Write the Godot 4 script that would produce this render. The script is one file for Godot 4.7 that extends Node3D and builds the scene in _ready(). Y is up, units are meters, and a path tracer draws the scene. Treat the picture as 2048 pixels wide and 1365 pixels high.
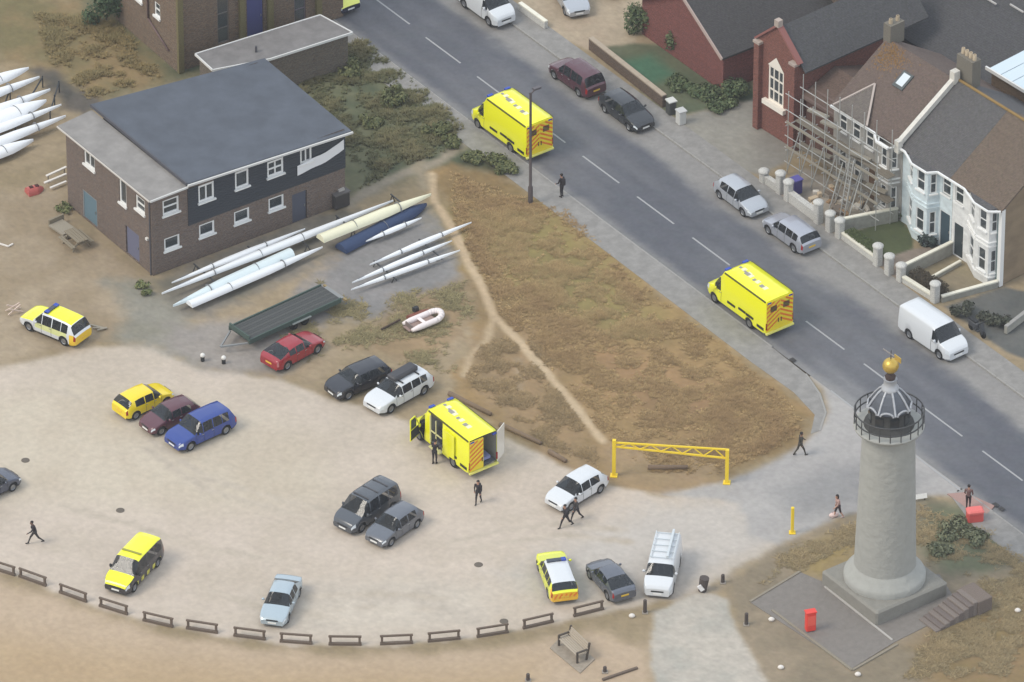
extends Node3D
# Sea-front car park beside a street, seen from the air on an overcast day. Metres, y up.

const UX := 0.58693
const UZ := 0.80963
const STREET := Vector3(11.76, 0.00, -11.99)
var mats := {}
var taken := {}
var n_fine := FastNoiseLite.new()
var n_mid := FastNoiseLite.new()
var n_big := FastNoiseLite.new()
var n_grain := FastNoiseLite.new()
var layers := []
var T := {}

func _ready() -> void:
	make_camera()
	make_light()
	make_textures()
	make_noise()
	make_ground()
	make_street()
	make_clubhouse()
	make_brick_block()
	make_terrace()
	make_chapel_and_back_roofs()
	make_front_gardens()
	make_scaffold()
	make_tower()
	make_vehicles()
	make_boats()
	make_yard_things()
	make_street_things()
	make_people()
	make_plants()

func make_camera() -> void:
	var cam := Camera3D.new()
	cam.name = "camera"
	cam.position = Vector3(0, 313.148, 464.261)
	cam.rotation_degrees = Vector3(-34.0, 0, 0)
	cam.fov = 4.4314
	cam.near = 10.0
	cam.far = 3000.0
	add_child(cam)
	cam.current = true

func make_light() -> void:
	var sm := ProceduralSkyMaterial.new()
	sm.sky_top_color = Color(0.80, 0.84, 0.89)
	sm.sky_horizon_color = Color(0.88, 0.89, 0.90)
	sm.sky_curve = 0.2
	sm.ground_bottom_color = Color(0.40, 0.38, 0.35)
	sm.ground_horizon_color = Color(0.70, 0.69, 0.67)
	sm.sun_angle_max = 0.0
	var sky := Sky.new()
	sky.sky_material = sm
	var env := Environment.new()
	env.background_mode = Environment.BG_SKY
	env.sky = sky
	env.background_energy_multiplier = 1.0
	env.tonemap_mode = Environment.TONE_MAPPER_LINEAR
	env.tonemap_exposure = 1.52
	env.sdfgi_enabled = true
	env.ssao_enabled = true
	env.ssil_enabled = true
	env.fog_enabled = true
	env.fog_density = 0.0001
	env.fog_light_color = Color(0.80, 0.81, 0.83)
	var we := WorldEnvironment.new()
	we.name = "environment"
	we.environment = env
	add_child(we)
	var sun := DirectionalLight3D.new()
	sun.name = "sun"
	sun.light_color = Color(1.0, 0.97, 0.92)
	sun.light_energy = 0.42
	sun.light_angular_distance = 24.0
	sun.shadow_enabled = true
	add_child(sun)
	sun.look_at_from_position(Vector3(-8, 10, 3.5), Vector3.ZERO, Vector3.UP)

# ---------------------------------------------------------------- mesh helpers
class MB:
	var st := SurfaceTool.new()
	var used := false
	func _init():
		st.begin(Mesh.PRIMITIVE_TRIANGLES)
		st.set_smooth_group(-1)
	func sm(on: bool) -> void:
		st.set_smooth_group(0 if on else -1)
	func tri(a: Vector3, b: Vector3, c: Vector3) -> void:
		used = true
		st.add_vertex(a)
		st.add_vertex(b)
		st.add_vertex(c)
	func quad(a: Vector3, b: Vector3, c: Vector3, d: Vector3) -> void:
		tri(a, b, c)
		tri(a, c, d)
	func box(c: Vector3, s: Vector3, bs := Basis.IDENTITY) -> void:
		var p := []
		for i in 8:
			p.append(c + bs * Vector3((0.5 if i & 1 else -0.5) * s.x, (0.5 if i & 2 else -0.5) * s.y, (0.5 if i & 4 else -0.5) * s.z))
		quad(p[2], p[3], p[7], p[6])
		quad(p[4], p[5], p[1], p[0])
		quad(p[6], p[7], p[5], p[4])
		quad(p[3], p[2], p[0], p[1])
		quad(p[7], p[3], p[1], p[5])
		quad(p[2], p[6], p[4], p[0])
	func cbox(c: Vector3, s: Vector3, ch: float, bs := Basis.IDENTITY) -> void:
		# box with chamfered top and upright edges
		var lo := []
		var mid := []
		var hi := []
		var hx := s.x / 2
		var hz := s.z / 2
		for q in [[-hx, -hz + ch], [-hx + ch, -hz], [hx - ch, -hz], [hx, -hz + ch], [hx, hz - ch], [hx - ch, hz], [-hx + ch, hz], [-hx, hz - ch]]:
			lo.append(c + bs * Vector3(q[0], -s.y / 2, q[1]))
			mid.append(c + bs * Vector3(q[0], s.y / 2 - ch, q[1]))
			hi.append(c + bs * Vector3(q[0] * (hx - ch) / hx, s.y / 2, q[1] * (hz - ch) / hz))
		for i in 8:
			var j := (i + 1) % 8
			quad(mid[j], mid[i], lo[i], lo[j])
			quad(hi[j], hi[i], mid[i], mid[j])
		for i in range(1, 7):
			tri(hi[0], hi[i], hi[i + 1])
			tri(lo[0], lo[i + 1], lo[i])
	func bar(a: Vector3, b: Vector3, w: float, h: float) -> void:
		var d := b - a
		var x := d.normalized()
		var up := Vector3.UP if absf(x.y) < 0.95 else Vector3.RIGHT
		var z := x.cross(up).normalized()
		var y := z.cross(x).normalized()
		box((a + b) / 2, Vector3(d.length(), h, w), Basis(x, y, z))
	func tube(p0: Vector3, p1: Vector3, r0: float, r1: float, n := 8, caps := true) -> void:
		var ax := (p1 - p0).normalized()
		var up := Vector3.RIGHT if absf(ax.y) > 0.9 else Vector3.UP
		var x := ax.cross(up).normalized()
		var y := ax.cross(x).normalized()
		for i in n:
			var a := TAU * i / n
			var b := TAU * (i + 1) / n
			var da := x * cos(a) + y * sin(a)
			var db := x * cos(b) + y * sin(b)
			quad(p1 + da * r1, p1 + db * r1, p0 + db * r0, p0 + da * r0)
			if caps:
				tri(p1, p1 + db * r1, p1 + da * r1)
				tri(p0, p0 + da * r0, p0 + db * r0)
	func lathe(prof: Array, n: int, o := Vector3.ZERO, a0 := 0.0) -> void:
		for k in prof.size() - 1:
			var p = prof[k]
			var q = prof[k + 1]
			for i in n:
				var a := a0 + TAU * i / n
				var b := a0 + TAU * (i + 1) / n
				var A := Vector3(cos(a), 0, -sin(a))
				var B := Vector3(cos(b), 0, -sin(b))
				var u0: Vector3 = o + A * q[0] + Vector3(0, q[1], 0)
				var u1: Vector3 = o + B * q[0] + Vector3(0, q[1], 0)
				var l0: Vector3 = o + A * p[0] + Vector3(0, p[1], 0)
				var l1: Vector3 = o + B * p[0] + Vector3(0, p[1], 0)
				if q[0] < 0.0001:
					tri(u0, l1, l0)
				elif p[0] < 0.0001:
					tri(u0, u1, l0)
				else:
					quad(u0, u1, l1, l0)
	func ball(c: Vector3, r: Vector3, n := 10, m := 6) -> void:
		for i in m:
			var t0 := PI * i / m - PI / 2
			var t1 := PI * (i + 1) / m - PI / 2
			for j in n:
				var a := TAU * j / n
				var b := TAU * (j + 1) / n
				var f := func(t: float, w: float) -> Vector3: return c + Vector3(cos(t) * cos(w) * r.x, sin(t) * r.y, -cos(t) * sin(w) * r.z)
				if i == m - 1:
					tri(f.call(t1, a), f.call(t0, b), f.call(t0, a))
				elif i == 0:
					tri(f.call(t1, a), f.call(t1, b), f.call(t0, a))
				else:
					quad(f.call(t1, a), f.call(t1, b), f.call(t0, b), f.call(t0, a))
	func prism(poly: PackedVector2Array, y0: float, y1: float, bottom := false, side := true) -> void:
		var ar := 0.0
		var n := poly.size()
		for i in n:
			ar += poly[i].cross(poly[(i + 1) % n])
		if ar < 0:
			poly = poly.duplicate()
			poly.reverse()
		var ix := Geometry2D.triangulate_polygon(poly)
		for k in range(0, ix.size(), 3):
			var a := poly[ix[k]]
			var b := poly[ix[k + 1]]
			var c := poly[ix[k + 2]]
			if (b - a).cross(c - a) < 0:
				var t := b
				b = c
				c = t
			tri(Vector3(a.x, y1, a.y), Vector3(b.x, y1, b.y), Vector3(c.x, y1, c.y))
			if bottom:
				tri(Vector3(a.x, y0, a.y), Vector3(c.x, y0, c.y), Vector3(b.x, y0, b.y))
		if side:
			for i in n:
				var p := poly[i]
				var q := poly[(i + 1) % n]
				quad(Vector3(q.x, y1, q.y), Vector3(p.x, y1, p.y), Vector3(p.x, y0, p.y), Vector3(q.x, y0, q.y))
	func slab(top: Array, thick: float) -> void:
		# four top corners in clockwise order seen from above, given thickness downwards
		var lo := []
		for p in top:
			lo.append(p - Vector3(0, thick, 0))
		quad(top[0], top[1], top[2], top[3])
		quad(lo[3], lo[2], lo[1], lo[0])
		for i in 4:
			var j := (i + 1) % 4
			quad(top[j], top[i], lo[i], lo[j])
	func mesh() -> ArrayMesh:
		st.generate_normals()
		return st.commit()

func pts(a: Array) -> PackedVector2Array:
	var o := PackedVector2Array()
	for i in range(0, a.size(), 2):
		o.append(Vector2(a[i], a[i + 1]))
	return o

func numbered(called: String) -> String:
	if not taken.has(called):
		taken[called] = 0
		return called
	taken[called] += 1
	return "%s_%03d" % [called, taken[called]]

func put(mb, called: String, m: Material, parent: Node = null) -> MeshInstance3D:
	var o := MeshInstance3D.new()
	o.mesh = mb.mesh() if mb is MB else mb
	o.material_override = m
	if parent == null:
		o.name = numbered(called)
		add_child(o)
	else:
		o.name = called
		parent.add_child(o, true)
	return o

func bx(called: String, m: Material, parent: Node, c: Vector3, s: Vector3, bs := Basis.IDENTITY) -> MeshInstance3D:
	var b := MB.new()
	b.box(c, s, bs)
	return put(b, called, m, parent)

func thing(called: String, label: String, category: String, at := Vector3.ZERO, turn := 0.0, group := "") -> Node3D:
	var o := Node3D.new()
	o.name = numbered(called)
	add_child(o)
	o.position = at
	o.rotation.y = turn
	tag(o, label, category, group)
	return o

func tag(o: Node, label: String, category: String, group := "") -> Node:
	o.set_meta("label", label)
	o.set_meta("category", category)
	if group != "":
		o.set_meta("group", group)
	return o

func structure(o: Node, label: String, category: String) -> Node:
	o.set_meta("kind", "structure")
	return tag(o, label, category)

func stuff(o: Node) -> Node:
	o.set_meta("kind", "stuff")
	return o

func sp(a: float, b: float, y := 0.0) -> Vector3:
	# a metres along the street, b metres across it towards the houses
	return Vector3(STREET.x + a * UX + b * UZ, y, STREET.z + a * UZ - b * UX)

func sp2(a: float, b: float) -> Vector2:
	var p := sp(a, b)
	return Vector2(p.x, p.z)

func ab(x: float, z: float) -> Vector2:
	var dx := x - STREET.x
	var dz := z - STREET.z
	return Vector2(dx * UX + dz * UZ, dx * UZ - dz * UX)

# ---------------------------------------------------------------- materials
func noise_image(sz: int, freq: float, lo: float, sd: int, oct := 4) -> Image:
	var n := FastNoiseLite.new()
	n.seed = sd
	n.noise_type = FastNoiseLite.TYPE_SIMPLEX_SMOOTH
	n.frequency = freq
	n.fractal_octaves = oct
	n.fractal_gain = 0.6
	var im := n.get_seamless_image(sz, sz)
	im.convert(Image.FORMAT_L8)
	var d := im.get_data()
	for i in d.size():
		d[i] = int(255.0 * (lo + (1.0 - lo) * d[i] / 255.0))
	return Image.create_from_data(sz, sz, false, Image.FORMAT_L8, d)

func normal_from(im: Image, k: float) -> ImageTexture:
	var c := im.duplicate() as Image
	c.convert(Image.FORMAT_RGBA8)
	c.bump_map_to_normal_map(k)
	return ImageTexture.create_from_image(c)

func make_textures() -> void:
	var grit := noise_image(512, 0.11, 0.62, 3, 4)
	var blot := noise_image(512, 0.012, 0.84, 5, 5)
	var rough := noise_image(512, 0.05, 0.66, 9, 5)
	var soil := noise_image(1024, 0.02, 0.91, 21, 6)
	T.soil = ImageTexture.create_from_image(soil)
	T.soil_n = normal_from(soil, 3.0)
	T.grit = ImageTexture.create_from_image(grit)
	T.blot = ImageTexture.create_from_image(blot)
	T.rough = ImageTexture.create_from_image(rough)
	T.grit_n = normal_from(grit, 6.0)
	T.rough_n = normal_from(rough, 8.0)
	T.blot_n = normal_from(blot, 10.0)
	# brickwork too far away to tell bricks apart: fine courses with uneven tone
	var br := Image.create(512, 512, false, Image.FORMAT_RGB8)
	var r := RandomNumberGenerator.new()
	r.seed = 44
	for row in 32:
		for colm in 17:
			var v := r.randf_range(0.72, 1.0)
			var w := r.randf_range(-0.05, 0.05)
			br.fill_rect(Rect2i(colm * 32 - (16 if row % 2 else 0), row * 16, 31, 14), Color(v + w, v, v - w))
	T.brick = ImageTexture.create_from_image(br)
	# slates / tiles likewise: course lines with uneven tone
	var sl := Image.create(512, 512, false, Image.FORMAT_RGB8)
	for row in 32:
		for colm in 17:
			var v := r.randf_range(0.78, 1.0)
			sl.fill_rect(Rect2i(colm * 32 - (16 if row % 2 else 0), row * 16, 31, 15), Color(v, v * r.randf_range(0.96, 1.0), v * r.randf_range(0.94, 1.0)))
	T.slate = ImageTexture.create_from_image(sl)

func c8(r: float, g: float, b: float) -> Color:
	return Color(r / 255.0, g / 255.0, b / 255.0)

func mat(key: String, col := Color.WHITE, rough := 0.8, metal := 0.0) -> StandardMaterial3D:
	if mats.has(key):
		return mats[key]
	var m := StandardMaterial3D.new()
	m.albedo_color = col
	m.roughness = rough
	m.metallic = metal
	mats[key] = m
	return m

func tmat(key: String, col: Color, rough: float, tex: String, scale: float, nrm := "", nk := 0.5, det := "") -> StandardMaterial3D:
	if mats.has(key):
		return mats[key]
	var m := mat(key, col, rough)
	m.albedo_texture = T[tex]
	m.uv1_triplanar = true
	m.uv1_world_triplanar = true
	m.uv1_scale = Vector3.ONE * scale
	if nrm != "":
		m.normal_enabled = true
		m.normal_texture = T[nrm]
		m.normal_scale = nk
	return m

func paint(col: Color, metal := 0.0) -> StandardMaterial3D:
	var k := "paint%s%.1f" % [col.to_html(), metal]
	if mats.has(k):
		return mats[k]
	var m := mat(k, col, 0.24, metal)
	m.clearcoat_enabled = true
	m.clearcoat = 0.6
	m.clearcoat_roughness = 0.12
	return m

func glass() -> StandardMaterial3D:
	var m := mat("dark_glass", Color(0.17, 0.19, 0.21, 0.62), 0.06)
	m.transparency = BaseMaterial3D.TRANSPARENCY_ALPHA
	m.metallic_specular = 0.45
	return m

func pane_glass() -> StandardMaterial3D:
	var m := mat("window_glass", Color(0.30, 0.33, 0.35, 0.5), 0.05)
	m.transparency = BaseMaterial3D.TRANSPARENCY_ALPHA
	return m

func make_noise() -> void:
	for q in [[n_fine, 0.9, 11], [n_mid, 0.22, 12], [n_big, 0.055, 13], [n_grain, 2.6, 14]]:
		q[0].seed = q[2]
		q[0].frequency = q[1]
		q[0].noise_type = FastNoiseLite.TYPE_SIMPLEX_SMOOTH
		q[0].fractal_octaves = 3

# ---------------------------------------------------------------- terrain
func lin(r: float, g: float, b: float) -> Color:
	return c8(r, g, b).srgb_to_linear()

func layer(called: String, poly: PackedVector2Array, soft: float, rag: float, c1: Color, c2: Color, mot := 1.0, width := 0.0) -> void:
	var bb := Rect2(poly[0], Vector2.ZERO)
	for p in poly:
		bb = bb.expand(p)
	layers.append({"name": called, "poly": poly, "soft": soft, "rag": rag, "a": c1, "b": c2, "mot": mot, "w": width, "bb": bb.grow(soft + rag + width + 0.3)})

func seg_d(p: Vector2, a: Vector2, b: Vector2) -> float:
	return p.distance_to(Geometry2D.get_closest_point_to_segment(p, a, b))

func layer_d(l: Dictionary, p: Vector2) -> float:
	var poly: PackedVector2Array = l.poly
	var n := poly.size()
	var d := 1e9
	if l.w > 0.0:
		for i in n - 1:
			d = minf(d, seg_d(p, poly[i], poly[i + 1]))
		return d - l.w
	for i in n:
		d = minf(d, seg_d(p, poly[i], poly[(i + 1) % n]))
	return -d if Geometry2D.is_point_in_polygon(p, poly) else d

func terrain(p: Vector2) -> Array:
	var f := n_fine.get_noise_2d(p.x, p.y)
	var m := n_mid.get_noise_2d(p.x, p.y)
	var g := n_big.get_noise_2d(p.x, p.y)
	var t := clampf(0.5 + 0.9 * m + 0.7 * g, 0.0, 1.0)
	var col := lin(164, 146, 119).lerp(lin(144, 128, 100), t)
	var id := -1
	for i in layers.size():
		var l: Dictionary = layers[i]
		if not l.bb.has_point(p):
			continue
		var d: float = layer_d(l, p) + l.rag * (m * 0.9 + f * 0.5)
		var a := 1.0 - smoothstep(-l.soft, l.soft, d)
		if a <= 0.0:
			continue
		var tt := clampf(0.5 + (t - 0.5) * l.mot + f * 0.25 * l.mot, 0.0, 1.0)
		col = col.lerp(l.a.lerp(l.b, tt), a)
		if a > 0.5:
			id = i
	var kk := 0.45 if id >= 0 and layers[id].name in ["car_park", "beach", "entrance_lane"] else 1.0
	var k := 1.0 + kk * (0.13 * f + 0.12 * n_grain.get_noise_2d(p.x, p.y) + 0.05 * m)
	return [Color(col.r * k, col.g * k, col.b * k), id]

func ground_h(p: Vector2) -> float:
	var s := ab(p.x, p.y)
	var h := -0.015
	if s.x > 15.0 and s.x < 34.0 and s.y > -6.0:
		h = lerpf(-0.015, -0.108, smoothstep(-5.6, -3.7, s.y) * smoothstep(15.0, 17.0, s.x) * (1.0 - smoothstep(32.0, 34.0, s.x)))
	return h

func make_ground() -> void:
	# scrub, yard and plots first, then the worn and made surfaces on top of them
	layer("scrub", pts([-29.67, -46.90, -12.82, -34.77, -9.68, -37.29, -2.44, -25.48, -0.46, -19.42, -5.36, -19.72, -9.25, -17.62, -10.85, -15.83, -16.11, -32.89, -24.01, -30.10, -27.89, -27.63]), 1.2, 1.0, lin(112, 112, 84), lin(74, 82, 60), 1.4)
	layer("dry_grass_bank", pts([-36.70, -44.96, -26.31, -38.56, -23.06, -31.65, -27.89, -27.63, -32.09, -32.89, -36.18, -34.77]), 1.5, 1.2, lin(146, 124, 88), lin(118, 108, 74), 1.2)
	layer("scrub", pts([-32.07, -32.27, -30.40, -32.27, -27.26, -28.55, -28.18, -26.70, -29.54, -27.63, -30.97, -30.10]), 0.7, 0.6, lin(96, 90, 82), lin(76, 74, 68), 1.4)  # shadow region beside the rack hulls, painted into the ground as dark scrub
	layer("gravel_yard", pts([-14.78, -2.42, -12.33, -7.90, -10.47, -12.28, -5.98, -16.43, -3.85, -13.46, -3.18, -7.90, -3.81, -5.58, -8.41, -2.42, -12.22, -1.85]), 0.9, 0.9, lin(146, 142, 140), lin(126, 124, 122), 1.0)
	layer("gravel_yard", pts([-23.22, -7.03, -10.85, -15.83, -8.56, -14.05, -12.36, -9.35, -16.75, -4.72, -20.52, -2.42, -22.43, -2.42]), 0.8, 0.7, lin(132, 125, 114), lin(108, 104, 92), 1.2)
	layer("field", pts([-5.84, -19.30, -4.06, -21.35, -0.78, -19.42, 1.24, -17.32, 3.61, -15.71, 7.43, -8.89, 11.97, -1.96, 15.06, 2.40, 17.65, 5.94, 18.94, 8.38, 18.10, 11.47, 15.43, 13.76, 13.06, 15.50, 9.47, 16.91, 5.61, 15.50, 2.52, 12.95, -0.75, 9.82, -3.11, 6.61, -3.76, 3.36, -2.19, 0.43, -2.52, -3.57, -3.19, -9.35, -4.67, -15.24]), 0.6, 0.9, lin(156, 129, 88), lin(132, 110, 74), 1.6)
	layer("field", pts([-4.52, -15.83, 0.20, -16.43, 3.44, -14.05, 6.93, -7.03, 9.73, -1.28, 6.85, 0.43, 1.79, -4.14, -2.06, -9.35]), 2.5, 1.4, lin(146, 131, 80), lin(128, 115, 72), 1.1)
	layer("field", pts([1.78, -2.42, 7.17, 0.43, 12.49, 4.37, 14.93, 8.27, 11.14, 9.93, 6.48, 6.61]), 2.4, 1.4, lin(160, 128, 90), lin(138, 110, 78), 1.1)
	layer("bare_earth", pts([-10.28, 0.43, -7.16, -4.72, -3.02, -7.03, -1.24, -2.42, -2.65, 3.25, -0.44, 9.38, 2.37, 12.95, 5.46, 15.39, 5.18, 12.13, 1.14, 4.37, -0.76, -2.42, -2.36, -4.14, -4.56, 0.99, -5.82, 2.69]), 1.0, 0.9, lin(158, 134, 102), lin(138, 118, 88), 1.4)
	layer("bare_earth", pts([-2.03, 0.43, 1.46, -1.85, 4.88, 9.38, 5.63, 13.76, 2.06, 11.58, -0.75, 6.61]), 1.8, 1.4, lin(154, 128, 94), lin(134, 114, 82), 1.4)
	layer("bare_earth", pts([5.80, 11.58, 12.95, 13.22, 13.21, 15.50, 9.47, 17.02, 5.61, 15.50]), 0.9, 0.6, lin(158, 134, 102), lin(146, 126, 94), 1.0)
	layer("beach", pts([-34.08, 24.48, -31.26, 25.96, -27.18, 28.57, -21.92, 31.37, -16.42, 33.22, -9.77, 33.94, -3.74, 33.63, 1.09, 32.56, 4.72, 31.37, 8.03, 33.33, 9.45, 39.43, 8.16, 46.40, -36.19, 46.40, -37.54, 22.90]), 0.7, 0.5, lin(188, 167, 143), lin(178, 157, 132), 0.8)
	layer("beach", pts([-33.76, 30.75, -24.87, 33.33, -15.76, 35.37, -3.73, 35.63, 1.08, 34.86, 2.26, 43.43, -32.94, 46.40]), 2.4, 0.8, lin(182, 158, 126), lin(174, 150, 118), 0.8)
	layer("car_park", pts([-37.03, 4.37, -30.51, 2.12, -26.46, 0.43, -22.97, 0.43, -19.72, 3.14, -14.64, 4.15, -12.08, 6.05, -9.55, 7.27, -6.07, 9.49, -3.10, 9.49, -0.44, 10.59, 2.52, 13.49, 5.61, 15.94, 9.47, 17.23, 13.21, 15.72, 14.09, 18.09, 16.45, 22.37, 13.01, 25.54, 11.46, 27.01, 8.08, 28.78, 4.73, 29.82, 1.70, 30.85, -1.18, 31.78, -4.05, 32.50, -7.07, 32.92, -10.08, 33.02, -13.11, 32.81, -15.84, 32.35, -18.88, 31.58, -21.63, 30.75, -24.26, 29.40, -26.90, 27.95, -29.41, 26.27, -31.92, 24.91, -36.04, 22.37]), 0.35, 0.35, lin(200, 186, 171), lin(188, 175, 159), 1.0)
	layer("car_park", pts([-36.84, 7.72, -27.25, 4.37, -18.99, 6.61, -11.99, 11.03, -11.26, 17.56, -18.65, 18.63, -28.57, 17.56, -36.30, 17.56]), 2.2, 1.0, lin(199, 187, 168), lin(189, 176, 157), 1.0)
	layer("car_park", pts([8.53, 18.09, 14.11, 17.02, 16.45, 22.37, 12.71, 25.54, 8.41, 27.11, 2.31, 28.15, -0.73, 25.54, 3.87, 21.84]), 1.8, 1.0, lin(192, 184, 175), lin(180, 173, 165), 0.9)
	layer("car_park", pts([-15.36, 27.11, -6.84, 25.54, -0.73, 26.59, -1.33, 30.23, -9.80, 31.78, -15.88, 30.75]), 1.4, 1.1, lin(188, 177, 163), lin(198, 187, 172), 1.4)
	layer("entrance_lane", pts([14.09, 17.83, 9.47, 17.02, 13.21, 15.61, 15.58, 13.87, 18.16, 11.69, 19.44, 9.38, 19.97, 7.44, 19.56, 5.21, 18.58, 3.14, 17.61, 1.67, 21.32, 4.37, 29.04, 15.39, 28.19, 17.13, 25.56, 17.13, 23.98, 18.09, 20.85, 19.17, 18.97, 20.35, 16.45, 22.37, 14.63, 21.57]), 0.4, 0.25, lin(176, 172, 168), lin(164, 160, 157), 0.9)
	layer("entrance_lane", pts([16.59, 16.75, 19.78, 13.76, 22.92, 12.95, 25.96, 14.85, 24.61, 17.56, 20.24, 18.90, 17.75, 19.70]), 1.4, 0.7, lin(152, 150, 148), lin(140, 138, 137), 0.9)
	layer("concrete_apron", pts([8.68, 29.46, 11.45, 27.37, 13.11, 28.15, 13.65, 31.27, 14.93, 34.86, 16.32, 39.43, 9.09, 43.43, 8.31, 34.86]), 0.25, 0.25, lin(186, 178, 166), lin(166, 162, 152), 1.5)
	layer("grass_verge", pts([13.15, 26.32, 16.45, 22.47, 20.85, 19.28, 25.55, 17.34, 27.99, 18.09, 30.06, 20.24, 32.36, 23.43, 33.40, 27.11, 34.77, 46.40, 16.59, 40.43, 14.93, 34.86, 13.81, 31.27]), 0.4, 0.35, lin(150, 135, 113), lin(132, 120, 100), 1.4)
	layer("grass_verge", pts([25.54, 17.56, 27.98, 18.36, 30.20, 20.51, 31.75, 23.43, 29.53, 25.01, 26.45, 25.54, 25.05, 22.37]), 0.9, 0.6, lin(112, 114, 88), lin(92, 96, 74), 1.3)
	layer("grass_verge", pts([24.32, 33.33, 28.50, 27.63, 31.67, 25.01, 35.78, 28.15, 34.93, 43.43, 26.02, 43.43]), 1.4, 0.9, lin(142, 118, 84), lin(128, 110, 74), 1.3)
	layer("grass_verge", pts([17.67, 22.90, 20.82, 20.24, 21.36, 22.37, 20.67, 25.01, 17.90, 25.54]), 0.9, 0.6, lin(152, 132, 86), lin(140, 122, 90), 1.2)
	layer("bare_earth", pts([-35.25, -16.43, -30.10, -17.62, -28.70, -15.24, -23.22, -7.03, -22.35, -0.14, -26.78, 0.43, -30.51, 2.12, -34.25, 3.25]), 1.2, 0.9, lin(168, 151, 127), lin(150, 133, 108), 1.2)
	layer("bare_earth", pts([-26.11, -7.03, -23.06, -7.03, -19.16, 0.43, -19.72, 2.97, -22.97, 0.43, -25.53, -0.14, -24.38, -3.57]), 0.9, 0.6, lin(146, 142, 130), lin(132, 128, 114), 1.0)
	layer("bare_earth", pts([-22.09, -1.85, -14.78, -2.42, -12.21, -1.28, -14.65, 3.81, -19.40, 3.25, -22.02, 0.43]), 0.9, 0.6, lin(156, 148, 140), lin(140, 134, 128), 1.0)
	layer("plot", pts([0.54, -44.96, 10.36, -44.96, 7.87, -34.46, 5.54, -34.27, 0.54, -39.19]), 0.15, 0.1, lin(176, 160, 136), lin(166, 148, 126), 0.9)
	layer("lawn", pts([5.54, -34.77, 7.89, -35.53, 13.90, -35.40, 16.74, -28.55, 10.75, -26.40, 9.78, -27.63]), 0.3, 0.25, lin(98, 102, 78), lin(76, 90, 66), 1.4)
	layer("lawn", pts([7.03, -33.21, 9.20, -34.14, 10.83, -31.65, 9.16, -30.40]), 0.7, 0.3, lin(74, 112, 86), lin(70, 104, 80), 0.6)
	layer("forecourt", pts([10.07, -24.75, 10.59, -26.40, 16.76, -29.17, 18.89, -22.44, 17.86, -20.62, 16.20, -19.30, 13.29, -21.11]), 0.3, 0.25, lin(148, 144, 134), lin(134, 130, 122), 1.1)
	layer("garden_yard", pts([16.81, -17.74, 19.16, -20.32, 25.17, -14.65, 21.51, -11.70, 19.95, -13.46]), 0.15, 0.1, lin(170, 160, 148), lin(150, 142, 130), 1.5)
	layer("lawn", pts([21.33, -12.17, 25.17, -14.65, 26.03, -11.70, 25.63, -9.64, 23.42, -9.12]), 0.12, 0.1, lin(90, 98, 66), lin(76, 84, 56), 1.0)
	layer("garden_path", pts([23.42, -9.12, 25.66, -10.52, 27.96, -11.40, 29.05, -10.52, 24.73, -7.03]), 0.1, 0.05, lin(150, 136, 124), lin(138, 126, 114), 0.8)
	layer("garden_yard", pts([24.89, -7.03, 29.05, -10.52, 31.37, -6.33, 27.34, -4.03]), 0.12, 0.05, lin(150, 138, 112), lin(136, 124, 102), 1.2)
	layer("forecourt", pts([27.66, -4.03, 31.60, -6.33, 36.32, -4.72, 35.83, 4.37, 31.26, 0.99]), 0.2, 0.1, lin(104, 104, 100), lin(86, 88, 86), 1.2)
	for q in [[pts([-14.12, 28.15, -11.69, 27.74, -8.04, 27.53, -3.77, 27.95]), 0.16], [pts([-12.87, 29.46, -9.24, 28.99, -4.98, 29.20]), 0.13], [pts([-22.61, 11.03, -18.74, 15.39, -13.10, 18.09, -6.90, 19.70]), 0.14], [pts([-22.89, 11.85, -19.02, 16.37, -13.39, 19.17, -6.89, 20.88]), 0.14], [pts([-3.80, 23.43, -0.43, 22.10, 2.95, 21.30, 7.25, 22.10]), 0.15], [pts([-4.42, 22.37, -0.74, 20.88, 2.96, 20.13, 6.95, 20.77]), 0.15], [pts([-27.93, 18.09, -23.53, 20.24, -18.52, 22.90, -14.21, 23.96]), 0.12], [pts([-29.72, 5.49, -25.90, 6.61, -21.64, 12.13]), 0.15], [pts([-18.41, 27.11, -15.31, 28.94, -9.83, 30.23]), 0.2]]:
		layer("car_park" , q[0], 0.34, 0.4, lin(186, 174, 158), lin(194, 182, 166), 1.2, q[1])
	# worn footpaths across the grass
	layer("footpath", pts([-5.29, -19.42, -5.07, -16.43, -3.85, -13.17, -2.86, -9.35, -1.99, -6.45, -1.15, -2.88, 0.51, 0.14, 1.93, 2.97, 3.49, 6.33, 4.82, 9.27, 5.65, 11.14]), 0.2, 0.14, lin(196, 174, 142), lin(184, 161, 130), 0.8, 0.3)
	layer("footpath", pts([-1.15, -2.88, -1.56, -0.14, -2.66, 1.84, -2.97, 3.81]), 0.25, 0.16, lin(184, 163, 132), lin(174, 152, 122), 0.8, 0.26)
	layer("footpath", pts([0.35, 2.12, 0.50, 4.93, 0.19, 7.16]), 0.4, 0.2, lin(158, 140, 114), lin(146, 130, 106), 0.8, 0.12)
	layer("footpath", pts([-3.09, -23.35, -4.55, -21.23, -7.32, -19.42, -9.89, -16.90, -10.85, -15.71]), 0.35, 0.25, lin(158, 146, 128), lin(144, 134, 116), 0.9, 0.42)
	layer("footpath", pts([-5.71, -22.44, -6.18, -20.32, -5.67, -17.92]), 0.4, 0.2, lin(162, 148, 124), lin(146, 134, 112), 0.9, 0.3)
	var x0 := -37.0
	var z0 := -54.0
	var st := 0.2
	var nx := 372
	var nz := 545
	var cols := PackedColorArray()
	var ids := PackedInt32Array()
	var hs := PackedFloat32Array()
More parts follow.
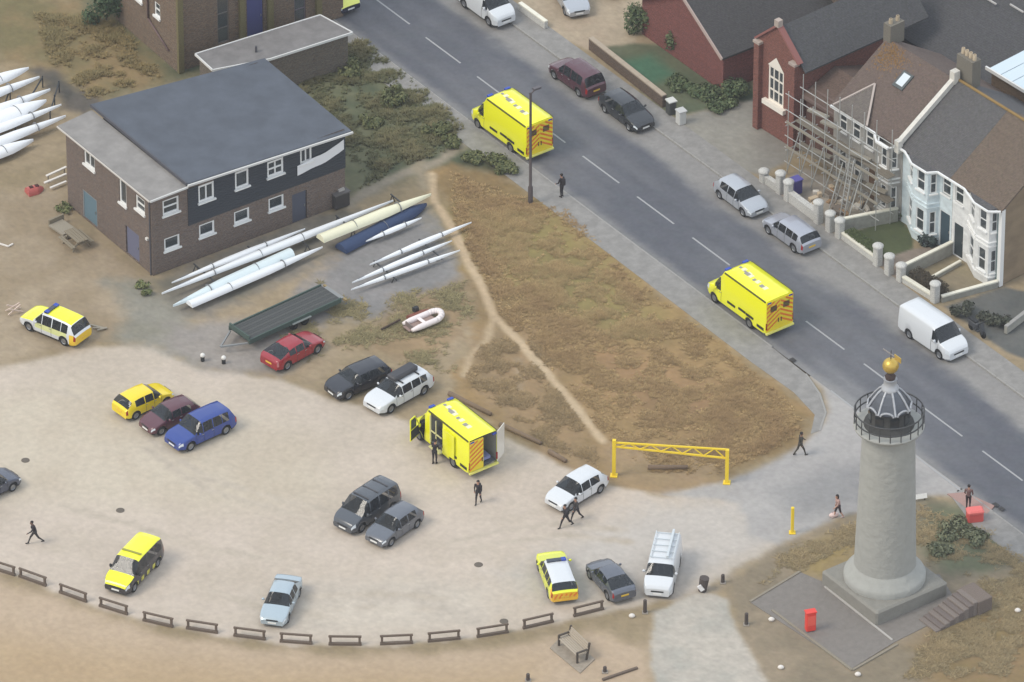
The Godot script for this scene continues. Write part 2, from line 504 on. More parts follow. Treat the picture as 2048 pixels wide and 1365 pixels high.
	for j in nz + 1:
		for i in nx + 1:
			var p := Vector2(x0 + i * st, z0 + j * st)
			var s := ab(p.x, p.y)
			var lim := -3.0 if (s.x > 16.9 and s.x < 32.4) else -3.8
			if s.y > lim and s.y < 7.2:
				cols.append(Color.GRAY)
				ids.append(-9)
				hs.append(0.0)
				continue
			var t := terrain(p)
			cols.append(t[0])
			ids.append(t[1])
			hs.append(ground_h(p))
	var sts := {}
	for j in nz:
		for i in nx:
			var k := j * (nx + 1) + i
			if ids[k] == -9 or ids[k + 1] == -9 or ids[k + nx + 1] == -9 or ids[k + nx + 2] == -9:
				continue
			var nm := "ground"
			if ids[k] >= 0:
				nm = layers[ids[k]].name
			if not sts.has(nm):
				var q := SurfaceTool.new()
				q.begin(Mesh.PRIMITIVE_TRIANGLES)
				sts[nm] = q
			var s2: SurfaceTool = sts[nm]
			for c in [0, 1, nx + 2, 0, nx + 2, nx + 1]:
				var kk: int = k + c
				s2.set_color(cols[kk])
				s2.set_normal(Vector3.UP)
				var xi := kk % (nx + 1)
				var zi := kk / (nx + 1)
				s2.add_vertex(Vector3(x0 + xi * st, hs[kk], z0 + zi * st))
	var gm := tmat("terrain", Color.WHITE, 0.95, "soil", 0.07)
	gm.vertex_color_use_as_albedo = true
	var says := {"ground": ["bare sandy earth around the yard and buildings", "ground"], "scrub": ["rough olive scrub ground between clubhouse and street, with painted shadow beside the hull rack", "ground"], "dry_grass_bank": ["dry straw-coloured bank below the brown brick building", "ground"], "gravel_yard": ["grey gravel yard under the rowing boats", "ground"], "field": ["triangle of dry brown grass beside the street", "field"], "bare_earth": ["trodden brown earth at the grass margin", "ground"], "beach": ["smooth tan beach sand beyond the timber rails", "beach"], "car_park": ["pale compacted gravel car park", "car park"], "entrance_lane": ["light grey asphalt lane joining car park to street", "lane"], "concrete_apron": ["stained pale concrete apron by the white van", "apron"], "grass_verge": ["patchy dry grass around the stone tower", "verge"], "plot": ["beige gravel driveway with a silver car", "driveway"], "lawn": ["dark green front lawn behind a garden wall", "lawn"], "forecourt": ["worn grey forecourt before the red brick gable", "forecourt"], "garden_yard": ["littered earth front yard of the terrace", "yard"], "garden_path": ["brown paved path to the dark front door", "path"], "footpath": ["narrow worn footpath across the dry grass", "path"]}
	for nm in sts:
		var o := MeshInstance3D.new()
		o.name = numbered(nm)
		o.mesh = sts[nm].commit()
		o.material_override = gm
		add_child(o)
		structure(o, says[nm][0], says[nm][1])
	var far := MB.new()
	far.prism(pts([-900, -900, 900, -900, 900, 900, -900, 900]), -0.6, -0.45, false, false)
	structure(put(far, "terrain", tmat("far_ground", c8(140, 128, 108), 0.95, "blot", 0.05)), "open ground stretching away beyond the streets", "ground")

func strip(called: String, m: Material, a0: float, a1: float, b0: float, b1: float, y0: float, y1: float, parent: Node = null) -> MeshInstance3D:
	var b := MB.new()
	b.prism(PackedVector2Array([sp2(a0, b0), sp2(a1, b0), sp2(a1, b1), sp2(a0, b1)]), y0, y1)
	return put(b, called, m, parent)

func make_street() -> void:
	# carriageway with its own tone: pale dusty edge where cars park
	var stl := SurfaceTool.new()
	stl.begin(Mesh.PRIMITIVE_TRIANGLES)
	var na := 260
	var nb := 32
	var vs := []
	var cs := []
	for i in na + 1:
		for j in nb + 1:
			var a := -52.0 + i * 0.4
			var b := -3.5 + 9.3 * j / nb
			var p := sp(a, b, -0.1)
			var f := n_fine.get_noise_2d(p.x * 0.7, p.z * 0.7)
			var m := n_mid.get_noise_2d(a * 0.35 + 90.0, b * 1.6)
			var g := n_big.get_noise_2d(p.x, p.z)
			var col := lin(93, 95, 102).lerp(lin(106, 107, 112), clampf(0.5 + m * 0.9 + g, 0, 1))
			col = col.lerp(lin(142, 139, 136), smoothstep(2.9, 4.4, b + m * 0.8 + f * 0.3))
			col = col.lerp(lin(140, 138, 136), 0.7 * (1.0 - smoothstep(-3.4, -2.7, b + f * 0.3)))
			col = col.lerp(lin(150, 149, 148), 0.6 * smoothstep(12.0, 20.0, a + m * 4.0) * (1.0 - smoothstep(24.0, 31.0, a)) * (1.0 - smoothstep(-2.6, -1.2, b + m)))
			for tr in [-2.5, -0.9, 1.0, 2.6]:
				col = col.lerp(lin(88, 90, 96), 0.35 * exp(-pow((b - tr + m * 0.2) / 0.3, 2.0)))
			var k := 1.0 + 0.09 * f + 0.06 * n_grain.get_noise_2d(p.x, p.z)
			vs.append(p)
			cs.append(Color(col.r * k, col.g * k, col.b * k))
	for i in na:
		for j in nb:
			var k := i * (nb + 1) + j
			for q in [k, k + 1, k + nb + 2, k, k + nb + 2, k + nb + 1]:
				stl.set_color(cs[q])
				stl.set_normal(Vector3.UP)
				stl.add_vertex(vs[q])
	var rm := tmat("asphalt", Color.WHITE, 0.9, "soil", 0.1)
	rm.vertex_color_use_as_albedo = true
	structure(put(stl.commit(), "road", rm), "grey asphalt street running past the houses", "road")
	var pav := tmat("pavement", c8(150, 147, 143), 0.92, "blot", 0.16, "grit_n", 0.3)
	var kerb := tmat("kerbstone", c8(182, 179, 174), 0.9, "grit", 0.6)
	var edge: PackedVector2Array = pts([19.26, 10.04, 19.70, 7.99, 19.38, 5.94, 18.56, 3.70])
	var poly := PackedVector2Array([sp2(-52, -3.62), sp2(13.6, -3.62)])
	var rev := edge.duplicate()
	rev.reverse()
	poly.append_array(rev)
	poly.append_array(pts([18.69, 10.37, 19.00, 8.27, 17.75, 5.77, 15.06, 2.24]))
	poly.append(sp2(0, -5.6))
	poly.append(sp2(-52, -5.3))
	var pb := MB.new()
	pb.prism(poly, -0.12, 0.0)
	structure(put(pb, "pavement", pav), "grey pavement between dry grass and street", "pavement")
	strip("pavement", pav, -52, 52, 5.92, 7.6, -0.12, 0.0)
	structure(get_node("pavement_001"), "grey pavement in front of the garden walls", "pavement")
	var pc := MB.new()
	pc.prism(PackedVector2Array([sp2(32.5, -3.62), sp2(52, -3.62), sp2(52, -5.4), sp2(36.0, -5.5), sp2(32.6, -4.6)]), -0.12, 0.0)
	structure(put(pc, "pavement", pav), "grey pavement beyond the lane mouth", "pavement")
	var tp := MB.new()
	tp.prism(pts([26.96, 16.91, 28.05, 16.75, 29.84, 18.20, 29.34, 19.06, 28.13, 18.52]), -0.1, 0.006)
	structure(put(tp, "tactile_paving", tmat("tactile", c8(196, 160, 150), 0.9, "grit", 1.0)), "pink tactile paving at the lane crossing", "paving")
	# kerb stones, each its own piece
	var ks := Node3D.new()
	ks.name = "kerb"
	add_child(ks)
	structure(ks, "pale kerb stones along the street edges", "kerb")
	var kb := MB.new()
	kb.cbox(Vector3(0, -0.055, 0), Vector3(0.985, 0.13, 0.13), 0.02)
	var km := kb.mesh()
	var yaw := atan2(-UZ, UX)
	var spans := [[-52.0, 13.4, -3.56], [32.5, 52.0, -3.56], [-52.0, 52.0, 5.86]]
	for s in spans:
		var a: float = s[0] + 0.5
		while a < s[1]:
			var o := MeshInstance3D.new()
			o.name = "kerb_stone"
			o.mesh = km
			o.material_override = kerb
			o.position = sp(a, s[2])
			o.rotation.y = yaw
			ks.add_child(o, true)
			a += 1.0
	for i in edge.size() - 1:
		var b := MB.new()
		b.bar(Vector3(edge[i].x, -0.05, edge[i].y), Vector3(edge[i + 1].x, -0.05, edge[i + 1].y), 0.13, 0.13)
		put(b, "kerb_stone", kerb, ks)
	# painted centre line
	var paintm := tmat("road_paint", c8(192, 192, 192), 0.8, "rough", 0.9)
	var cl := Node3D.new()
	cl.name = "centre_line"
	add_child(cl)
	structure(cl, "white dashed line down the middle of the street", "road marking")
	for k in range(-9, 9):
		var off := 0.35 * pow(absf(k + 0.5) / 6.0, 2) if k < 0 else 0.1 * k / 5.0
		strip("dash", paintm, k * 6.0 - 0.15, k * 6.0 + 3.85, off - 0.06, off + 0.06, -0.1, -0.096, cl)
	var gl := MB.new()
	for q in [[19.0, 33.0]]:
		gl.prism(PackedVector2Array([sp2(q[0], -3.55), sp2(q[1], -3.75), sp2(q[1], -3.63), sp2(q[0], -3.43)]), -0.1, -0.094)
	structure(put(gl, "edge_line", paintm), "thin white line across the mouth of the lane", "road marking")
	# covers and gullies in the car park
	for q in [Vector3(-30.31, 0.00, 13.27), Vector3(-24.20, 0.00, 18.69), Vector3(-2.05, 0.00, 24.48), Vector3(-0.49, 0.00, 30.39)]:
		var b := MB.new()
		b.sm(true)
		b.lathe([[0.27, -0.02], [0.27, 0.0], [0.24, 0.006], [0.0, 0.006]], 12, q)
		tag(put(b, "drain_cover", tmat("dark_iron", c8(122, 112, 100), 0.8, "rough", 1.5)), "flat dark drain cover in the car park gravel", "drain cover", "drain covers in the gravel")

# ---------------------------------------------------------------- vehicles
# Local +X is forward. A body is one lofted shell; faces are sorted into parts.
func top_at(top: Array, s: float) -> float:
	for i in top.size() - 1:
		if s <= top[i + 1][0]:
			var t: float = (s - top[i][0]) / maxf(top[i + 1][0] - top[i][0], 0.0001)
			return lerpf(top[i][1], top[i + 1][1], t)
	return top[top.size() - 1][1]

func section(d: Dictionary, s: float) -> Array:
	var W: float = d.W / 2.0
	var fr: float = d.get("nose", 0.2)
	var w := W
	if s < 0.13:
		w *= 1.0 - fr * pow((0.13 - s) / 0.13, 2.0)
	var rr: float = d.get("tailw", 0.12)
	if s > 0.88:
		w *= 1.0 - rr * pow((s - 0.88) / 0.12, 2.0)
	var t := top_at(d.top, s)
	var belt := minf(lerpf(d.belt[0], d.belt[1], s), t - 0.05)
	var c := clampf((t - belt - 0.05) / maxf(d.H - d.belt[1] - 0.05, 0.2), 0.0, 1.0)
	var zb: float = d.get("clear", 0.2)
	if s < 0.05:
		zb += 0.06 * (0.05 - s) / 0.05
	if s > 0.95:
		zb += 0.1 * (s - 0.95) / 0.05
	var ya := 0.0
	var x: float = d.L / 2.0 - s * d.L
	for ws in d.wheels:
		var xw: float = d.L / 2.0 - ws * d.L
		var Ra: float = d.R + 0.06
		if absf(x - xw) < Ra:
			ya = maxf(ya, d.R + sqrt(Ra * Ra - (x - xw) * (x - xw)))
	var wr := lerpf(w * 0.93, W * d.roofw * (w / W * 0.4 + 0.6), c)
	var mid: float = d.get("mid", 0.58)
	var p := []
	p.append(Vector3(x, maxf(zb, ya), w * 0.93))
	p.append(Vector3(x, maxf(minf(zb + 0.1, t - 0.3), ya + 0.01), w * 0.985))
	p.append(Vector3(x, maxf(minf(mid, t - 0.16), ya + 0.03), w))
	p.append(Vector3(x, maxf(belt, ya + 0.05), w * 0.955))
	var rd: float = d.get("round", 0.07)
	p.append(Vector3(x, t - rd * c - 0.018, wr))
	p.append(Vector3(x, t - 0.012, wr * (1.0 - 0.14 * d.get("soft", 1.0))))
	p.append(Vector3(x, t + 0.012, wr * 0.45))
	p.append(Vector3(x, t + 0.018, 0.0))
	return p

func vehicle(called: String, label: String, category: String, at: Vector3, yaw_deg: float, d: Dictionary, ms: Dictionary, group := "") -> Node3D:
	var root := thing(called, label, category, at, deg_to_rad(yaw_deg), group)
	var S := []
	for i in 33:
		S.append(i / 32.0)
	for q in d.top:
		S.append(q[0])
	for q in d.win:
		S.append(q[0])
		S.append(q[1])
	for k in ["cowl", "rf", "rr", "tail"]:
		S.append(d[k])
	for z in d.get("zones", []):
		S.append(z[0])
		S.append(z[1])
	for ws in d.wheels:
		for k in [-1.0, -0.9, -0.6, -0.3, 0.0, 0.3, 0.6, 0.9, 1.0]:
			S.append(ws + k * (d.R + 0.06) / d.L)
	S.sort()
	var U := [0.0]
	for s in S:
		if s - U[U.size() - 1] > 0.0035 and s < 0.999:
			U.append(s)
	U.append(1.0)
	var sec := []
	for s in U:
		sec.append(section(d, s))
	var parts := {}
	for i in U.size() - 1:
		var smid: float = (U[i] + U[i + 1]) / 2.0
		for j in 7:
			for side in [1, -1]:
				var key := "body"
				if j == 0:
					key = "sill"
				if j >= 4 and smid > d.cowl and smid < d.rf:
					key = "windscreen"
				elif j >= 4 and smid > d.rr and smid < d.tail:
					key = "rear_window"
				elif j == 3:
					for k in d.win.size():
						if smid > d.win[k][0] and smid < d.win[k][1]:
							key = "side_window|%d%d" % [k, side]
				elif j == 2 and smid < d.get("hl", 0.06) and not d.has("no_lights"):
					key = "headlight|%d" % side
				elif j == 2 and smid > 1.0 - d.get("tl", 0.045):
					key = "tail_light|%d" % side
				if key == "body" or key == "sill":
					for z in d.get("zones", []):
						if smid > z[0] and smid < z[1] and j >= z[2] and j <= z[3] and (z.size() < 6 or z[5] == side):
							key = z[4]
				if key == "none":
					continue
				if not parts.has(key):
					parts[key] = MB.new()
					parts[key].sm(true)
				var f := Vector3(1, 1, side)
				var a: Vector3 = sec[i][j] * f
				var b: Vector3 = sec[i + 1][j] * f
				var c: Vector3 = sec[i + 1][j + 1] * f
				var e: Vector3 = sec[i][j + 1] * f
				if side == 1:
					parts[key].quad(c, e, a, b)
				else:
					parts[key].quad(e, c, b, a)
	for q in [[0, d.get("front_key", "body")], [U.size() - 1, d.get("rear_key", "body")]]:
		var k: String = q[1]
		if k == "none":
			continue
		if not parts.has(k):
			parts[k] = MB.new()
		parts[k].sm(false)
		var s: Array = sec[q[0]]
		for j in 7:
			var a: Vector3 = s[j]
			var b: Vector3 = s[j + 1]
			var a2 := a * Vector3(1, 1, -1)
			var b2 := b * Vector3(1, 1, -1)
			if q[0] == 0:
				parts[k].quad(b, b2, a2, a)
			else:
				parts[k].quad(b2, b, a, a2)
	for k in parts:
		var nm: String = k.split("|")[0]
		var m: Material = ms.get(nm, null)
		if m == null:
			match nm:
				"windscreen", "rear_window", "side_window":
					m = glass()
				"headlight":
					m = mat("headlamp", c8(214, 220, 224), 0.12)
				"tail_light":
					m = mat("tail_lamp", c8(150, 26, 24), 0.2)
				"sill":
					m = mat("black_plastic", c8(36, 37, 39), 0.6)
				_:
					m = ms.body
		put(parts[k], nm, m, root)
	# shut lines of doors, bonnet and tailgate
	var seams := MB.new()
	var ds: float = 0.011 / d.L
	for sv in d.get("seams", [d.win[0][0] - 0.015, d.win[0][1] + 0.005, d.win[mini(1, d.win.size() - 1)][1] + 0.007]):
		var A := section(d, sv - ds)
		var Bq := section(d, sv + ds)
		for side in [1, -1]:
			var f := Vector3(1, 1, side)
			for j in [1, 2]:
				var e := Vector3(0, 0, 0.004 * side)
				if side == 1:
					seams.quad(Bq[j + 1] * f + e, A[j + 1] * f + e, A[j] * f + e, Bq[j] * f + e)
				else:
					seams.quad(A[j + 1] * f + e, Bq[j + 1] * f + e, Bq[j] * f + e, A[j] * f + e)
	put(seams, "door_seam", mat("seam_black", c8(30, 30, 32), 0.9), root)
	for side in [1, -1]:
		for k in mini(2, d.win.size()):
			var hs: float = d.win[k][1] - 0.012
			var hp: Vector3 = section(d, hs)[3]
			bx("door_handle", mat("handle_metal", c8(150, 150, 146), 0.4, 0.6), root, Vector3(hp.x, hp.y - 0.1, side * (hp.z + 0.02)), Vector3(0.17, 0.03, 0.035))
	# seats and dashboard behind the glass
	var trim := mat("cabin_trim", c8(66, 66, 68), 0.9)
	var xf: float = d.L / 2.0 - (d.win[0][0] + 0.1) * d.L
	bx("dashboard", trim, root, Vector3(d.L / 2.0 - (d.cowl + 0.03) * d.L, d.belt[0] - 0.08, 0), Vector3(0.4, 0.16, d.W * 0.72))
	var rows := [xf - 0.1, xf - 1.05] if d.win.size() > 1 else [xf - 0.1]
	for rx in rows:
		for side in [1, -1]:
			var seat := MB.new()
			seat.cbox(Vector3(rx + 0.1, 0.5, side * d.W * 0.2), Vector3(0.5, 0.24, 0.5), 0.06)
			seat.cbox(Vector3(rx - 0.16, d.belt[0] - 0.02, side * d.W * 0.2), Vector3(0.16, 0.72, 0.46), 0.06)
			seat.cbox(Vector3(rx - 0.19, d.belt[0] + 0.42, side * d.W * 0.2), Vector3(0.1, 0.18, 0.26), 0.04)
			put(seat, "seat", trim, root)
	bx("cabin_floor", trim, root, Vector3(-0.2, d.get("clear", 0.2) + 0.13, 0), Vector3(d.L * 0.6, 0.03, d.W * 0.78))
	# floor pan, wheels, mirrors, plates, lamps
	var fl := MB.new()
	fl.box(Vector3(0, d.get("clear", 0.2) + 0.06, 0), Vector3(d.L * 0.9, 0.1, d.W * 0.8))
	put(fl, "underside", mat("black_rubber", c8(28, 28, 29), 0.9), root)
	var tyre := MB.new()
	tyre.sm(true)
	var R: float = d.R
	var rim := MB.new()
	for a in 14:
		pass
	tyre.lathe([[R * 0.62, -0.1], [R * 0.93, -0.105], [R, -0.07], [R, 0.07], [R * 0.93, 0.105], [R * 0.62, 0.1]], 18)
	rim.lathe([[R * 0.64, -0.09], [R * 0.64, 0.085], [R * 0.55, 0.06], [R * 0.2, 0.075], [0.0, 0.08]], 14)
	var tm := tyre.mesh()
	var rmsh := rim.mesh()
	for ws in d.wheels:
		for side in [1, -1]:
			var w := MeshInstance3D.new()
			w.name = "wheel"
			w.mesh = tm
			w.material_override = mat("black_rubber")
			w.position = Vector3(d.L / 2.0 - ws * d.L, R, side * (d.W / 2.0 - 0.13))
			w.rotation.x = PI / 2 * side
			root.add_child(w, true)
			var rimo := MeshInstance3D.new()
			rimo.name = "rim"
			rimo.mesh = rmsh
			rimo.material_override = ms.get("rim", mat("alloy", c8(150, 152, 156), 0.35, 0.7))
			w.add_child(rimo, true)
	for side in [1, -1]:
		var mm := MB.new()
		mm.sm(true)
		var xs: float = d.L / 2.0 - (d.win[0][0] + 0.035) * d.L
		mm.ball(Vector3(xs, lerpf(d.belt[0], d.belt[1], d.win[0][0]) + 0.1, side * (d.W / 2.0 + 0.07)), Vector3(0.07, 0.09 if d.H < 1.8 else 0.14, 0.11), 8, 5)
		put(mm, "mirror", ms.get("mirror", ms.body), root)
	if not d.has("no_plates"):
		var zf: float = sec[0][0].y + 0.12
		bx("number_plate", mat("plate_white", c8(230, 230, 226), 0.5), root, Vector3(d.L / 2.0 + 0.008, zf + 0.03, 0), Vector3(0.02, 0.11, 0.52))
		bx("grille", mat("black_plastic", c8(36, 37, 39), 0.6), root, Vector3(d.L / 2.0 + 0.003, zf + 0.2, 0), Vector3(0.02, 0.1, d.W * 0.42))
		bx("number_plate", mat("plate_yellow", c8(226, 186, 60), 0.5), root, Vector3(-d.L / 2.0 - 0.008, d.get("rp", 0.62), 0), Vector3(0.02, 0.11, 0.52))
	return root

func hatch(L: float, W: float, H: float) -> Dictionary:
	return {"L": L, "W": W, "H": H, "R": 0.31, "roofw": 0.76, "belt": [0.84, 0.96], "cowl": 0.255, "rf": 0.42, "rr": 0.865, "tail": 0.965, "wheels": [0.185, 0.81],
		"top": [[0.0, 0.6], [0.03, 0.71], [0.12, 0.83], [0.255, 0.95], [0.42, H - 0.04], [0.55, H], [0.72, H - 0.015], [0.865, H - 0.1], [0.965, 0.98], [1.0, 0.86]],
		"win": [[0.30, 0.425], [0.435, 0.60], [0.615, 0.80]]}

func estate(L: float, W: float, H: float) -> Dictionary:
	return {"L": L, "W": W, "H": H, "R": 0.33, "roofw": 0.77, "belt": [0.88, 1.0], "cowl": 0.265, "rf": 0.40, "rr": 0.91, "tail": 0.975, "wheels": [0.185, 0.80],
		"top": [[0.0, 0.64], [0.03, 0.78], [0.12, 0.9], [0.265, 1.0], [0.40, H - 0.03], [0.55, H], [0.8, H - 0.02], [0.91, H - 0.09], [0.975, 1.02], [1.0, 0.9]],
		"win": [[0.30, 0.41], [0.42, 0.58], [0.595, 0.74], [0.75, 0.86]]}

func mpv(L: float, W: float, H: float) -> Dictionary:
	return {"L": L, "W": W, "H": H, "R": 0.33, "roofw": 0.82, "belt": [0.98, 1.08], "cowl": 0.19, "rf": 0.34, "rr": 0.94, "tail": 0.985, "wheels": [0.18, 0.80], "mid": 0.62,
		"top": [[0.0, 0.66], [0.025, 0.84], [0.09, 0.98], [0.19, 1.12], [0.34, H - 0.05], [0.45, H], [0.85, H - 0.02], [0.94, H - 0.1], [0.985, 1.1], [1.0, 0.95]],
		"win": [[0.235, 0.36], [0.375, 0.545], [0.56, 0.73], [0.745, 0.91]]}

func saloon(L: float, W: float, H: float) -> Dictionary:
	return {"L": L, "W": W, "H": H, "R": 0.31, "roofw": 0.73, "belt": [0.82, 0.92], "cowl": 0.27, "rf": 0.41, "rr": 0.70, "tail": 0.845, "wheels": [0.185, 0.795],
		"top": [[0.0, 0.58], [0.03, 0.7], [0.13, 0.82], [0.27, 0.92], [0.41, H - 0.03], [0.53, H], [0.64, H - 0.02], [0.70, H - 0.07], [0.845, 1.0], [0.97, 0.94], [1.0, 0.8]],
		"win": [[0.315, 0.42], [0.43, 0.56], [0.575, 0.70]]}

func coupe(L: float, W: float, H: float) -> Dictionary:
	return {"L": L, "W": W, "H": H, "R": 0.33, "roofw": 0.74, "belt": [0.84, 0.98], "cowl": 0.275, "rf": 0.43, "rr": 0.72, "tail": 0.93, "wheels": [0.185, 0.80],
		"top": [[0.0, 0.58], [0.03, 0.7], [0.13, 0.83], [0.275, 0.93], [0.43, H - 0.03], [0.53, H], [0.64, H - 0.03], [0.72, H - 0.09], [0.93, 1.03], [0.98, 0.98], [1.0, 0.82]],
		"win": [[0.325, 0.44], [0.45, 0.60], [0.615, 0.74]]}

func van(L: float, W: float, H: float) -> Dictionary:
	return {"L": L, "W": W, "H": H, "R": 0.34, "roofw": 0.87, "belt": [1.1, 1.2], "cowl": 0.17, "rf": 0.30, "rr": 0.999, "tail": 0.9995, "wheels": [0.18, 0.78], "mid": 0.7, "soft": 0.6, "round": 0.12, "tailw": 0.03, "hl": 0.07, "tl": 0.015,
		"top": [[0.0, 0.75], [0.02, 0.92], [0.08, 1.06], [0.17, 1.2], [0.30, H - 0.08], [0.37, H - 0.01], [0.5, H], [0.95, H - 0.01], [1.0, H - 0.05]],
		"win": [[0.215, 0.335]]}

func ambulance_spec() -> Dictionary:
	return {"L": 6.35, "W": 2.26, "H": 2.92, "R": 0.36, "roofw": 0.95, "belt": [1.2, 1.35], "cowl": 0.135, "rf": 0.235, "rr": 0.999, "tail": 0.9995, "wheels": [0.155, 0.73], "mid": 0.75, "soft": 0.4, "round": 0.1, "tailw": 0.01, "nose": 0.22, "hl": 0.05, "tl": 0.001, "clear": 0.34,
		"top": [[0.0, 0.85], [0.02, 1.02], [0.07, 1.18], [0.135, 1.34], [0.235, 2.26], [0.262, 2.42], [0.31, 2.88], [0.36, 2.92], [0.95, 2.92], [1.0, 2.89]],
		"win": [[0.165, 0.265]], "no_plates": true, "seams": [0.155, 0.275]}

func yellow() -> StandardMaterial3D:
	return paint(c8(240, 240, 24))

func ambulance(label: String, at: Vector3, yaw: float, open: bool) -> Node3D:
	var d := ambulance_spec()
	if open:
		d.zones = [[0.36, 0.56, 1, 3, "none", -1], [0.165, 0.265, 1, 3, "none", -1]]
		d.win = [[0.165, 0.1651]]
		d.rear_key = "none"
	var r := vehicle("ambulance", label, "ambulance", at, yaw, d, {"body": yellow(), "sill": paint(c8(226, 224, 120)), "rim": mat("steel_wheel", c8(120, 120, 118), 0.6, 0.3)}, "yellow ambulances")
	var blk := mat("black_trim", c8(40, 40, 30), 0.6)
	var org := mat("chevron_orange", c8(226, 120, 24), 0.6)
	var xb := -6.35 / 2
	for s in [1, -1]:
		bx("gutter", mat("gutter_dark", c8(86, 84, 20), 0.6), r, Vector3(-1.0, 2.83, s * 1.09), Vector3(4.2, 0.09, 0.07))
		bx("skirt_vent", blk, r, Vector3(-0.75, 0.98, s * 1.135), Vector3(0.72, 0.16, 0.03))
		bx("skirt_vent", blk, r, Vector3(-1.55, 0.95, s * 1.135), Vector3(0.75, 0.17, 0.03))
		bx("locker", blk, r, Vector3(-2.65, 0.72, s * 1.13), Vector3(0.7, 0.2, 0.03))
		if not (open and s == -1):
			bx("locker", blk, r, Vector3(0.35, 0.86, s * 1.14), Vector3(0.8, 0.16, 0.03))
	bx("step_bar", paint(c8(232, 228, 120)), r, Vector3(xb - 0.06, 0.46, 0), Vector3(0.16, 0.12, 2.2))
	# grey fleet lettering on the roof, too worn to read from the air
	var gm := mat("roof_mark", c8(150, 146, 140), 0.7)
	var wm := mat("roof_mark_pale", c8(228, 224, 190), 0.7)
	var n := 0
	for q in [[0.9, 0.22, 0.2], [0.35, 0.2, 0.16], [0.05, 0.42, 0.3], [-0.75, 0.22, 0.26], [-1.6, 0.3, 0.3]]:
		bx("roof_mark", gm, r, Vector3(q[0], 2.945, 0.02 - 0.06 * n), Vector3(q[1], 0.006, q[2]))
		bx("roof_mark", wm, r, Vector3(q[0] - 0.33, 2.9445, 0.06 - 0.06 * n), Vector3(0.3, 0.006, 0.34))
		n += 1
	for s in [1, -1]:
		var lamp := mat("blue_lamp", c8(40, 70, 170), 0.15)
		bx("beacon", lamp, r, Vector3(1.28, 2.88, s * 0.7), Vector3(0.2, 0.14, 0.4))
		bx("beacon", lamp, r, Vector3(xb - 0.02, 2.72, s * 0.85), Vector3(0.06, 0.12, 0.3))
		bx("tail_light", mat("tail_lamp", c8(150, 26, 24), 0.2), r, Vector3(xb - 0.02, 1.0, s * 1.04), Vector3(0.05, 0.5, 0.1))
	# rear doors with chevrons, each door a leaf of its own
	for s in [1, -1]:
		var leaf := Node3D.new()
		leaf.name = "rear_door"
		r.add_child(leaf, true)
		leaf.position = Vector3(xb - 0.025, 0, s * 1.06)
		if open and s == 1:
			leaf.rotation.y = deg_to_rad(-150.0)
		bx("panel", paint(c8(240, 214, 30)) if not (open and s == 1) else paint(c8(228, 224, 214)), leaf, Vector3(0, 1.68, -s * 0.53), Vector3(0.04, 2.24, 1.05))
		for k in 7:
			var y0 := 0.62 + k * 0.33
			var w := 0.15
			var b := MB.new()
			var za: float = -s * 0.02
			var zb: float = -s * 1.03
			var yb := minf(y0 + 0.62, 2.78 - w)
			var t := clampf((yb - y0) / 0.62, 0.1, 1.0)
			zb = lerpf(za, zb, t)
			var xo := -0.024
			var A := Vector3(xo, y0, za)
			var B := Vector3(xo, yb, zb)
			var C := Vector3(xo, yb + w, zb)
			var E := Vector3(xo, y0 + w, za)
			if s == 1:
				b.quad(C, B, A, E)
			else:
				b.quad(E, A, B, C)
			put(b, "chevron", org, leaf)
		if not open:
			bx("door_window", glass(), leaf, Vector3(-0.012, 2.2, -s * 0.55), Vector3(0.045, 0.42, 0.5))
		bx("handle", blk, leaf, Vector3(-0.03, 1.2, -s * 0.95), Vector3(0.05, 0.3, 0.05))
	if open:
		# treatment room behind the open doorways
		var inn := mat("cabin_lining", c8(150, 150, 146), 0.8)
		bx("bulkhead", inn, r, Vector3(0.95, 1.6, 0), Vector3(0.05, 2.3, 2.0))
		bx("cabin_floor", mat("cabin_floor", c8(96, 98, 104), 0.8), r, Vector3(-1.0, 0.62, 0), Vector3(4.2, 0.06, 2.1))
		bx("cabin_lining", inn, r, Vector3(-1.1, 1.75, 1.06), Vector3(4.0, 2.2, 0.02))
		bx("stretcher", mat("blanket_blue", c8(120, 126, 170), 0.9), r, Vector3(-2.2, 1.0, 0.35), Vector3(1.7, 0.22, 0.6))
		bx("seat", mat("seat_dark", c8(50, 52, 56), 0.9), r, Vector3(0.3, 1.1, -0.5), Vector3(0.5, 0.9, 0.5))
		bx("seat", mat("seat_dark"), r, Vector3(1.55, 1.15, -0.5), Vector3(0.55, 1.0, 0.55))
		bx("dashboard", mat("seat_dark"), r, Vector3(2.1, 1.2, 0), Vector3(0.35, 0.35, 1.9))
		# front passenger door swung forward, sliding door run back along the side
		var fd := Node3D.new()
		fd.name = "front_door"
		r.add_child(fd, true)
		fd.position = Vector3(2.15, 0, -1.1)
		fd.rotation.y = deg_to_rad(-68.0)
		var b := MB.new()
		b.prism(pts([0, -0.03, -1.0, -0.03, -1.0, 0.03, 0, 0.03]), 0.5, 1.3, true)
		put(b, "panel", yellow(), fd)
		bx("panel_lining", mat("seat_dark"), fd, Vector3(-0.5, 0.92, 0.035), Vector3(0.92, 0.7, 0.02))
		for q in [[Vector3(-0.03, 1.3, 0), Vector3(-0.45, 2.1, 0)], [Vector3(-0.45, 2.1, 0), Vector3(-0.97, 2.1, 0)], [Vector3(-0.97, 2.1, 0), Vector3(-0.97, 1.3, 0)]]:
			var fb := MB.new()
			fb.bar(q[0], q[1], 0.06, 0.07)
			put(fb, "window_frame", yellow(), fd)
		bx("door_pane", mat("pane_grey", c8(90, 96, 98), 0.08), fd, Vector3(-0.62, 1.68, 0), Vector3(0.66, 0.74, 0.012))
		var sd := Node3D.new()
		sd.name = "side_door"
		r.add_child(sd, true)
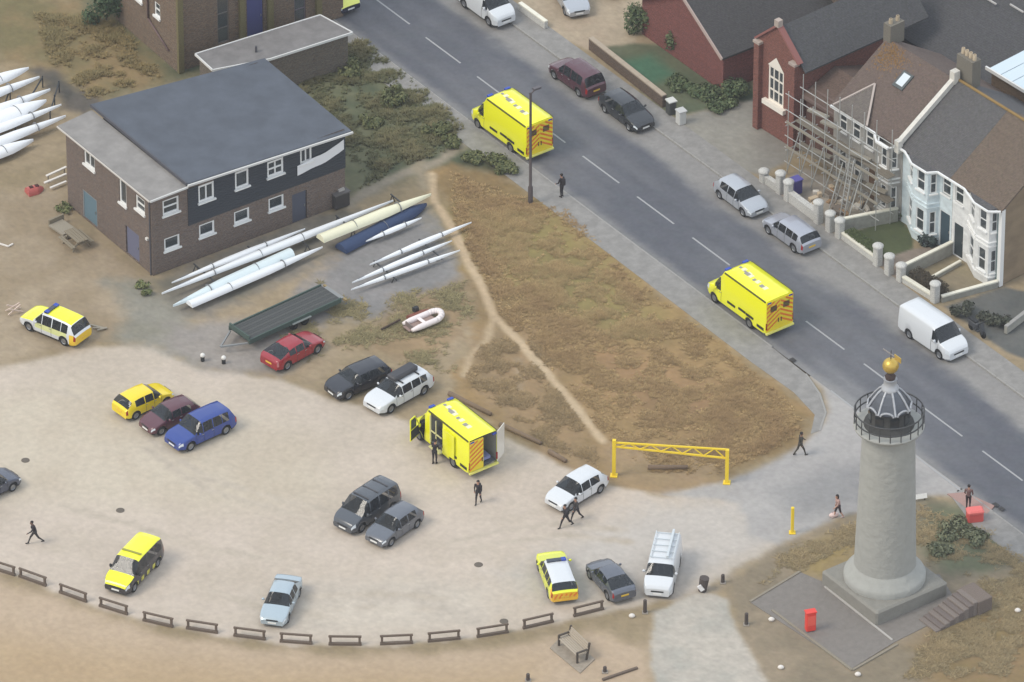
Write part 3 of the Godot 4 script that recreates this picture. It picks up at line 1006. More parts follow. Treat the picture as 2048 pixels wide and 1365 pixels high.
		bx("panel", yellow(), sd, Vector3(-1.15, 1.62, -1.19), Vector3(1.2, 1.75, 0.05))
		bx("frame", mat("door_frame_pale", c8(214, 210, 150), 0.6), r, Vector3(0.88, 1.6, -1.1), Vector3(0.08, 2.0, 0.08))
		bx("frame", mat("door_frame_pale"), r, Vector3(0.3, 1.55, -1.1), Vector3(0.07, 1.9, 0.05))
		bx("frame", mat("door_frame_pale"), r, Vector3(0.3, 1.5, -1.1), Vector3(1.2, 0.08, 0.05))
		bx("entry_step", mat("door_frame_pale"), r, Vector3(0.25, 0.4, -1.15), Vector3(1.1, 0.08, 0.35))
	return r

func make_vehicles() -> void:
	ambulance("yellow ambulance on the street behind the lamp post", Vector3(-0.1, -0.1, -24.1), 126.5, false)
	ambulance("yellow ambulance on the street beside the dry grass", Vector3(15.1, -0.1, -3.45), 126.5, false)
	ambulance("yellow ambulance with its doors open in the car park", Vector3(-3.66, 0, 12.21), 126.0, true)
	var white := paint(c8(210, 213, 216))
	var silver := paint(c8(178, 182, 188), 0.3)
	var dkgrey := paint(c8(84, 88, 94), 0.2)
	var hv := paint(c8(240, 238, 30))
	var chev := mat("chevron_orange")
	# response car, white with yellow bonnet and roof
	var d := estate(4.59, 1.88, 1.67)
	d.zones = [[0.0, 0.262, 3, 6, "bonnet"], [0.42, 0.9, 5, 6, "roof_panel"], [0.9, 1.0, 0, 2, "rear_panel"], [0.3, 0.85, 2, 2, "side_stripe"]]
	d.rear_key = "rear_panel"
	var o := vehicle("response_car", "white and yellow response car on bare earth by the clubhouse", "car", Vector3(-29.08, 0.00, -1.45), 144.0, d, {"body": white, "bonnet": hv, "roof_panel": hv, "rear_panel": paint(c8(236, 196, 50)), "side_stripe": paint(c8(210, 214, 150))})
	o.position = Vector3(-29.05, 0, -1.01)
	var lb := bx("light_bar", mat("light_bar", c8(60, 66, 80), 0.15), o, Vector3(0.25, 1.72, 0), Vector3(0.28, 0.1, 1.2))
	bx("beacon", mat("blue_lamp"), lb, Vector3(0.25, 1.73, 0.45), Vector3(0.29, 0.1, 0.3))
	bx("beacon", mat("blue_lamp"), lb, Vector3(0.25, 1.73, -0.45), Vector3(0.29, 0.1, 0.3))
	vehicle("hatchback", "bright yellow hatchback next to a maroon car", "car", Vector3(-23.16, 0, 7.45), 40, hatch(3.85, 1.68, 1.45), {"body": paint(c8(238, 210, 24))})
	vehicle("hatchback", "dusty maroon hatchback between yellow and blue cars", "car", Vector3(-21.45, 0, 9.2), -142, hatch(3.8, 1.65, 1.42), {"body": paint(c8(90, 48, 58))})
	vehicle("people_carrier", "bright blue people carrier beside the maroon car", "car", Vector3(-19.49, 0, 10.66), -140, estate(4.55, 1.85, 1.66), {"body": paint(c8(34, 62, 138))})
	vehicle("coupe", "dark red coupe beside the flat trailer", "car", Vector3(-13.86, 0, 1.8), 45, coupe(4.3, 1.76, 1.4), {"body": paint(c8(150, 32, 44)), "tail_light": mat("tail_pale", c8(190, 120, 120), 0.2)})
	vehicle("hatchback", "glossy black car next to the white estate", "car", Vector3(-9.71, 0, 5.15), -143, estate(4.25, 1.78, 1.47), {"body": paint(c8(36, 38, 46))})
	var we := vehicle("estate_car", "white estate car with a black roof box", "car", Vector3(-7.15, 0, 6.43), -135, estate(4.75, 1.86, 1.52), {"body": white})
	var rb := MB.new()
	rb.cbox(Vector3(-0.5, 1.74, 0.12), Vector3(2.1, 0.3, 0.78), 0.1)
	put(rb, "roof_box", mat("roof_box", c8(60, 60, 64), 0.5), we)
	for s in [0.2, -1.2]:
		bx("roof_bar", mat("black_plastic"), we, Vector3(s, 1.56, 0), Vector3(0.06, 0.08, 1.3))
	var gm := vehicle("people_carrier", "large dark grey people carrier with roof panel, mid car park", "car", Vector3(-8.95, 0, 19.35), -130, mpv(4.65, 1.86, 1.86), {"body": paint(c8(78, 82, 88), 0.15)})
	for s in [0.55, -0.35, -1.25]:
		bx("roof_rib", mat("roof_rib", c8(62, 60, 62), 0.5), gm, Vector3(s, 1.875, 0), Vector3(0.1, 0.02, 1.25))
	vehicle("hatchback", "mid grey hatchback parked against the dark grey people carrier", "car", Vector3(-7.24, 0, 21.06), -129, hatch(3.98, 1.72, 1.48), {"body": paint(c8(100, 104, 112), 0.2)})
	vehicle("hatchback", "white hatchback near the yellow height barrier", "car", Vector3(3.98, 0, 17.21), -134, hatch(4.18, 1.77, 1.5), {"body": white})
	# yellow-roofed van with dark sides
	var yv := mpv(4.7, 1.86, 1.86)
	yv.zones = [[0.0, 0.19, 4, 6, "bonnet"], [0.34, 0.94, 4, 6, "roof_panel"]]
	for k in 5:
		yv.zones.append([0.2 + k * 0.15, 0.27 + k * 0.15, 1, 1, "side_block"])
	var yo := vehicle("patrol_van", "van with yellow roof and bonnet and black sides", "van", Vector3(-23.1, 0, 25.6), -117, yv, {"body": paint(c8(46, 44, 48)), "bonnet": hv, "roof_panel": hv, "side_block": paint(c8(206, 200, 70)), "mirror": mat("black_plastic")})
	bx("roof_bar", mat("roof_bar_olive", c8(150, 148, 60), 0.5), yo, Vector3(0.2, 1.9, 0), Vector3(0.14, 0.05, 1.3))
	vehicle("saloon_car", "pale silver saloon facing the timber rails", "car", Vector3(-14.04, 0, 28.96), -103, saloon(4.5, 1.75, 1.42), {"body": paint(c8(170, 184, 192), 0.2)})
	# hi-vis response car with white roof
	var gd := estate(4.7, 1.84, 1.5)
	gd.zones = [[0.4, 0.91, 4, 6, "roof_panel"], [0.93, 1.0, 0, 3, "rear_panel"], [0.12, 0.26, 4, 6, "bonnet"]]
	gd.rear_key = "rear_panel"
	var go := vehicle("response_car", "yellow response car with white roof near the concrete apron", "car", Vector3(2.75, 0, 26.4), 102, gd, {"body": paint(c8(232, 238, 40)), "roof_panel": white, "rear_panel": paint(c8(240, 186, 40)), "bonnet": paint(c8(210, 214, 60))})
	var g2 := bx("light_bar", mat("light_bar"), go, Vector3(0.25, 1.55, 0), Vector3(0.28, 0.1, 1.2))
	bx("beacon", mat("blue_lamp"), g2, Vector3(0.25, 1.56, 0.45), Vector3(0.29, 0.1, 0.3))
	for k in 5:
		var cb := MB.new()
		cb.bar(Vector3(-2.36, 0.5 + 0.02 * k, -0.6 + 0.3 * k - 0.08), Vector3(-2.36, 0.82, -0.6 + 0.3 * k + 0.12), 0.01, 0.1)
		put(cb, "chevron", chev, go)
	vehicle("coupe", "slate grey coupe between yellow response car and white van", "car", Vector3(6.0, 0, 26.76), 116, coupe(4.0, 1.74, 1.42), {"body": paint(c8(98, 102, 112), 0.3)})
	var wv := vehicle("panel_van", "white van with roof rack by the concrete apron", "van", Vector3(9.2, 0, 25.85), -99, van(4.65, 1.84, 1.78), {"body": white})
	for k in 5:
		var rk := MB.new()
		rk.bar(Vector3(0.5 - k * 0.65, 1.86, -0.7), Vector3(0.5 - k * 0.65, 1.86, 0.7), 0.05, 0.05)
		put(rk, "rack_bar", mat("rack_pale", c8(206, 212, 214), 0.4, 0.3), wv)
	for s in [1, -1]:
		bx("rack_rail", mat("rack_pale"), wv, Vector3(-0.8, 1.9, s * 0.7), Vector3(2.8, 0.05, 0.05))
	bx("roof_tube", mat("rack_pale"), wv, Vector3(-0.9, 1.97, -0.35), Vector3(2.9, 0.13, 0.14))
	# street side
	vehicle("suv", "dark maroon four-by-four parked by the garden wall", "car", Vector3(4.3, -0.1, -30.7), 126.5, estate(4.4, 1.82, 1.68), {"body": paint(c8(84, 46, 56), 0.1), "roof_panel": paint(c8(110, 84, 92))})
	vehicle("saloon_car", "black car parked behind the dark maroon four-by-four", "car", Vector3(7.58, -0.1, -26.5), -55, hatch(4.35, 1.8, 1.46), {"body": paint(c8(42, 45, 50))})
	vehicle("hatchback", "silver hatchback parked outside the scaffolded house", "car", Vector3(14.9, -0.1, -16.15), -55, hatch(4.1, 1.75, 1.48), {"body": silver})
	vehicle("estate_car", "silver estate car parked by the white garden pillars", "car", Vector3(18.05, -0.1, -11.9), 126.5, estate(4.35, 1.76, 1.5), {"body": paint(c8(168, 171, 180), 0.3)})
	vehicle("panel_van", "plain white van parked below the dark hedge", "van", Vector3(26.8, -0.1, 0.1), -52, van(4.9, 1.93, 2.0), {"body": white, "sill": paint(c8(150, 154, 160))})
	vehicle("panel_van", "white van on the kerb beside the beige driveway", "van", Vector3(-1.75, 0.00, -39.57), -54, van(4.7, 1.86, 1.85), {"body": white})
	vehicle("hatchback", "silver car parked on the beige driveway", "car", Vector3(3.90, 0.00, -40.72), -72, hatch(4.2, 1.76, 1.48), {"body": silver})
	vehicle("hatchback", "dark car parked beside the silver car on the driveway", "car", Vector3(6.35, 0.00, -43.03), -60, hatch(4.0, 1.72, 1.46), {"body": paint(c8(40, 42, 46))})
	var pc := estate(4.6, 1.86, 1.6)
	pc.zones = [[0.0, 0.262, 2, 6, "bonnet"]]
	vehicle("patrol_car", "dark patrol car with a pale yellow bonnet by the flat roof", "car", Vector3(-12.13, 0.00, -41.23), -55, pc, {"body": paint(c8(30, 34, 58)), "bonnet": paint(c8(232, 236, 110)), "mirror": mat("black_plastic")})
	vehicle("hatchback", "dark grey car at the open end of the car park", "car", Vector3(-32.44, 0.00, 16.86), 40, hatch(4.1, 1.75, 1.48), {"body": paint(c8(70, 76, 92), 0.2)})

# ---------------------------------------------------------------- buildings
# A wall face with real openings. o: lower left corner seen from outside, bs: x along, z outward.
func holed(mb: MB, o: Vector3, bs: Basis, L: float, H: float, holes: Array, depth := 0.14) -> void:
	var xs := [0.0, L]
	var ys := [0.0, H]
	for h in holes:
		xs.append(h[0] - h[2] / 2)
		xs.append(h[0] + h[2] / 2)
		ys.append(h[1] - h[3] / 2)
		ys.append(h[1] + h[3] / 2)
	xs.sort()
	ys.sort()
	for i in xs.size() - 1:
		for j in ys.size() - 1:
			var x0: float = clampf(xs[i], 0, L)
			var x1: float = clampf(xs[i + 1], 0, L)
			var y0: float = clampf(ys[j], 0, H)
			var y1: float = clampf(ys[j + 1], 0, H)
			if x1 - x0 < 0.001 or y1 - y0 < 0.001:
				continue
			var inside := false
			for h in holes:
				if absf((x0 + x1) / 2 - h[0]) < h[2] / 2 and absf((y0 + y1) / 2 - h[1]) < h[3] / 2:
					inside = true
			if inside:
				continue
			mb.quad(o + bs * Vector3(x0, y1, 0), o + bs * Vector3(x1, y1, 0), o + bs * Vector3(x1, y0, 0), o + bs * Vector3(x0, y0, 0))
	for h in holes:
		var a := Vector3(h[0] - h[2] / 2, h[1] - h[3] / 2, 0)
		var b := Vector3(h[0] + h[2] / 2, h[1] + h[3] / 2, 0)
		var P := func(x: float, y: float, z: float) -> Vector3: return o + bs * Vector3(x, y, z)
		mb.quad(P.call(a.x, a.y, -depth), P.call(b.x, a.y, -depth), P.call(b.x, a.y, 0), P.call(a.x, a.y, 0))
		mb.quad(P.call(a.x, b.y, 0), P.call(b.x, b.y, 0), P.call(b.x, b.y, -depth), P.call(a.x, b.y, -depth))
		mb.quad(P.call(a.x, b.y, 0), P.call(a.x, b.y, -depth), P.call(a.x, a.y, -depth), P.call(a.x, a.y, 0))
		mb.quad(P.call(b.x, b.y, -depth), P.call(b.x, b.y, 0), P.call(b.x, a.y, 0), P.call(b.x, a.y, -depth))

func window(parent: Node, o: Vector3, bs: Basis, h: Array, cols: int, rows: int, fm: Material, sill := 0.0, dep := 0.09, fw := 0.07) -> void:
	var w: float = h[2]
	var hh: float = h[3]
	var c := o + bs * Vector3(h[0], h[1], -dep)
	var f := MB.new()
	for s in [-1, 1]:
		f.box(c + bs * Vector3(s * (w - fw) / 2, 0, 0), Vector3(fw, hh, 0.07), bs)
		f.box(c + bs * Vector3(0, s * (hh - fw) / 2, 0), Vector3(w - 2 * fw, fw, 0.07), bs)
	for i in range(1, cols):
		f.box(c + bs * Vector3(-w / 2 + w * i / cols, 0, 0.001), Vector3(fw * 0.7, hh - 2 * fw, 0.06), bs)
	for i in range(1, rows):
		f.box(c + bs * Vector3(0, -hh / 2 + hh * i / rows, 0.002), Vector3(w - 2 * fw, fw * 0.8, 0.055), bs)
	var wn := put(f, "window", fm, parent)
	for i in cols:
		for j in rows:
			var pw := (w - fw) / cols
			var ph := (hh - fw) / rows
			bx("pane", pane_glass(), wn, c + bs * Vector3(-w / 2 + fw / 2 + pw * (i + 0.5), -hh / 2 + fw / 2 + ph * (j + 0.5), -0.02), Vector3(pw, ph, 0.012), bs)
	if sill > 0.0:
		bx("sill", fm, wn, o + bs * Vector3(h[0], h[1] - hh / 2 - 0.05, 0.03), Vector3(w + 0.16, sill, 0.16), bs)

func door(parent: Node, o: Vector3, bs: Basis, h: Array, m: Material, fm: Material = null) -> void:
	var c := o + bs * Vector3(h[0], h[1], -0.1)
	var d := bx("door", m, parent, c, Vector3(h[2] - 0.1, h[3], 0.05), bs)
	bx("handle", mat("handle_metal", c8(150, 150, 146), 0.4, 0.6), d, c + bs * Vector3(h[2] * 0.36, -0.05, 0.05), Vector3(0.05, 0.16, 0.05), bs)
	if fm != null:
		var f := MB.new()
		for s in [-1, 1]:
			f.box(c + bs * Vector3(s * (h[2] / 2 - 0.025), 0, 0.03), Vector3(0.05, h[3], 0.1), bs)
		f.box(c + bs * Vector3(0, h[3] / 2 - 0.025, 0.031), Vector3(h[2] - 0.1, 0.05, 0.1), bs)
		put(f, "door_frame", fm, d)

func make_clubhouse() -> void:
	var o := thing("clubhouse", "two-storey brown brick clubhouse with dark grey roof and black cladding", "building", Vector3(-23.05, 0.00, -7.49), deg_to_rad(34.75))
	var I := Basis.IDENTITY
	var L := 14.85
	var D := 10.2
	var H := 6.0
	var brick := tmat("brown_brick", c8(140, 124, 114), 0.92, "brick", 0.8, "rough_n", 0.25)
	var white := mat("white_frame", c8(232, 232, 230), 0.6)
	var fwin := [[1.48, 4.82, 1.25, 1.15], [4.15, 4.9, 1.2, 1.25], [6.88, 4.9, 1.05, 1.25], [9.46, 4.82, 1.25, 1.15], [11.83, 4.9, 0.9, 1.1], [1.5, 2.0, 1.2, 0.95], [4.17, 2.05, 1.2, 0.95], [6.86, 2.05, 1.2, 0.95], [9.52, 2.07, 1.2, 0.95]]
	var fdoor := [11.31, 1.1, 1.15, 2.2]
	var mb := MB.new()
	holed(mb, Vector3.ZERO, I, L, H - 0.2, fwin + [fdoor])
	# left wall seen from outside runs from back to front
	var lb := Basis(Vector3(0, 0, 1), Vector3.UP, Vector3(-1, 0, 0))
	var lo := Vector3(0, 0, -D)
	var lwin := [[D - 7.4, 5.0, 1.3, 1.25], [D - 3.42, 4.6, 0.85, 1.9], [D - 1.35, 4.75, 1.1, 1.1]]
	var ldoor := [[D - 7.5, 1.15, 1.7, 2.1], [D - 2.4, 1.15, 1.6, 2.1]]
	holed(mb, lo, lb, D, H - 0.1, lwin + ldoor)
	holed(mb, Vector3(L, 0, 0), Basis(Vector3(0, 0, -1), Vector3.UP, Vector3(1, 0, 0)), D, H - 0.5, [])
	holed(mb, Vector3(L, 0, -D), Basis(Vector3(-1, 0, 0), Vector3.UP, Vector3(0, 0, -1)), L, H - 0.4, [])
	put(mb, "wall", brick, o)
	# black weatherboard cladding on the upper front, board by board
	var clad := tmat("dark_board", c8(70, 75, 84), 0.8, "grit", 0.7)
	for k in 15:
		var y := 2.92 + k * 0.2
		if y > 5.55:
			break
		var seg := [[2.75, L + 0.03]]
		for h in [fwin[1], fwin[2], fwin[3], fwin[4]]:
			if y + 0.1 > h[1] - h[3] / 2 - 0.02 and y - 0.1 < h[1] + h[3] / 2 + 0.02:
				var ns := []
				for s in seg:
					if h[0] - h[2] / 2 > s[0] and h[0] + h[2] / 2 < s[1]:
						ns.append([s[0], h[0] - h[2] / 2])
						ns.append([h[0] + h[2] / 2, s[1]])
					else:
						ns.append(s)
				seg = ns
		for s in seg:
			bx("cladding_board", clad, o, Vector3((s[0] + s[1]) / 2, y, 0.03), Vector3(s[1] - s[0], 0.19, 0.05), Basis(Vector3.RIGHT, 0.09))
	for i in fwin.size():
		var h = fwin[i]
		window(o, Vector3(0, 0, 0.08 if i in [1, 2, 3, 4] else 0.0), I, h, 2 if i in [1, 3, 4] else 1, 2 if i in [0, 3] else 1, white, 0.11 if i != 4 else 0.08, 0.1, 0.13)
	door(o, Vector3.ZERO, I, fdoor, mat("door_slate", c8(78, 82, 96), 0.6))
	for i in 3:
		window(o, lo, lb, lwin[i], 2 if i == 0 else 1, 2 if i == 2 else 1, white, 0.13, 0.1, 0.13)
	door(o, lo, lb, ldoor[0], mat("door_teal", c8(98, 122, 134), 0.6), mat("door_trim", c8(160, 160, 160), 0.7))
	door(o, lo, lb, ldoor[1], mat("door_blue_grey", c8(104, 106, 128), 0.6))
	# roofs: dark sheet main roof falling to the right, pale strip on the left
	var roofm := tmat("dark_roof", c8(88, 94, 104), 0.75, "blot", 0.07)
	var mr := MB.new()
	mr.slab([Vector3(2.5, 6.28, -11.2), Vector3(15.6, 5.5, -10.5), Vector3(15.2, 5.68, 0.32), Vector3(2.55, 6.26, 0.3)], 0.16)
	put(mr, "roof", roofm, o)
	var pr := MB.new()
	pr.slab([Vector3(-0.28, 5.92, -10.7), Vector3(2.49, 6.0, -10.95), Vector3(2.54, 6.05, 0.3), Vector3(-0.28, 6.02, 0.3)], 0.14)
	put(pr, "side_roof", tmat("pale_felt", c8(150, 146, 142), 0.9, "blot", 0.1), o)
	var edge := mat("dark_edge", c8(78, 78, 84), 0.7)
	var e1 := MB.new()
	e1.bar(Vector3(2.53, 6.24, -11.1), Vector3(2.53, 6.22, 0.28), 0.1, 0.22)
	put(e1, "roof_upstand", edge, o)
	var fa := MB.new()
	fa.bar(Vector3(-0.31, 5.97, 0.37), Vector3(2.55, 6.02, 0.37), 0.1, 0.12)
	fa.bar(Vector3(2.55, 6.15, 0.40), Vector3(15.25, 5.57, 0.40), 0.12, 0.13)
	put(fa, "gutter", mat("gutter_off_white", c8(204, 203, 200), 0.7), o)
	var fb := MB.new()
	fb.bar(Vector3(-0.34, 5.86, -10.7), Vector3(-0.34, 5.96, 0.32), 0.07, 0.1)
	put(fb, "fascia", mat("fascia_pale", c8(196, 190, 182), 0.7), o)
	# sagging blank white banner
	var bn := MB.new()
	bn.sm(true)
	for k in 10:
		var t0 := k / 10.0
		var t1 := (k + 1) / 10.0
		var f := func(t: float, up: float) -> Vector3: return Vector3(11.1 + 3.6 * t, lerpf(3.62, 4.05, t) + 0.32 * pow(2.0 * t - 1.0, 2.0) * t + up * 0.75, 0.13 + 0.03 * sin(t * 14.0))
		bn.quad(f.call(t0, 1.0), f.call(t1, 1.0), f.call(t1, 0.0), f.call(t0, 0.0))
	var cloth := mat("banner_cloth", c8(226, 226, 228), 0.8)
	cloth.cull_mode = BaseMaterial3D.CULL_DISABLED
	tag(put(bn, "banner", cloth), "white cloth banner hung on the dark cladding", "banner")
	var bnode := get_node("banner") as Node3D
	bnode.transform = o.transform
	# small wall lamp and pipe
	bx("wall_lamp", mat("lamp_white", c8(222, 220, 214), 0.5), o, Vector3(-0.08, 2.6, -0.5), Vector3(0.16, 0.16, 0.22))
	var dp := MB.new()
	dp.tube(Vector3(-0.08, 0, -0.15), Vector3(-0.08, 5.8, -0.15), 0.045, 0.045, 8)
	put(dp, "downpipe", edge, o)

func make_brick_block() -> void:
	var o := thing("brick_building", "tall brown brick building with a dark blue door panel", "building", Vector3(-22.24, 0.00, -31.96), deg_to_rad(33.0))
	var brick := tmat("tan_brick", c8(146, 126, 108), 0.92, "brick", 0.7, "rough_n", 0.25)
	var white := mat("white_frame")
	var I := Basis.IDENTITY
	var mb := MB.new()
	var wins := [[9.6, 2.2, 0.9, 3.0], [3.6, 3.4, 0.9, 4.6]]
	var drs := [[6.1, 2.3, 1.3, 4.6]]
	holed(mb, Vector3.ZERO, I, 13.0, 9.0, wins + drs, 0.2)
	var lb := Basis(Vector3(0, 0, 1), Vector3.UP, Vector3(-1, 0, 0))
	var lw := [[5.5, 3.6, 0.75, 1.1], [3.2, 3.6, 0.7, 1.0], [5.4, 7.0, 0.8, 1.0]]
	holed(mb, Vector3(0, 0, -8), lb, 8.0, 9.0, lw)
	holed(mb, Vector3(13, 0, 0), Basis(Vector3(0, 0, -1), Vector3.UP, Vector3(1, 0, 0)), 8.0, 9.0, [])
	put(mb, "wall", brick, o)
	bx("roof", mat("dark_edge"), o, Vector3(6.5, 9.1, -4), Vector3(13.4, 0.25, 8.4))
	for h in lw:
		window(o, Vector3(0, 0, -8), lb, h, 1, 2, white, 0.16, 0.09, 0.12)
	window(o, Vector3.ZERO, I, wins[0], 1, 3, mat("frame_violet", c8(110, 100, 108), 0.7), 0.0)
	window(o, Vector3.ZERO, I, wins[1], 1, 4, mat("frame_grey", c8(112, 106, 100), 0.7), 0.0)
	door(o, Vector3.ZERO, I, drs[0], mat("door_navy", c8(70, 74, 124), 0.6))
	for x in [0.18, 5.0, 7.2, 11.0]:
		bx("pilaster", tmat("pilaster_olive", c8(138, 128, 88), 0.9, "rough", 0.4), o, Vector3(x, 4.4, 0.12), Vector3(0.42, 8.8, 0.24))
	var pipe := MB.new()
	pipe.sm(true)
	pipe.tube(Vector3(-0.09, 2.4, -3.6), Vector3(-0.09, 9.0, -3.6), 0.07, 0.07, 8)
	pipe.tube(Vector3(-0.09, 2.4, -3.6), Vector3(-0.09, 1.2, -1.0), 0.07, 0.07, 8)
	put(pipe, "downpipe", mat("pipe_brown", c8(112, 92, 90), 0.6), o)
	# flat-roofed annexe in front of it
	var an := thing("flat_roof_annexe", "low annexe with flat grey felt roof and white fascia", "building")
	var poly: PackedVector2Array = pts([-20.96, -29.81, -12.78, -34.69, -10.59, -32.49, -15.99, -29.19, -19.75, -27.83])
	var w := MB.new()
	var inner := Geometry2D.offset_polygon(poly, -0.2)[0]
	w.prism(inner, 0.0, 2.65)
	put(w, "wall", tmat("annexe_wall", c8(130, 120, 108), 0.9, "brick", 0.7), an)
	var r := MB.new()
	r.prism(poly, 2.66, 2.8, true)
	put(r, "roof", tmat("grey_felt", c8(134, 131, 130), 0.92, "blot", 0.12, "rough_n", 0.3), an)
	var n := poly.size()
	for i in n:
		var p := poly[i]
		var q := poly[(i + 1) % n]
		var b := MB.new()
		b.bar(Vector3(p.x, 2.76, p.y), Vector3(q.x, 2.76, q.y), 0.09, 0.16)
		put(b, "fascia", mat("fascia_white", c8(214, 214, 212), 0.7), an)
	bx("vent_pipe", mat("dark_edge"), an, Vector3(-16.93, 2.80, -30.06) + Vector3(0, 0.2, 0), Vector3(0.14, 0.5, 0.14))

func roof_slope(parent: Node, called: String, m: Material, x0: float, x1: float, z0: float, y0: float, z1: float, y1: float) -> MeshInstance3D:
	# eave at z0,y0 and ridge at z1,y1
	var b := MB.new()
	if z0 > z1:
		b.slab([Vector3(x0, y1, z1), Vector3(x1, y1, z1), Vector3(x1, y0, z0), Vector3(x0, y0, z0)], 0.14)
	else:
		b.slab([Vector3(x0, y0, z0), Vector3(x1, y0, z0), Vector3(x1, y1, z1), Vector3(x0, y1, z1)], 0.14)
	return put(b, called, m, parent)

func bay(parent: Node, p: Array, wm: Material, fm: Material, tone: Material) -> void:
	# canted two-storey bay; p: four plan points from left to right seen from the street
	var up := Vector3.UP
	var wall := MB.new()
	for i in 3:
		var a: Vector3 = p[i]
		var b: Vector3 = p[i + 1]
		var xd := (b - a).normalized()
		var bs := Basis(xd, up, xd.cross(up))
		var L := a.distance_to(b)
		var ww := minf(L * 0.56, 0.85)
		var holes := []
		if L > 0.75:
			holes = [[L / 2, 1.75, ww, 1.7], [L / 2, 4.75, ww, 1.5]]
		holed(wall, a, bs, L, 5.75, holes, 0.1)
		for h in holes:
			window(parent, a, bs, h, 1, 2, fm, 0.09, 0.07, 0.07)
		for y in [0.62, 2.95, 3.25, 5.68]:
			bx("string_course", tone, parent, (a + b) / 2 + up * y + bs.z * 0.04, Vector3(L + 0.05, 0.09, 0.1), bs)
	put(wall, "bay_wall", wm, parent)

func make_terrace() -> void:
	var yaw := deg_to_rad(-50.4)
	var at := Vector3(31.38, 0.00, -6.45)
	var slate := tmat("slate_grey", c8(100, 100, 101), 0.85, "slate", 0.55, "rough_n", 0.3)
	var mossy := tmat("slate_brown", c8(118, 105, 92), 0.88, "slate", 0.55, "rough_n", 0.35)
	var lichen := tmat("lichen", c8(168, 138, 84), 0.95, "rough", 0.7)
	var I := Basis.IDENTITY
	# right-hand white house
	var b := thing("terraced_house", "white bay-fronted terraced house with bare brown end wall", "house", at, yaw)
	var ww := tmat("white_render", c8(240, 240, 238), 0.85, "blot", 0.3)
	var bluew := tmat("bluish_render", c8(222, 234, 238), 0.85, "blot", 0.3)
	var wf := mat("white_frame")
	var mb := MB.new()
	var hb := [[0.6, 4.85, 0.8, 1.5]]
	var db := [[0.65, 1.3, 0.95, 2.5]]
	holed(mb, Vector3(-4.82, 0, 0), I, 4.82, 5.85, hb + db)
	put(mb, "wall", ww, b)
	window(b, Vector3(-4.82, 0, 0), I, hb[0], 1, 2, wf, 0.1)
	door(b, Vector3(-4.82, 0, 0), I, db[0], mat("door_dark_green", c8(52, 62, 66), 0.5), wf)
	bay(b, [Vector3(-3.3, 0, 0.002), Vector3(-1.75, 0, 0.75), Vector3(-0.5, 0, 0.75), Vector3(-0.3, 0, 0.002)], ww, wf, wf)
	var ge := MB.new()
	var gbs := Basis(Vector3(0, 0, -1), Vector3.UP, Vector3(1, 0, 0))
	holed(ge, Vector3(0, 0, 0), gbs, 9.2, 5.85, [])
	ge.tri(Vector3(0, 5.85, 0), Vector3(0, 9.0, -4.6), Vector3(0, 5.85, -9.2))
	put(ge, "end_wall", tmat("brown_render", c8(150, 132, 108), 0.95, "blot", 0.12, "rough_n", 0.3), b)
	bx("back_wall", ww, b, Vector3(-2.41, 2.9, -9.2), Vector3(4.82, 5.8, 0.2))
	roof_slope(b, "roof", mossy, -4.82, 0.12, 0.3, 5.82, -4.6, 9.05)
	roof_slope(b, "roof", mossy, -4.82, 0.12, -9.5, 5.82, -4.6, 9.05)
	var rg := MB.new()
	rg.tube(Vector3(-4.8, 9.05, -4.6), Vector3(0.12, 9.05, -4.6), 0.1, 0.1, 8)
	put(rg, "ridge_tiles", lichen, b)
	bx("corner_pier", wf, b, Vector3(-0.02, 2.9, 0.12), Vector3(0.3, 5.8, 0.3))
	var dp := MB.new()
	dp.tube(Vector3(-0.26, 0, 0.2), Vector3(-0.26, 5.7, 0.2), 0.07, 0.07, 8)
	put(dp, "downpipe", mat("pipe_teal", c8(100, 122, 124), 0.6), b)
	var gu := MB.new()
	for q in [[Vector3(-4.8, 5.78, 0.36), Vector3(-3.4, 5.78, 0.36)], [Vector3(-3.4, 5.78, 0.36), Vector3(-1.8, 5.76, 0.95)], [Vector3(-1.8, 5.76, 0.95), Vector3(-0.45, 5.76, 0.95)], [Vector3(-0.45, 5.76, 0.95), Vector3(0.1, 5.78, 0.36)]]:
		gu.bar(q[0], q[1], 0.12, 0.12)
	put(gu, "gutter", wf, b)
	var br := MB.new()
	br.prism(pts([-3.4, 0.0, -1.8, 0.9, -0.45, 0.9, -0.2, 0.0]), 5.72, 5.82)
	put(br, "bay_roof", slate, b)
	# left-hand pale blue-white house
	var a := thing("terraced_house", "pale blue-white bay-fronted terraced house with slate roof", "house", at, yaw)
	var ma := MB.new()
	var ha := [[4.2, 4.9, 0.8, 1.5]]
	var da := [[4.15, 1.45, 1.0, 2.7]]
	holed(ma, Vector3(-9.64, 0, 0), I, 4.8, 5.85, ha + da)
	put(ma, "wall", bluew, a)
	window(a, Vector3(-9.64, 0, 0), I, ha[0], 1, 2, wf, 0.1)
	door(a, Vector3(-9.64, 0, 0), I, da[0], mat("door_dark_teal", c8(58, 76, 86), 0.5), wf)
	bay(a, [Vector3(-9.1, 0, 0.002), Vector3(-7.75, 0, 0.75), Vector3(-6.4, 0, 0.75), Vector3(-6.1, 0, 0.002)], bluew, wf, bluew)
	bx("back_wall", bluew, a, Vector3(-7.2, 2.9, -9.2), Vector3(4.7, 5.8, 0.2))
	roof_slope(a, "roof", slate, -9.6, -4.83, 0.3, 5.82, -4.6, 9.05)
	roof_slope(a, "roof", slate, -9.6, -4.83, -9.5, 5.82, -4.6, 9.05)
	var ra := MB.new()
	ra.tube(Vector3(-9.6, 9.05, -4.6), Vector3(-4.83, 9.05, -4.6), 0.1, 0.1, 8)
	put(ra, "ridge_tiles", lichen, a)
	var ga := MB.new()
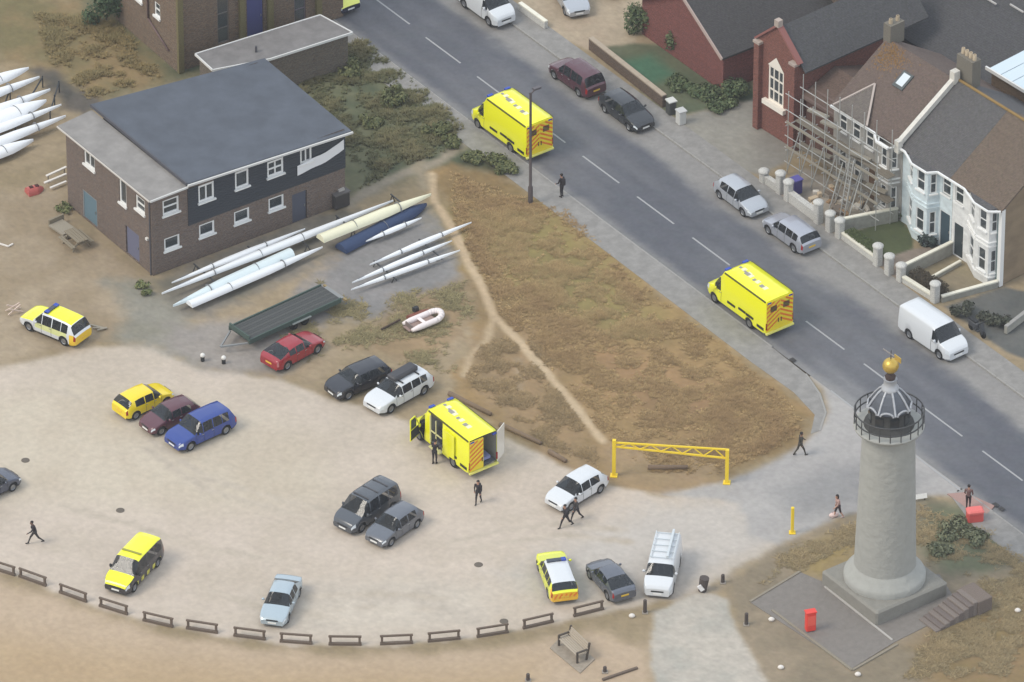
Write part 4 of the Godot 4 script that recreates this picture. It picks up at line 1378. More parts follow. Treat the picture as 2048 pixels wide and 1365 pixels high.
	for q in [[Vector3(-9.6, 5.78, 0.36), Vector3(-9.1, 5.78, 0.36)], [Vector3(-9.1, 5.78, 0.36), Vector3(-7.8, 5.76, 0.95)], [Vector3(-7.8, 5.76, 0.95), Vector3(-6.35, 5.76, 0.95)], [Vector3(-6.35, 5.76, 0.95), Vector3(-5.95, 5.78, 0.36)], [Vector3(-5.95, 5.78, 0.36), Vector3(-4.84, 5.78, 0.36)]]:
		ga.bar(q[0], q[1], 0.12, 0.12)
	put(ga, "gutter", wf, a)
	var bra := MB.new()
	bra.prism(pts([-9.2, 0.0, -7.8, 0.9, -6.35, 0.9, -6.0, 0.0]), 5.72, 5.82)
	put(bra, "bay_roof", slate, a)
	# party parapet, white, stepping down the slope to a bracket at the eave
	var pp := MB.new()
	pp.bar(Vector3(-9.72, 9.25, -4.6), Vector3(-9.72, 6.1, 0.35), 0.32, 0.36)
	pp.box(Vector3(-9.72, 5.9, 0.35), Vector3(0.4, 0.9, 0.4))
	pp.box(Vector3(-9.72, 9.3, -4.4), Vector3(0.45, 0.9, 0.5))
	put(pp, "parapet", tmat("parapet_white", c8(226, 222, 212), 0.85, "blot", 0.3), a)
	var ch := bx("chimney", tmat("chimney_render", c8(140, 134, 122), 0.92, "rough", 0.5), a, Vector3(-9.3, 9.7, -5.2), Vector3(1.5, 2.0, 0.75))
	for k in 4:
		var cp := MB.new()
		cp.sm(true)
		cp.lathe([[0.14, 10.7], [0.12, 11.1], [0.09, 11.1], [0.09, 10.9]], 10, Vector3(-9.85 + 0.36 * k, 0, -5.2))
		put(cp, "chimney_pot", mat("pot_buff", c8(176, 160, 136), 0.9), ch)
	# scaffolded house
	var c := thing("terraced_house", "grey terraced house behind scaffolding with rooflight in mauve tiles", "house", at, yaw)
	var grey := tmat("grey_render", c8(176, 172, 166), 0.9, "blot", 0.3)
	var mauve := tmat("mauve_tile", c8(116, 102, 94), 0.9, "slate", 0.6, "rough_n", 0.35)
	var mc := MB.new()
	var hc := [[0.9, 4.8, 0.8, 1.5], [2.2, 4.8, 0.8, 1.5], [3.5, 4.8, 0.8, 1.5], [0.9, 1.75, 0.8, 1.7], [2.4, 1.75, 0.8, 1.7]]
	var dc := [[3.9, 1.3, 0.95, 2.5]]
	holed(mc, Vector3(-16.4, 0, 0), I, 6.74, 5.85, hc + dc)
	put(mc, "wall", grey, c)
	for h in hc:
		window(c, Vector3(-16.4, 0, 0), I, h, 1, 2, wf, 0.1, 0.09, 0.11)
	door(c, Vector3(-16.4, 0, 0), I, dc[0], mat("door_brown", c8(110, 84, 62), 0.6), wf)
	bay(c, [Vector3(-11.9, 0, 0.002), Vector3(-11.2, 0, 0.7), Vector3(-10.2, 0, 0.7), Vector3(-9.9, 0, 0.002)], grey, wf, wf)
	roof_slope(c, "roof", mauve, -16.4, -9.9, 0.3, 5.82, -4.5, 9.0)
	roof_slope(c, "roof", mauve, -16.4, -9.9, -9.3, 5.82, -4.5, 9.0)
	bx("back_wall", grey, c, Vector3(-13.1, 2.9, -9.0), Vector3(6.5, 5.8, 0.2))
	var sw := MB.new()
	holed(sw, Vector3(-16.4, 0, -9.0), Basis(Vector3(0, 0, 1), Vector3.UP, Vector3(-1, 0, 0)), 9.0, 5.85, [])
	sw.tri(Vector3(-16.4, 5.85, -9.0), Vector3(-16.4, 9.0, -4.5), Vector3(-16.4, 5.85, 0))
	put(sw, "end_wall", grey, c)
	# lower hipped roof over the left bay, with pale hip tiles
	var hip := MB.new()
	hip.tri(Vector3(-16.0, 6.0, 0.45), Vector3(-14.6, 7.35, -1.9), Vector3(-12.7, 6.0, 0.45))
	hip.tri(Vector3(-16.0, 6.0, 0.45), Vector3(-16.2, 6.0, -0.2), Vector3(-14.6, 7.35, -1.9))
	put(hip, "bay_roof", tmat("bay_tile", c8(120, 114, 108), 0.9, "slate", 0.6), c)
	var hl := MB.new()
	hl.bar(Vector3(-16.0, 6.03, 0.45), Vector3(-14.6, 7.38, -1.9), 0.13, 0.08)
	hl.bar(Vector3(-12.7, 6.03, 0.45), Vector3(-14.6, 7.38, -1.9), 0.13, 0.08)
	put(hl, "hip_tiles", mat("hip_pale", c8(176, 164, 156), 0.9), c)
	var slope := (9.0 - 5.82) / 4.8
	var sy := 5.82 + (0.3 + 2.9) * slope
	var rl := bx("rooflight", mat("rooflight_frame", c8(74, 80, 80), 0.6), c, Vector3(-13.0, sy + 0.04, -2.9), Vector3(0.95, 0.12, 1.25), Basis(Vector3.RIGHT, atan(slope)))
	bx("pane", mat("rooflight_pane", c8(206, 214, 218), 0.1), rl, Vector3(-13.0, sy + 0.11, -2.9), Vector3(0.62, 0.03, 0.9), Basis(Vector3.RIGHT, atan(slope)))
	var gc := MB.new()
	gc.bar(Vector3(-16.3, 5.78, 0.4), Vector3(-12.0, 5.78, 0.4), 0.14, 0.14)
	gc.bar(Vector3(-12.0, 5.78, 0.4), Vector3(-11.2, 5.76, 0.95), 0.14, 0.14)
	gc.bar(Vector3(-11.2, 5.76, 0.95), Vector3(-10.1, 5.76, 0.95), 0.14, 0.14)
	put(gc, "gutter", wf, c)
	# patches of orange lichen near the ridge: scattered crusts
	var rn := RandomNumberGenerator.new()
	rn.seed = 71
	var lk := MB.new()
	for i in 700:
		var x := -15.3 + rn.randfn(0.0, 0.8)
		var z := -3.75 + rn.randfn(0.0, 0.45)
		if x < -16.3 or x > -9.95 or z < -4.4 or z > 0.0:
			continue
		var y := 5.82 + (0.3 - z) * slope + 0.012
		var s := rn.randf_range(0.015, 0.055)
		var bs := Basis(Vector3.RIGHT, atan(slope))
		var ct := Vector3(x, y, z)
		lk.quad(ct + bs * Vector3(-s, 0, -s), ct + bs * Vector3(s * 0.7, 0, -s), ct + bs * Vector3(s, 0, s * 0.8), ct + bs * Vector3(-s * 0.8, 0, s))
	stuff(put(lk, "lichen", tmat("lichen_orange", c8(158, 122, 76), 0.95, "rough", 0.7), c))
	var ck := bx("chimney", tmat("chimney_render", c8(140, 134, 122), 0.92, "rough", 0.5), c, Vector3(-16.2, 9.4, -4.9), Vector3(0.7, 1.5, 1.2))
	for k in 2:
		var cp := MB.new()
		cp.lathe([[0.14, 10.1], [0.12, 10.5], [0.09, 10.5], [0.09, 10.3]], 10, Vector3(-16.2, 0, -5.2 + 0.6 * k))
		put(cp, "chimney_pot", mat("pot_buff"), ck)
	# lower brick link between the scaffolded house and the chapel gable
	var lk2 := thing("brick_link", "low dark brick outbuilding between chapel gable and scaffolded house", "building", at, yaw)
	var rb := tmat("dark_red_brick", c8(118, 84, 74), 0.92, "brick", 0.8)
	var lw := MB.new()
	lw.prism(pts([-20.1, -0.9, -16.5, -0.9, -16.5, -6.0, -20.1, -6.0]), 0.0, 4.3)
	put(lw, "wall", rb, lk2)
	roof_slope(lk2, "roof", tmat("link_roof", c8(112, 94, 84), 0.9, "slate", 0.6), -20.2, -16.45, -0.6, 4.35, -3.4, 5.4)
	roof_slope(lk2, "roof", tmat("link_roof"  , c8(112, 94, 84), 0.9, "slate", 0.6), -20.2, -16.45, -6.2, 4.35, -3.4, 5.4)
	for z in [-0.55, -1.3]:
		bx("eave_board", mat("eave_brown", c8(110, 92, 84), 0.8), lk2, Vector3(-18.3, 4.3 + (-0.6 - z) * 0.375, z), Vector3(3.6, 0.2, 0.16))

func make_chapel_and_back_roofs() -> void:
	var yaw := deg_to_rad(-50.4)
	var at := Vector3(31.38, 0.00, -6.45)
	var red := tmat("red_brick", c8(152, 100, 88), 0.92, "brick", 0.8, "rough_n", 0.25)
	var grey_roof := tmat("chapel_slate", c8(92, 93, 95), 0.85, "slate", 0.5, "rough_n", 0.3)
	var cream := mat("cream_stone", c8(232, 224, 212), 0.8)
	var I := Basis.IDENTITY
	var d := thing("chapel", "red brick chapel with tall white gabled window", "building", at, yaw)
	var f := MB.new()
	var z := -0.35
	var x0 := -24.45
	var L := 4.15
	var win := [1.95, 3.95, 1.5, 2.7]
	holed(f, Vector3(x0, 0, z), I, L, 6.7, [win], 0.16)
	f.tri(Vector3(x0, 6.7, z), Vector3(x0 + L / 2, 8.7, z), Vector3(x0 + L, 6.7, z))
	holed(f, Vector3(x0, 0, z - 9), Basis(Vector3(0, 0, 1), Vector3.UP, Vector3(-1, 0, 0)), 9, 6.4, [])
	holed(f, Vector3(x0 + L, 0, z), Basis(Vector3(0, 0, -1), Vector3.UP, Vector3(1, 0, 0)), 9, 6.4, [])
	put(f, "wall", red, d)
	window(d, Vector3(x0, 0, z), I, win, 3, 3, cream, 0.0, 0.06, 0.13)
	var hd := MB.new()
	hd.tri(Vector3(x0 + 1.15, 5.3, z + 0.03), Vector3(x0 + 1.95, 6.15, z + 0.03), Vector3(x0 + 2.75, 5.3, z + 0.03))
	put(hd, "window_head", cream, d)
	bx("window_sill", cream, d, Vector3(x0 + 1.95, 2.45, z + 0.14), Vector3(2.1, 0.32, 0.34))
	for s in [x0 + 0.3, x0 + 3.85]:
		bx("buttress", red, d, Vector3(s, 3.3, z + 0.16), Vector3(0.5, 6.6, 0.34))
		bx("buttress_cap", mat("cap_stone", c8(170, 156, 146), 0.9), d, Vector3(s, 6.68, z + 0.16), Vector3(0.62, 0.18, 0.45))
	bx("finial", mat("cap_stone"), d, Vector3(x0 + L / 2, 8.9, z), Vector3(0.4, 0.5, 0.4))
	for s in [-1, 1]:
		var cop := MB.new()
		cop.bar(Vector3(x0 + L / 2, 8.75, z - 0.05), Vector3(x0 + L / 2 + s * (L / 2 + 0.1), 6.75, z - 0.05), 0.42, 0.14)
		put(cop, "coping", mat("coping_red", c8(140, 92, 86), 0.9), d)
	# roof with ridge running back from the gable, right slope in view
	for s in [-1, 1]:
		var b := MB.new()
		var xm := x0 + L / 2
		var xe: float = xm + s * 2.5
		if s == 1:
			b.slab([Vector3(xm, 8.55, z - 11.0), Vector3(xe, 6.2, z - 11.0), Vector3(xe, 6.2, z - 0.2), Vector3(xm, 8.55, z - 0.2)], 0.12)
		else:
			b.slab([Vector3(xe, 6.2, z - 11.0), Vector3(xm, 8.55, z - 11.0), Vector3(xm, 8.55, z - 0.2), Vector3(xe, 6.2, z - 0.2)], 0.12)
		put(b, "roof", grey_roof, d)
	# big dark-roofed house beyond the garden, gable towards the street
	var e := thing("dark_roofed_house", "red-gabled house with a large dark roof beyond the garden", "house")
	var dark := tmat("dark_tile", c8(80, 79, 80), 0.85, "slate", 0.5, "rough_n", 0.3)
	var w := MB.new()
	var g0 := 12.1
	w.quad(sp(-21.9, g0, 3.0), sp(-12.9, g0, 3.0), sp(-12.9, g0, 0), sp(-21.9, g0, 0))
	w.tri(sp(-21.9, g0, 3.0), sp(-17.4, g0, 5.6), sp(-12.9, g0, 3.0))
	w.quad(sp(-12.9, g0, 2.9), sp(-12.9, 27, 2.9), sp(-12.9, 27, 0), sp(-12.9, g0, 0))
	w.quad(sp(-21.9, 27, 2.9), sp(-21.9, g0, 2.9), sp(-21.9, g0, 0), sp(-21.9, 27, 0))
	put(w, "wall", tmat("gable_red", c8(150, 94, 88), 0.92, "brick", 0.8), e)
	for s in [-1, 1]:
		var b := MB.new()
		var ae: float = -17.4 + s * 4.8
		if s == 1:
			b.slab([sp(-17.4, 27, 5.75), sp(ae, 27, 2.87), sp(ae, 11.8, 2.87), sp(-17.4, 11.8, 5.75)], 0.14)
		else:
			b.slab([sp(ae, 27, 2.87), sp(-17.4, 27, 5.75), sp(-17.4, 11.8, 5.75), sp(ae, 11.8, 2.87)], 0.14)
		put(b, "roof", dark, e)
		var v := MB.new()
		v.bar(sp(-17.4, 11.75, 5.7), sp(ae, 11.75, 2.82), 0.08, 0.26)
		put(v, "barge_board", mat("barge_pale", c8(178, 160, 152), 0.8), e)
	# porch posts of that house
	for q in [Vector3(10.31, 0.00, -36.91), Vector3(10.71, 0.00, -36.41)]:
		var pb := MB.new()
		pb.tube(q, q + Vector3(0, 2.3, 0), 0.07, 0.07, 8)
		put(pb, "porch_post", mat("white_frame"), e)
	# roofs behind the terrace
	var g := thing("rear_building", "dark flat-roofed range behind the terrace chimneys", "building", at, yaw)
	var gb := MB.new()
	gb.prism(pts([-30.0, -10.8, -12.6, -10.8, -12.6, -14.6, 8.0, -14.6, 8.0, -34.0, -30.0, -34.0]), 0.0, 4.2)
	put(gb, "wall", tmat("brown_brick", c8(140, 124, 114), 0.92, "brick", 0.8), g)
	var rs := tmat("rear_slate", c8(84, 85, 88), 0.85, "slate", 0.5, "rough_n", 0.3)
	roof_slope(g, "roof", rs, -30, -12.5, -10.4, 4.3, -24.0, 9.6)
	roof_slope(g, "roof", rs, -12.45, 8, -14.2, 5.8, -24.0, 9.6)
	bx("chimney", tmat("chimney_render", c8(140, 134, 122), 0.92, "rough", 0.5), g, Vector3(-21.2, 7.2, -15.5), Vector3(0.9, 3.6, 0.8))
	var h := thing("glass_roofed_extension", "rear extension with pale blue-white glazed roof behind chimney", "building", at, yaw)
	var hb := MB.new()
	hb.prism(pts([-11.8, -9.6, -3.0, -9.6, -3.0, -13.6, -11.8, -13.6]), 0.0, 6.8)
	put(hb, "wall", tmat("ext_brown", c8(120, 100, 80), 0.9, "brick", 0.8), h)
	for k in 8:
		bx("roof_panel", mat("pale_glazing", c8(200, 214, 222), 0.25), h, Vector3(-11.3 + k * 1.1, 6.95, -11.4), Vector3(1.04, 0.1, 4.3), Basis(Vector3.RIGHT, 0.05))
	var hw := MB.new()
	hw.bar(Vector3(-12.0, 6.92, -9.25), Vector3(-2.8, 6.92, -9.25), 0.12, 0.24)
	put(hw, "fascia", mat("fascia_white", c8(214, 214, 212), 0.7), h)
	for k in 4:
		bx("roof_rail", mat("rail_pale", c8(180, 176, 172), 0.6), g, Vector3(-22.6 + k * 2.1, 6.2 + 0.19 * k, -14.4 - 0.5 * k), Vector3(1.3, 0.1, 0.1))

func pillar(at: Vector3, label: String, h := 1.45, grp := "white garden gate pillars") -> void:
	var o := thing("garden_pillar", label, "pillar", at, atan2(-UZ, UX), grp)
	var b := MB.new()
	b.cbox(Vector3(0, h / 2, 0), Vector3(0.5, h, 0.5), 0.06)
	put(b, "shaft", tmat("wall_white", c8(232, 230, 224), 0.85, "rough", 0.4), o)
	var c := MB.new()
	c.sm(true)
	c.lathe([[0.36, h - 0.02], [0.38, h + 0.08], [0.3, h + 0.16], [0.0, h + 0.24]], 12)
	put(c, "cap", tmat("wall_white", c8(232, 230, 224), 0.85, "rough", 0.4), o)

func low_wall(called: String, label: String, m: Material, cap: Material, a: Vector3, b: Vector3, h: float, w := 0.22, capw := 0.32) -> void:
	var o := thing(called, label, "wall")
	var mb := MB.new()
	mb.bar(a + Vector3(0, h / 2 - 0.05, 0), b + Vector3(0, h / 2 - 0.05, 0), w, h)
	put(mb, "wall", m, o)
	var n := maxi(1, int(a.distance_to(b) / 0.9))
	for i in n:
		var p := a.lerp(b, (i + 0.01) / n)
		var q := a.lerp(b, (i + 0.99) / n)
		var c := MB.new()
		c.bar(p + Vector3(0, h - 0.02, 0), q + Vector3(0, h - 0.02, 0), capw, 0.1)
		put(c, "coping_stone", cap, o)

func make_front_gardens() -> void:
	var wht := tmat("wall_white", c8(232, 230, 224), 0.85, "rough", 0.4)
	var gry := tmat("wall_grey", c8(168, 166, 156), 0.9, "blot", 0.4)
	var cream := mat("coping_cream", c8(226, 222, 206), 0.85)
	low_wall("garden_wall", "white front wall of the scaffolded house garden", wht, wht, sp(0.15, 7.65), sp(3.1, 7.6), 0.75, 0.32, 0.42)
	low_wall("garden_wall", "short white wall stub beside the forecourt", wht, wht, sp(-2.5, 7.7), sp(-1.15, 7.75), 0.55, 0.3, 0.34)
	pillar(sp(-2.65, 7.7), "stubby white pillar at the end of the wall stub", 0.75)
	pillar(sp(-0.95, 7.75), "white pillar beside the scaffolded house gateway and forecourt")
	pillar(sp(0.05, 7.65), "white pillar at the forecourt end of the front wall", 1.35)
	pillar(sp(3.3, 7.6), "white pillar at the far end of the scaffolded house wall", 1.5)
	pillar(sp(4.55, 7.6), "white pillar between scaffolded house and lawn gateways", 1.3)
	pillar(sp(5.5, 7.65), "white pillar at the corner of the lawn wall", 1.25)
	pillar(sp(9.5, 7.65), "white pillar with domed cap beside the lawn", 1.4)
	pillar(sp(10.75, 7.6), "white pillar beside the paved path gateway", 1.3)
	pillar(sp(11.8, 7.75), "white pillar at the corner of the dark hedge", 1.1)
	pillar(sp(15.0, 8.0), "round-capped white pillar beside the parked white van", 1.3)
	low_wall("garden_wall", "low white front wall of the lawn garden", wht, cream, sp(5.75, 7.68), sp(9.25, 7.68), 0.5, 0.2, 0.24)
	low_wall("garden_wall", "low white front wall below the dark hedge", wht, cream, sp(12.05, 7.75), sp(14.75, 7.95), 0.45, 0.2, 0.3)
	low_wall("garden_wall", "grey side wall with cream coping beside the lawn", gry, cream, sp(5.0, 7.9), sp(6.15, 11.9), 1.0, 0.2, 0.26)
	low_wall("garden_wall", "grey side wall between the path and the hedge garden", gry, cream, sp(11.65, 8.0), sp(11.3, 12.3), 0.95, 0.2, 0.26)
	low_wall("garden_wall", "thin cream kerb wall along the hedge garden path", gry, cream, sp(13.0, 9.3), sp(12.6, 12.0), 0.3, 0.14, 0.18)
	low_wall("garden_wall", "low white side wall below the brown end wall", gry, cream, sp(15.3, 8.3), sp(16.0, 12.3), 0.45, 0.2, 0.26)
	low_wall("garden_wall", "long brown garden wall with pale coping by the parked cars", tmat("garden_brick", c8(126, 108, 94), 0.92, "brick", 0.8), mat("coping_buff", c8(168, 154, 136), 0.9), sp(-22.4, 8.2), sp(-13.7, 7.85), 0.9, 0.3, 0.36)
	low_wall("garden_wall", "low pale wall stub at the mouth of the beige driveway", wht, cream, sp(-29.2, 7.3), sp(-26.2, 7.3), 0.55, 0.26, 0.3)
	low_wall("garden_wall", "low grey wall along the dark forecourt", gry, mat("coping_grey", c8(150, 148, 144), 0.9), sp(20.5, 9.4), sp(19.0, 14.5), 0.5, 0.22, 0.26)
	# hedges
	hedge("clipped_hedge", "dark brown clipped hedge inside the white front wall", sp(12.2, 8.45), sp(15.0, 8.7), 0.95, 0.85, lin(70, 62, 48), 31)
	hedge("lawn_hedge", "low green hedge along the lawn's front wall", sp(5.9, 8.1), sp(9.1, 8.1), 0.75, 0.7, lin(78, 88, 52), 32)
	# blue bin and building rubbish in the scaffolded garden
	var sk := thing("wheelie_bin", "purple-blue bin by the white gate pillars", "bin", sp(-0.35, 8.6), 0.6)
	var bb := MB.new()
	bb.cbox(Vector3(0, 0.52, 0), Vector3(0.62, 1.0, 0.6), 0.05)
	put(bb, "body", mat("bin_violet", c8(72, 66, 128), 0.6), sk)
	bx("lid", mat("bin_violet_lid", c8(92, 88, 160), 0.5), sk, Vector3(0, 1.06, 0), Vector3(0.68, 0.08, 0.66))
	var rn := RandomNumberGenerator.new()
	rn.seed = 5
	for i in 26:
		var p := sp(rn.randf_range(0.4, 4.2), rn.randf_range(8.4, 11.2))
		var b := MB.new()
		var s := Vector3(rn.randf_range(0.2, 0.7), rn.randf_range(0.08, 0.3), rn.randf_range(0.15, 0.4))
		b.cbox(Vector3(0, s.y / 2, 0), s, 0.03)
		var o := put(b, "rubble_piece", mat("rubble%d" % (i % 4), [c8(196, 178, 152), c8(150, 122, 92), c8(120, 110, 100), c8(210, 204, 194)][i % 4], 0.95))
		o.position = p
		o.rotation.y = rn.randf() * 3.0
		tag(o, ["pale block of rubble in the scaffolded house garden", "brown timber offcut in the scaffolded house garden", "grey lump of rubble in the scaffolded house garden", "whitish slab of rubble in the scaffolded house garden"][i % 4], "rubble", "rubble in the scaffolded garden")

func make_scaffold() -> void:
	var o := thing("scaffold", "tube scaffolding with boarded lifts against the grey house", "scaffolding", Vector3(31.38, 0.00, -6.45), deg_to_rad(-50.4))
	var st := mat("galvanised", c8(178, 178, 174), 0.45, 0.3)
	var bd := tmat("scaffold_board", c8(148, 138, 122), 0.9, "rough", 0.8)
	var xs := [-18.6, -17.4, -16.2, -15.0, -13.8, -12.6, -11.4, -9.9]
	for x in xs:
		for z in [0.75, 2.0]:
			var b := MB.new()
			b.tube(Vector3(x, 0, z), Vector3(x, 7.2 if z < 1 else 6.4, z), 0.034, 0.034, 6)
			put(b, "standard", st, o)
	for y in [0.9, 2.0, 2.9, 3.9, 4.9, 6.1]:
		for z in [0.75, 2.0]:
			var b := MB.new()
			b.tube(Vector3(-18.9, y, z), Vector3(-9.6, y, z), 0.03, 0.03, 6)
			put(b, "ledger", st, o)
	for y in [2.0, 3.9]:
		for x in xs:
			var b := MB.new()
			b.tube(Vector3(x, y - 0.06, 0.5), Vector3(x, y - 0.06, 2.2), 0.04, 0.04, 6)
			put(b, "transom", st, o)
		for k in 3:
			for j in 3:
				bx("board", bd, o, Vector3(-17.1 + j * 3.05, y + 0.02, 0.85 + k * 0.24), Vector3(3.0, 0.04, 0.22))
		bx("toe_board", tmat("toe_board", c8(176, 168, 152), 0.9, "rough", 0.8), o, Vector3(-14.2, y + 0.14, 2.06), Vector3(9.0, 0.2, 0.04))
	for k in 7:
		var b := MB.new()
		b.tube(Vector3(xs[k], 0.2, 2.05), Vector3(xs[k + 1], 3.9, 2.05), 0.04, 0.04, 6)
		put(b, "brace", st, o)
	for x in [-13.2, -11.4]:
		var b := MB.new()
		b.tube(Vector3(x, 0.1, 3.2), Vector3(x, 3.6, 2.0), 0.04, 0.04, 6)
		put(b, "raker", st, o)
	for q in [[-17.0, 5.0, 0.8], [-15.4, 5.0, 1.1], [-12.4, 4.15, 1.2], [-16.4, 2.3, 1.0], [-13.3, 2.3, 1.3], [-11.0, 2.3, 1.0]]:
		bx("stacked_boards", tmat("toe_board", c8(176, 168, 152), 0.9, "rough", 0.8), o, Vector3(q[0], q[1], q[2]), Vector3(1.6, 0.14, 0.34), Basis(Vector3.UP, 0.2))
	var ld := MB.new()
	for s in [-0.2, 0.2]:
		ld.bar(Vector3(-12.2 + s, 0, 2.9), Vector3(-12.2 + s, 4.4, 2.12), 0.05, 0.08)
	for k in 14:
		ld.bar(Vector3(-12.4, 0.3 + k * 0.29, 2.85 - k * 0.052), Vector3(-12.0, 0.3 + k * 0.29, 2.85 - k * 0.052), 0.03, 0.03)
	put(ld, "ladder", mat("ladder_alloy", c8(190, 190, 186), 0.4, 0.5), o)

func make_tower() -> void:
	var o := thing("stone_tower", "tall grey stone column with railed gallery and gold ball", "tower", Vector3(22.7, 0, 27.1), atan2(-UZ, UX))
	var stone := tmat("tower_stone", c8(168, 168, 162), 0.92, "soil", 0.06, "rough_n", 0.45)
	var sb := MB.new()
	sb.cbox(Vector3(0, 0.5, 0), Vector3(5.5, 1.0, 5.5), 0.12)
	put(sb, "plinth", tmat("plinth_stone", c8(142, 139, 131), 0.93, "soil", 0.08, "rough_n", 0.45), o)
	var bs := MB.new()
	bs.sm(true)
	bs.lathe([[2.5, 1.0], [2.52, 1.32], [2.42, 1.5], [2.2, 1.66], [2.12, 1.86], [1.98, 2.0], [1.9, 2.1]], 48)
	put(bs, "base_moulding", stone, o)
	var sh := MB.new()
	sh.sm(true)
	var prof := []
	for k in 13:
		prof.append([lerpf(1.9, 1.6, k / 12.0), lerpf(2.05, 11.7, k / 12.0)])
	sh.lathe(prof, 48)
	put(sh, "shaft", stone, o)
	var cp := MB.new()
	cp.sm(true)
	cp.lathe([[1.6, 11.7], [1.72, 11.8], [1.78, 11.95], [2.12, 12.12], [2.16, 12.25], [2.1, 12.3], [0.0, 12.3]], 48)
	put(cp, "gallery", stone, o)
	var iron := mat("gallery_iron", c8(70, 70, 70), 0.6, 0.2)
	for y in [12.75, 13.3]:
		var rb := MB.new()
		rb.sm(true)
		for i in 40:
			var a := TAU * i / 40
			var b := TAU * (i + 1) / 40
			rb.tube(Vector3(cos(a) * 2.1, y, sin(a) * 2.1), Vector3(cos(b) * 2.1, y, sin(b) * 2.1), 0.05, 0.05, 6, false)
		put(rb, "rail", iron, o)
	for i in 20:
		var a := TAU * i / 20
		var b := MB.new()
		b.tube(Vector3(cos(a) * 2.1, 12.25, sin(a) * 2.1), Vector3(cos(a) * 2.1, 13.3, sin(a) * 2.1), 0.035, 0.035, 6)
		put(b, "baluster", iron, o)
	# lantern: dark drum with openings, then lead dome with eight ribs
	var dr := MB.new()
	dr.sm(true)
	dr.lathe([[1.55, 12.3], [1.5, 12.45], [1.22, 12.5], [1.2, 13.5], [1.3, 13.6]], 32)
	put(dr, "lantern_drum", tmat("dark_stone", c8(84, 83, 80), 0.9, "rough", 0.5), o)
	for i in 8:
		var a := TAU * (i + 0.5) / 8
		bx("lantern_pane", glass(), o, Vector3(cos(a) * 1.2, 13.05, sin(a) * 1.2), Vector3(0.1, 0.7, 0.55), Basis(Vector3.UP, -a))
	var lead := tmat("lead", c8(118, 122, 130), 0.45, "rough", 0.6)
	lead.metallic = 0.5
	var dm := MB.new()
	dm.lathe([[1.34, 13.55], [1.36, 13.66], [1.2, 13.85], [1.02, 14.2], [0.72, 14.62], [0.5, 14.82]], 8, Vector3.ZERO, PI / 8)
	put(dm, "dome", lead, o)
	for i in 8:
		var a := TAU * i / 8 + PI / 8
		var rb := MB.new()
		var pr := [[1.38, 13.66], [1.05, 14.2], [0.74, 14.62], [0.5, 14.84]]
		for k in 3:
			rb.tube(Vector3(cos(a) * pr[k][0], pr[k][1], sin(a) * pr[k][0]), Vector3(cos(a) * pr[k + 1][0], pr[k + 1][1], sin(a) * pr[k + 1][0]), 0.07, 0.06, 6)
		put(rb, "rib", mat("rib_pale", c8(178, 180, 184), 0.5, 0.2), o)
		# small arched hood over each face
		var a2 := a + PI / 8
		var hb := MB.new()
		var cc := Vector3(cos(a2) * 1.3, 13.62, sin(a2) * 1.3)
		var tx := Vector3(-sin(a2), 0, cos(a2))
		for k in 6:
			var t0 := PI * k / 6
			var t1 := PI * (k + 1) / 6
			hb.tube(cc + tx * cos(t0) * 0.4 + Vector3(0, sin(t0) * 0.26, 0), cc + tx * cos(t1) * 0.4 + Vector3(0, sin(t1) * 0.26, 0), 0.06, 0.06, 6)
		put(hb, "hood", mat("rib_pale"), o)
	var up := MB.new()
	up.sm(true)
	up.lathe([[0.52, 14.8], [0.54, 14.95], [0.4, 15.05], [0.38, 15.5], [0.44, 15.55], [0.0, 15.6]], 16)
	put(up, "cupola", mat("rib_pale"), o)
	var nk := MB.new()
	nk.sm(true)
	nk.lathe([[0.3, 15.55], [0.34, 15.75], [0.2, 15.9], [0.16, 16.1]], 14)
	put(nk, "neck", mat("neck_dark", c8(58, 40, 34), 0.6), o)
	var gold := mat("gold", c8(206, 174, 84), 0.35, 0.6)
	var gb := MB.new()
	gb.sm(true)
	gb.ball(Vector3(0, 16.5, 0), Vector3(0.5, 0.5, 0.5), 24, 14)
	put(gb, "ball", gold, o)
	# weather vane: dark rod with a gilded arrow flight
	var vb := MB.new()
	vb.tube(Vector3(0, 16.95, 0), Vector3(0, 17.6, 0), 0.04, 0.03, 6)
	put(vb, "vane_rod", iron, o)
	var va := MB.new()
	va.bar(Vector3(-0.7, 17.35, 0.05), Vector3(0.45, 17.35, 0.0), 0.05, 0.06)
	put(va, "vane_arrow", mat("vane_grey", c8(150, 144, 140), 0.5, 0.3), o)
	var vf := MB.new()
	vf.box(Vector3(0.65, 17.35, 0.0), Vector3(0.62, 0.36, 0.05))
	put(vf, "vane_tail", gold, o)
	# paved terrace and steps
	var t := MB.new()
	t.prism(pts([14.48, 28.42, 17.60, 25.27, 18.98, 26.32, 20.67, 25.01, 26.15, 25.54, 26.82, 27.63, 25.33, 30.75, 23.15, 32.56, 20.49, 35.27]), -0.1, 0.02)
	structure(put(t, "terrace", tmat("terrace_asphalt", c8(130, 124, 118), 0.93, "soil", 0.08, "rough_n", 0.4)), "grey paved terrace around the foot of the tower", "terrace")
	var ed := MB.new()
	for q in [[Vector3(15.82, 0.00, 29.30), Vector3(20.48, 0.00, 35.47)], [Vector3(20.48, 0.00, 35.47), Vector3(23.29, 0.00, 32.81)], [Vector3(17.60, 0.00, 25.27), Vector3(14.48, 0.00, 28.42)]]:
		ed.bar(q[0], q[1], 0.16, 0.14)
	tag(put(ed, "edging_kerb", tmat("edging", c8(168, 158, 140), 0.92, "rough", 0.6)), "worn stone kerb edging the tower terrace", "kerb")
	var g := MB.new()
	g.bar(Vector3(19.08, 0.00, 26.85) + Vector3(0, 0.03, 0), Vector3(23.00, 0.00, 32.40) + Vector3(0, 0.03, 0), 0.12, 0.1)
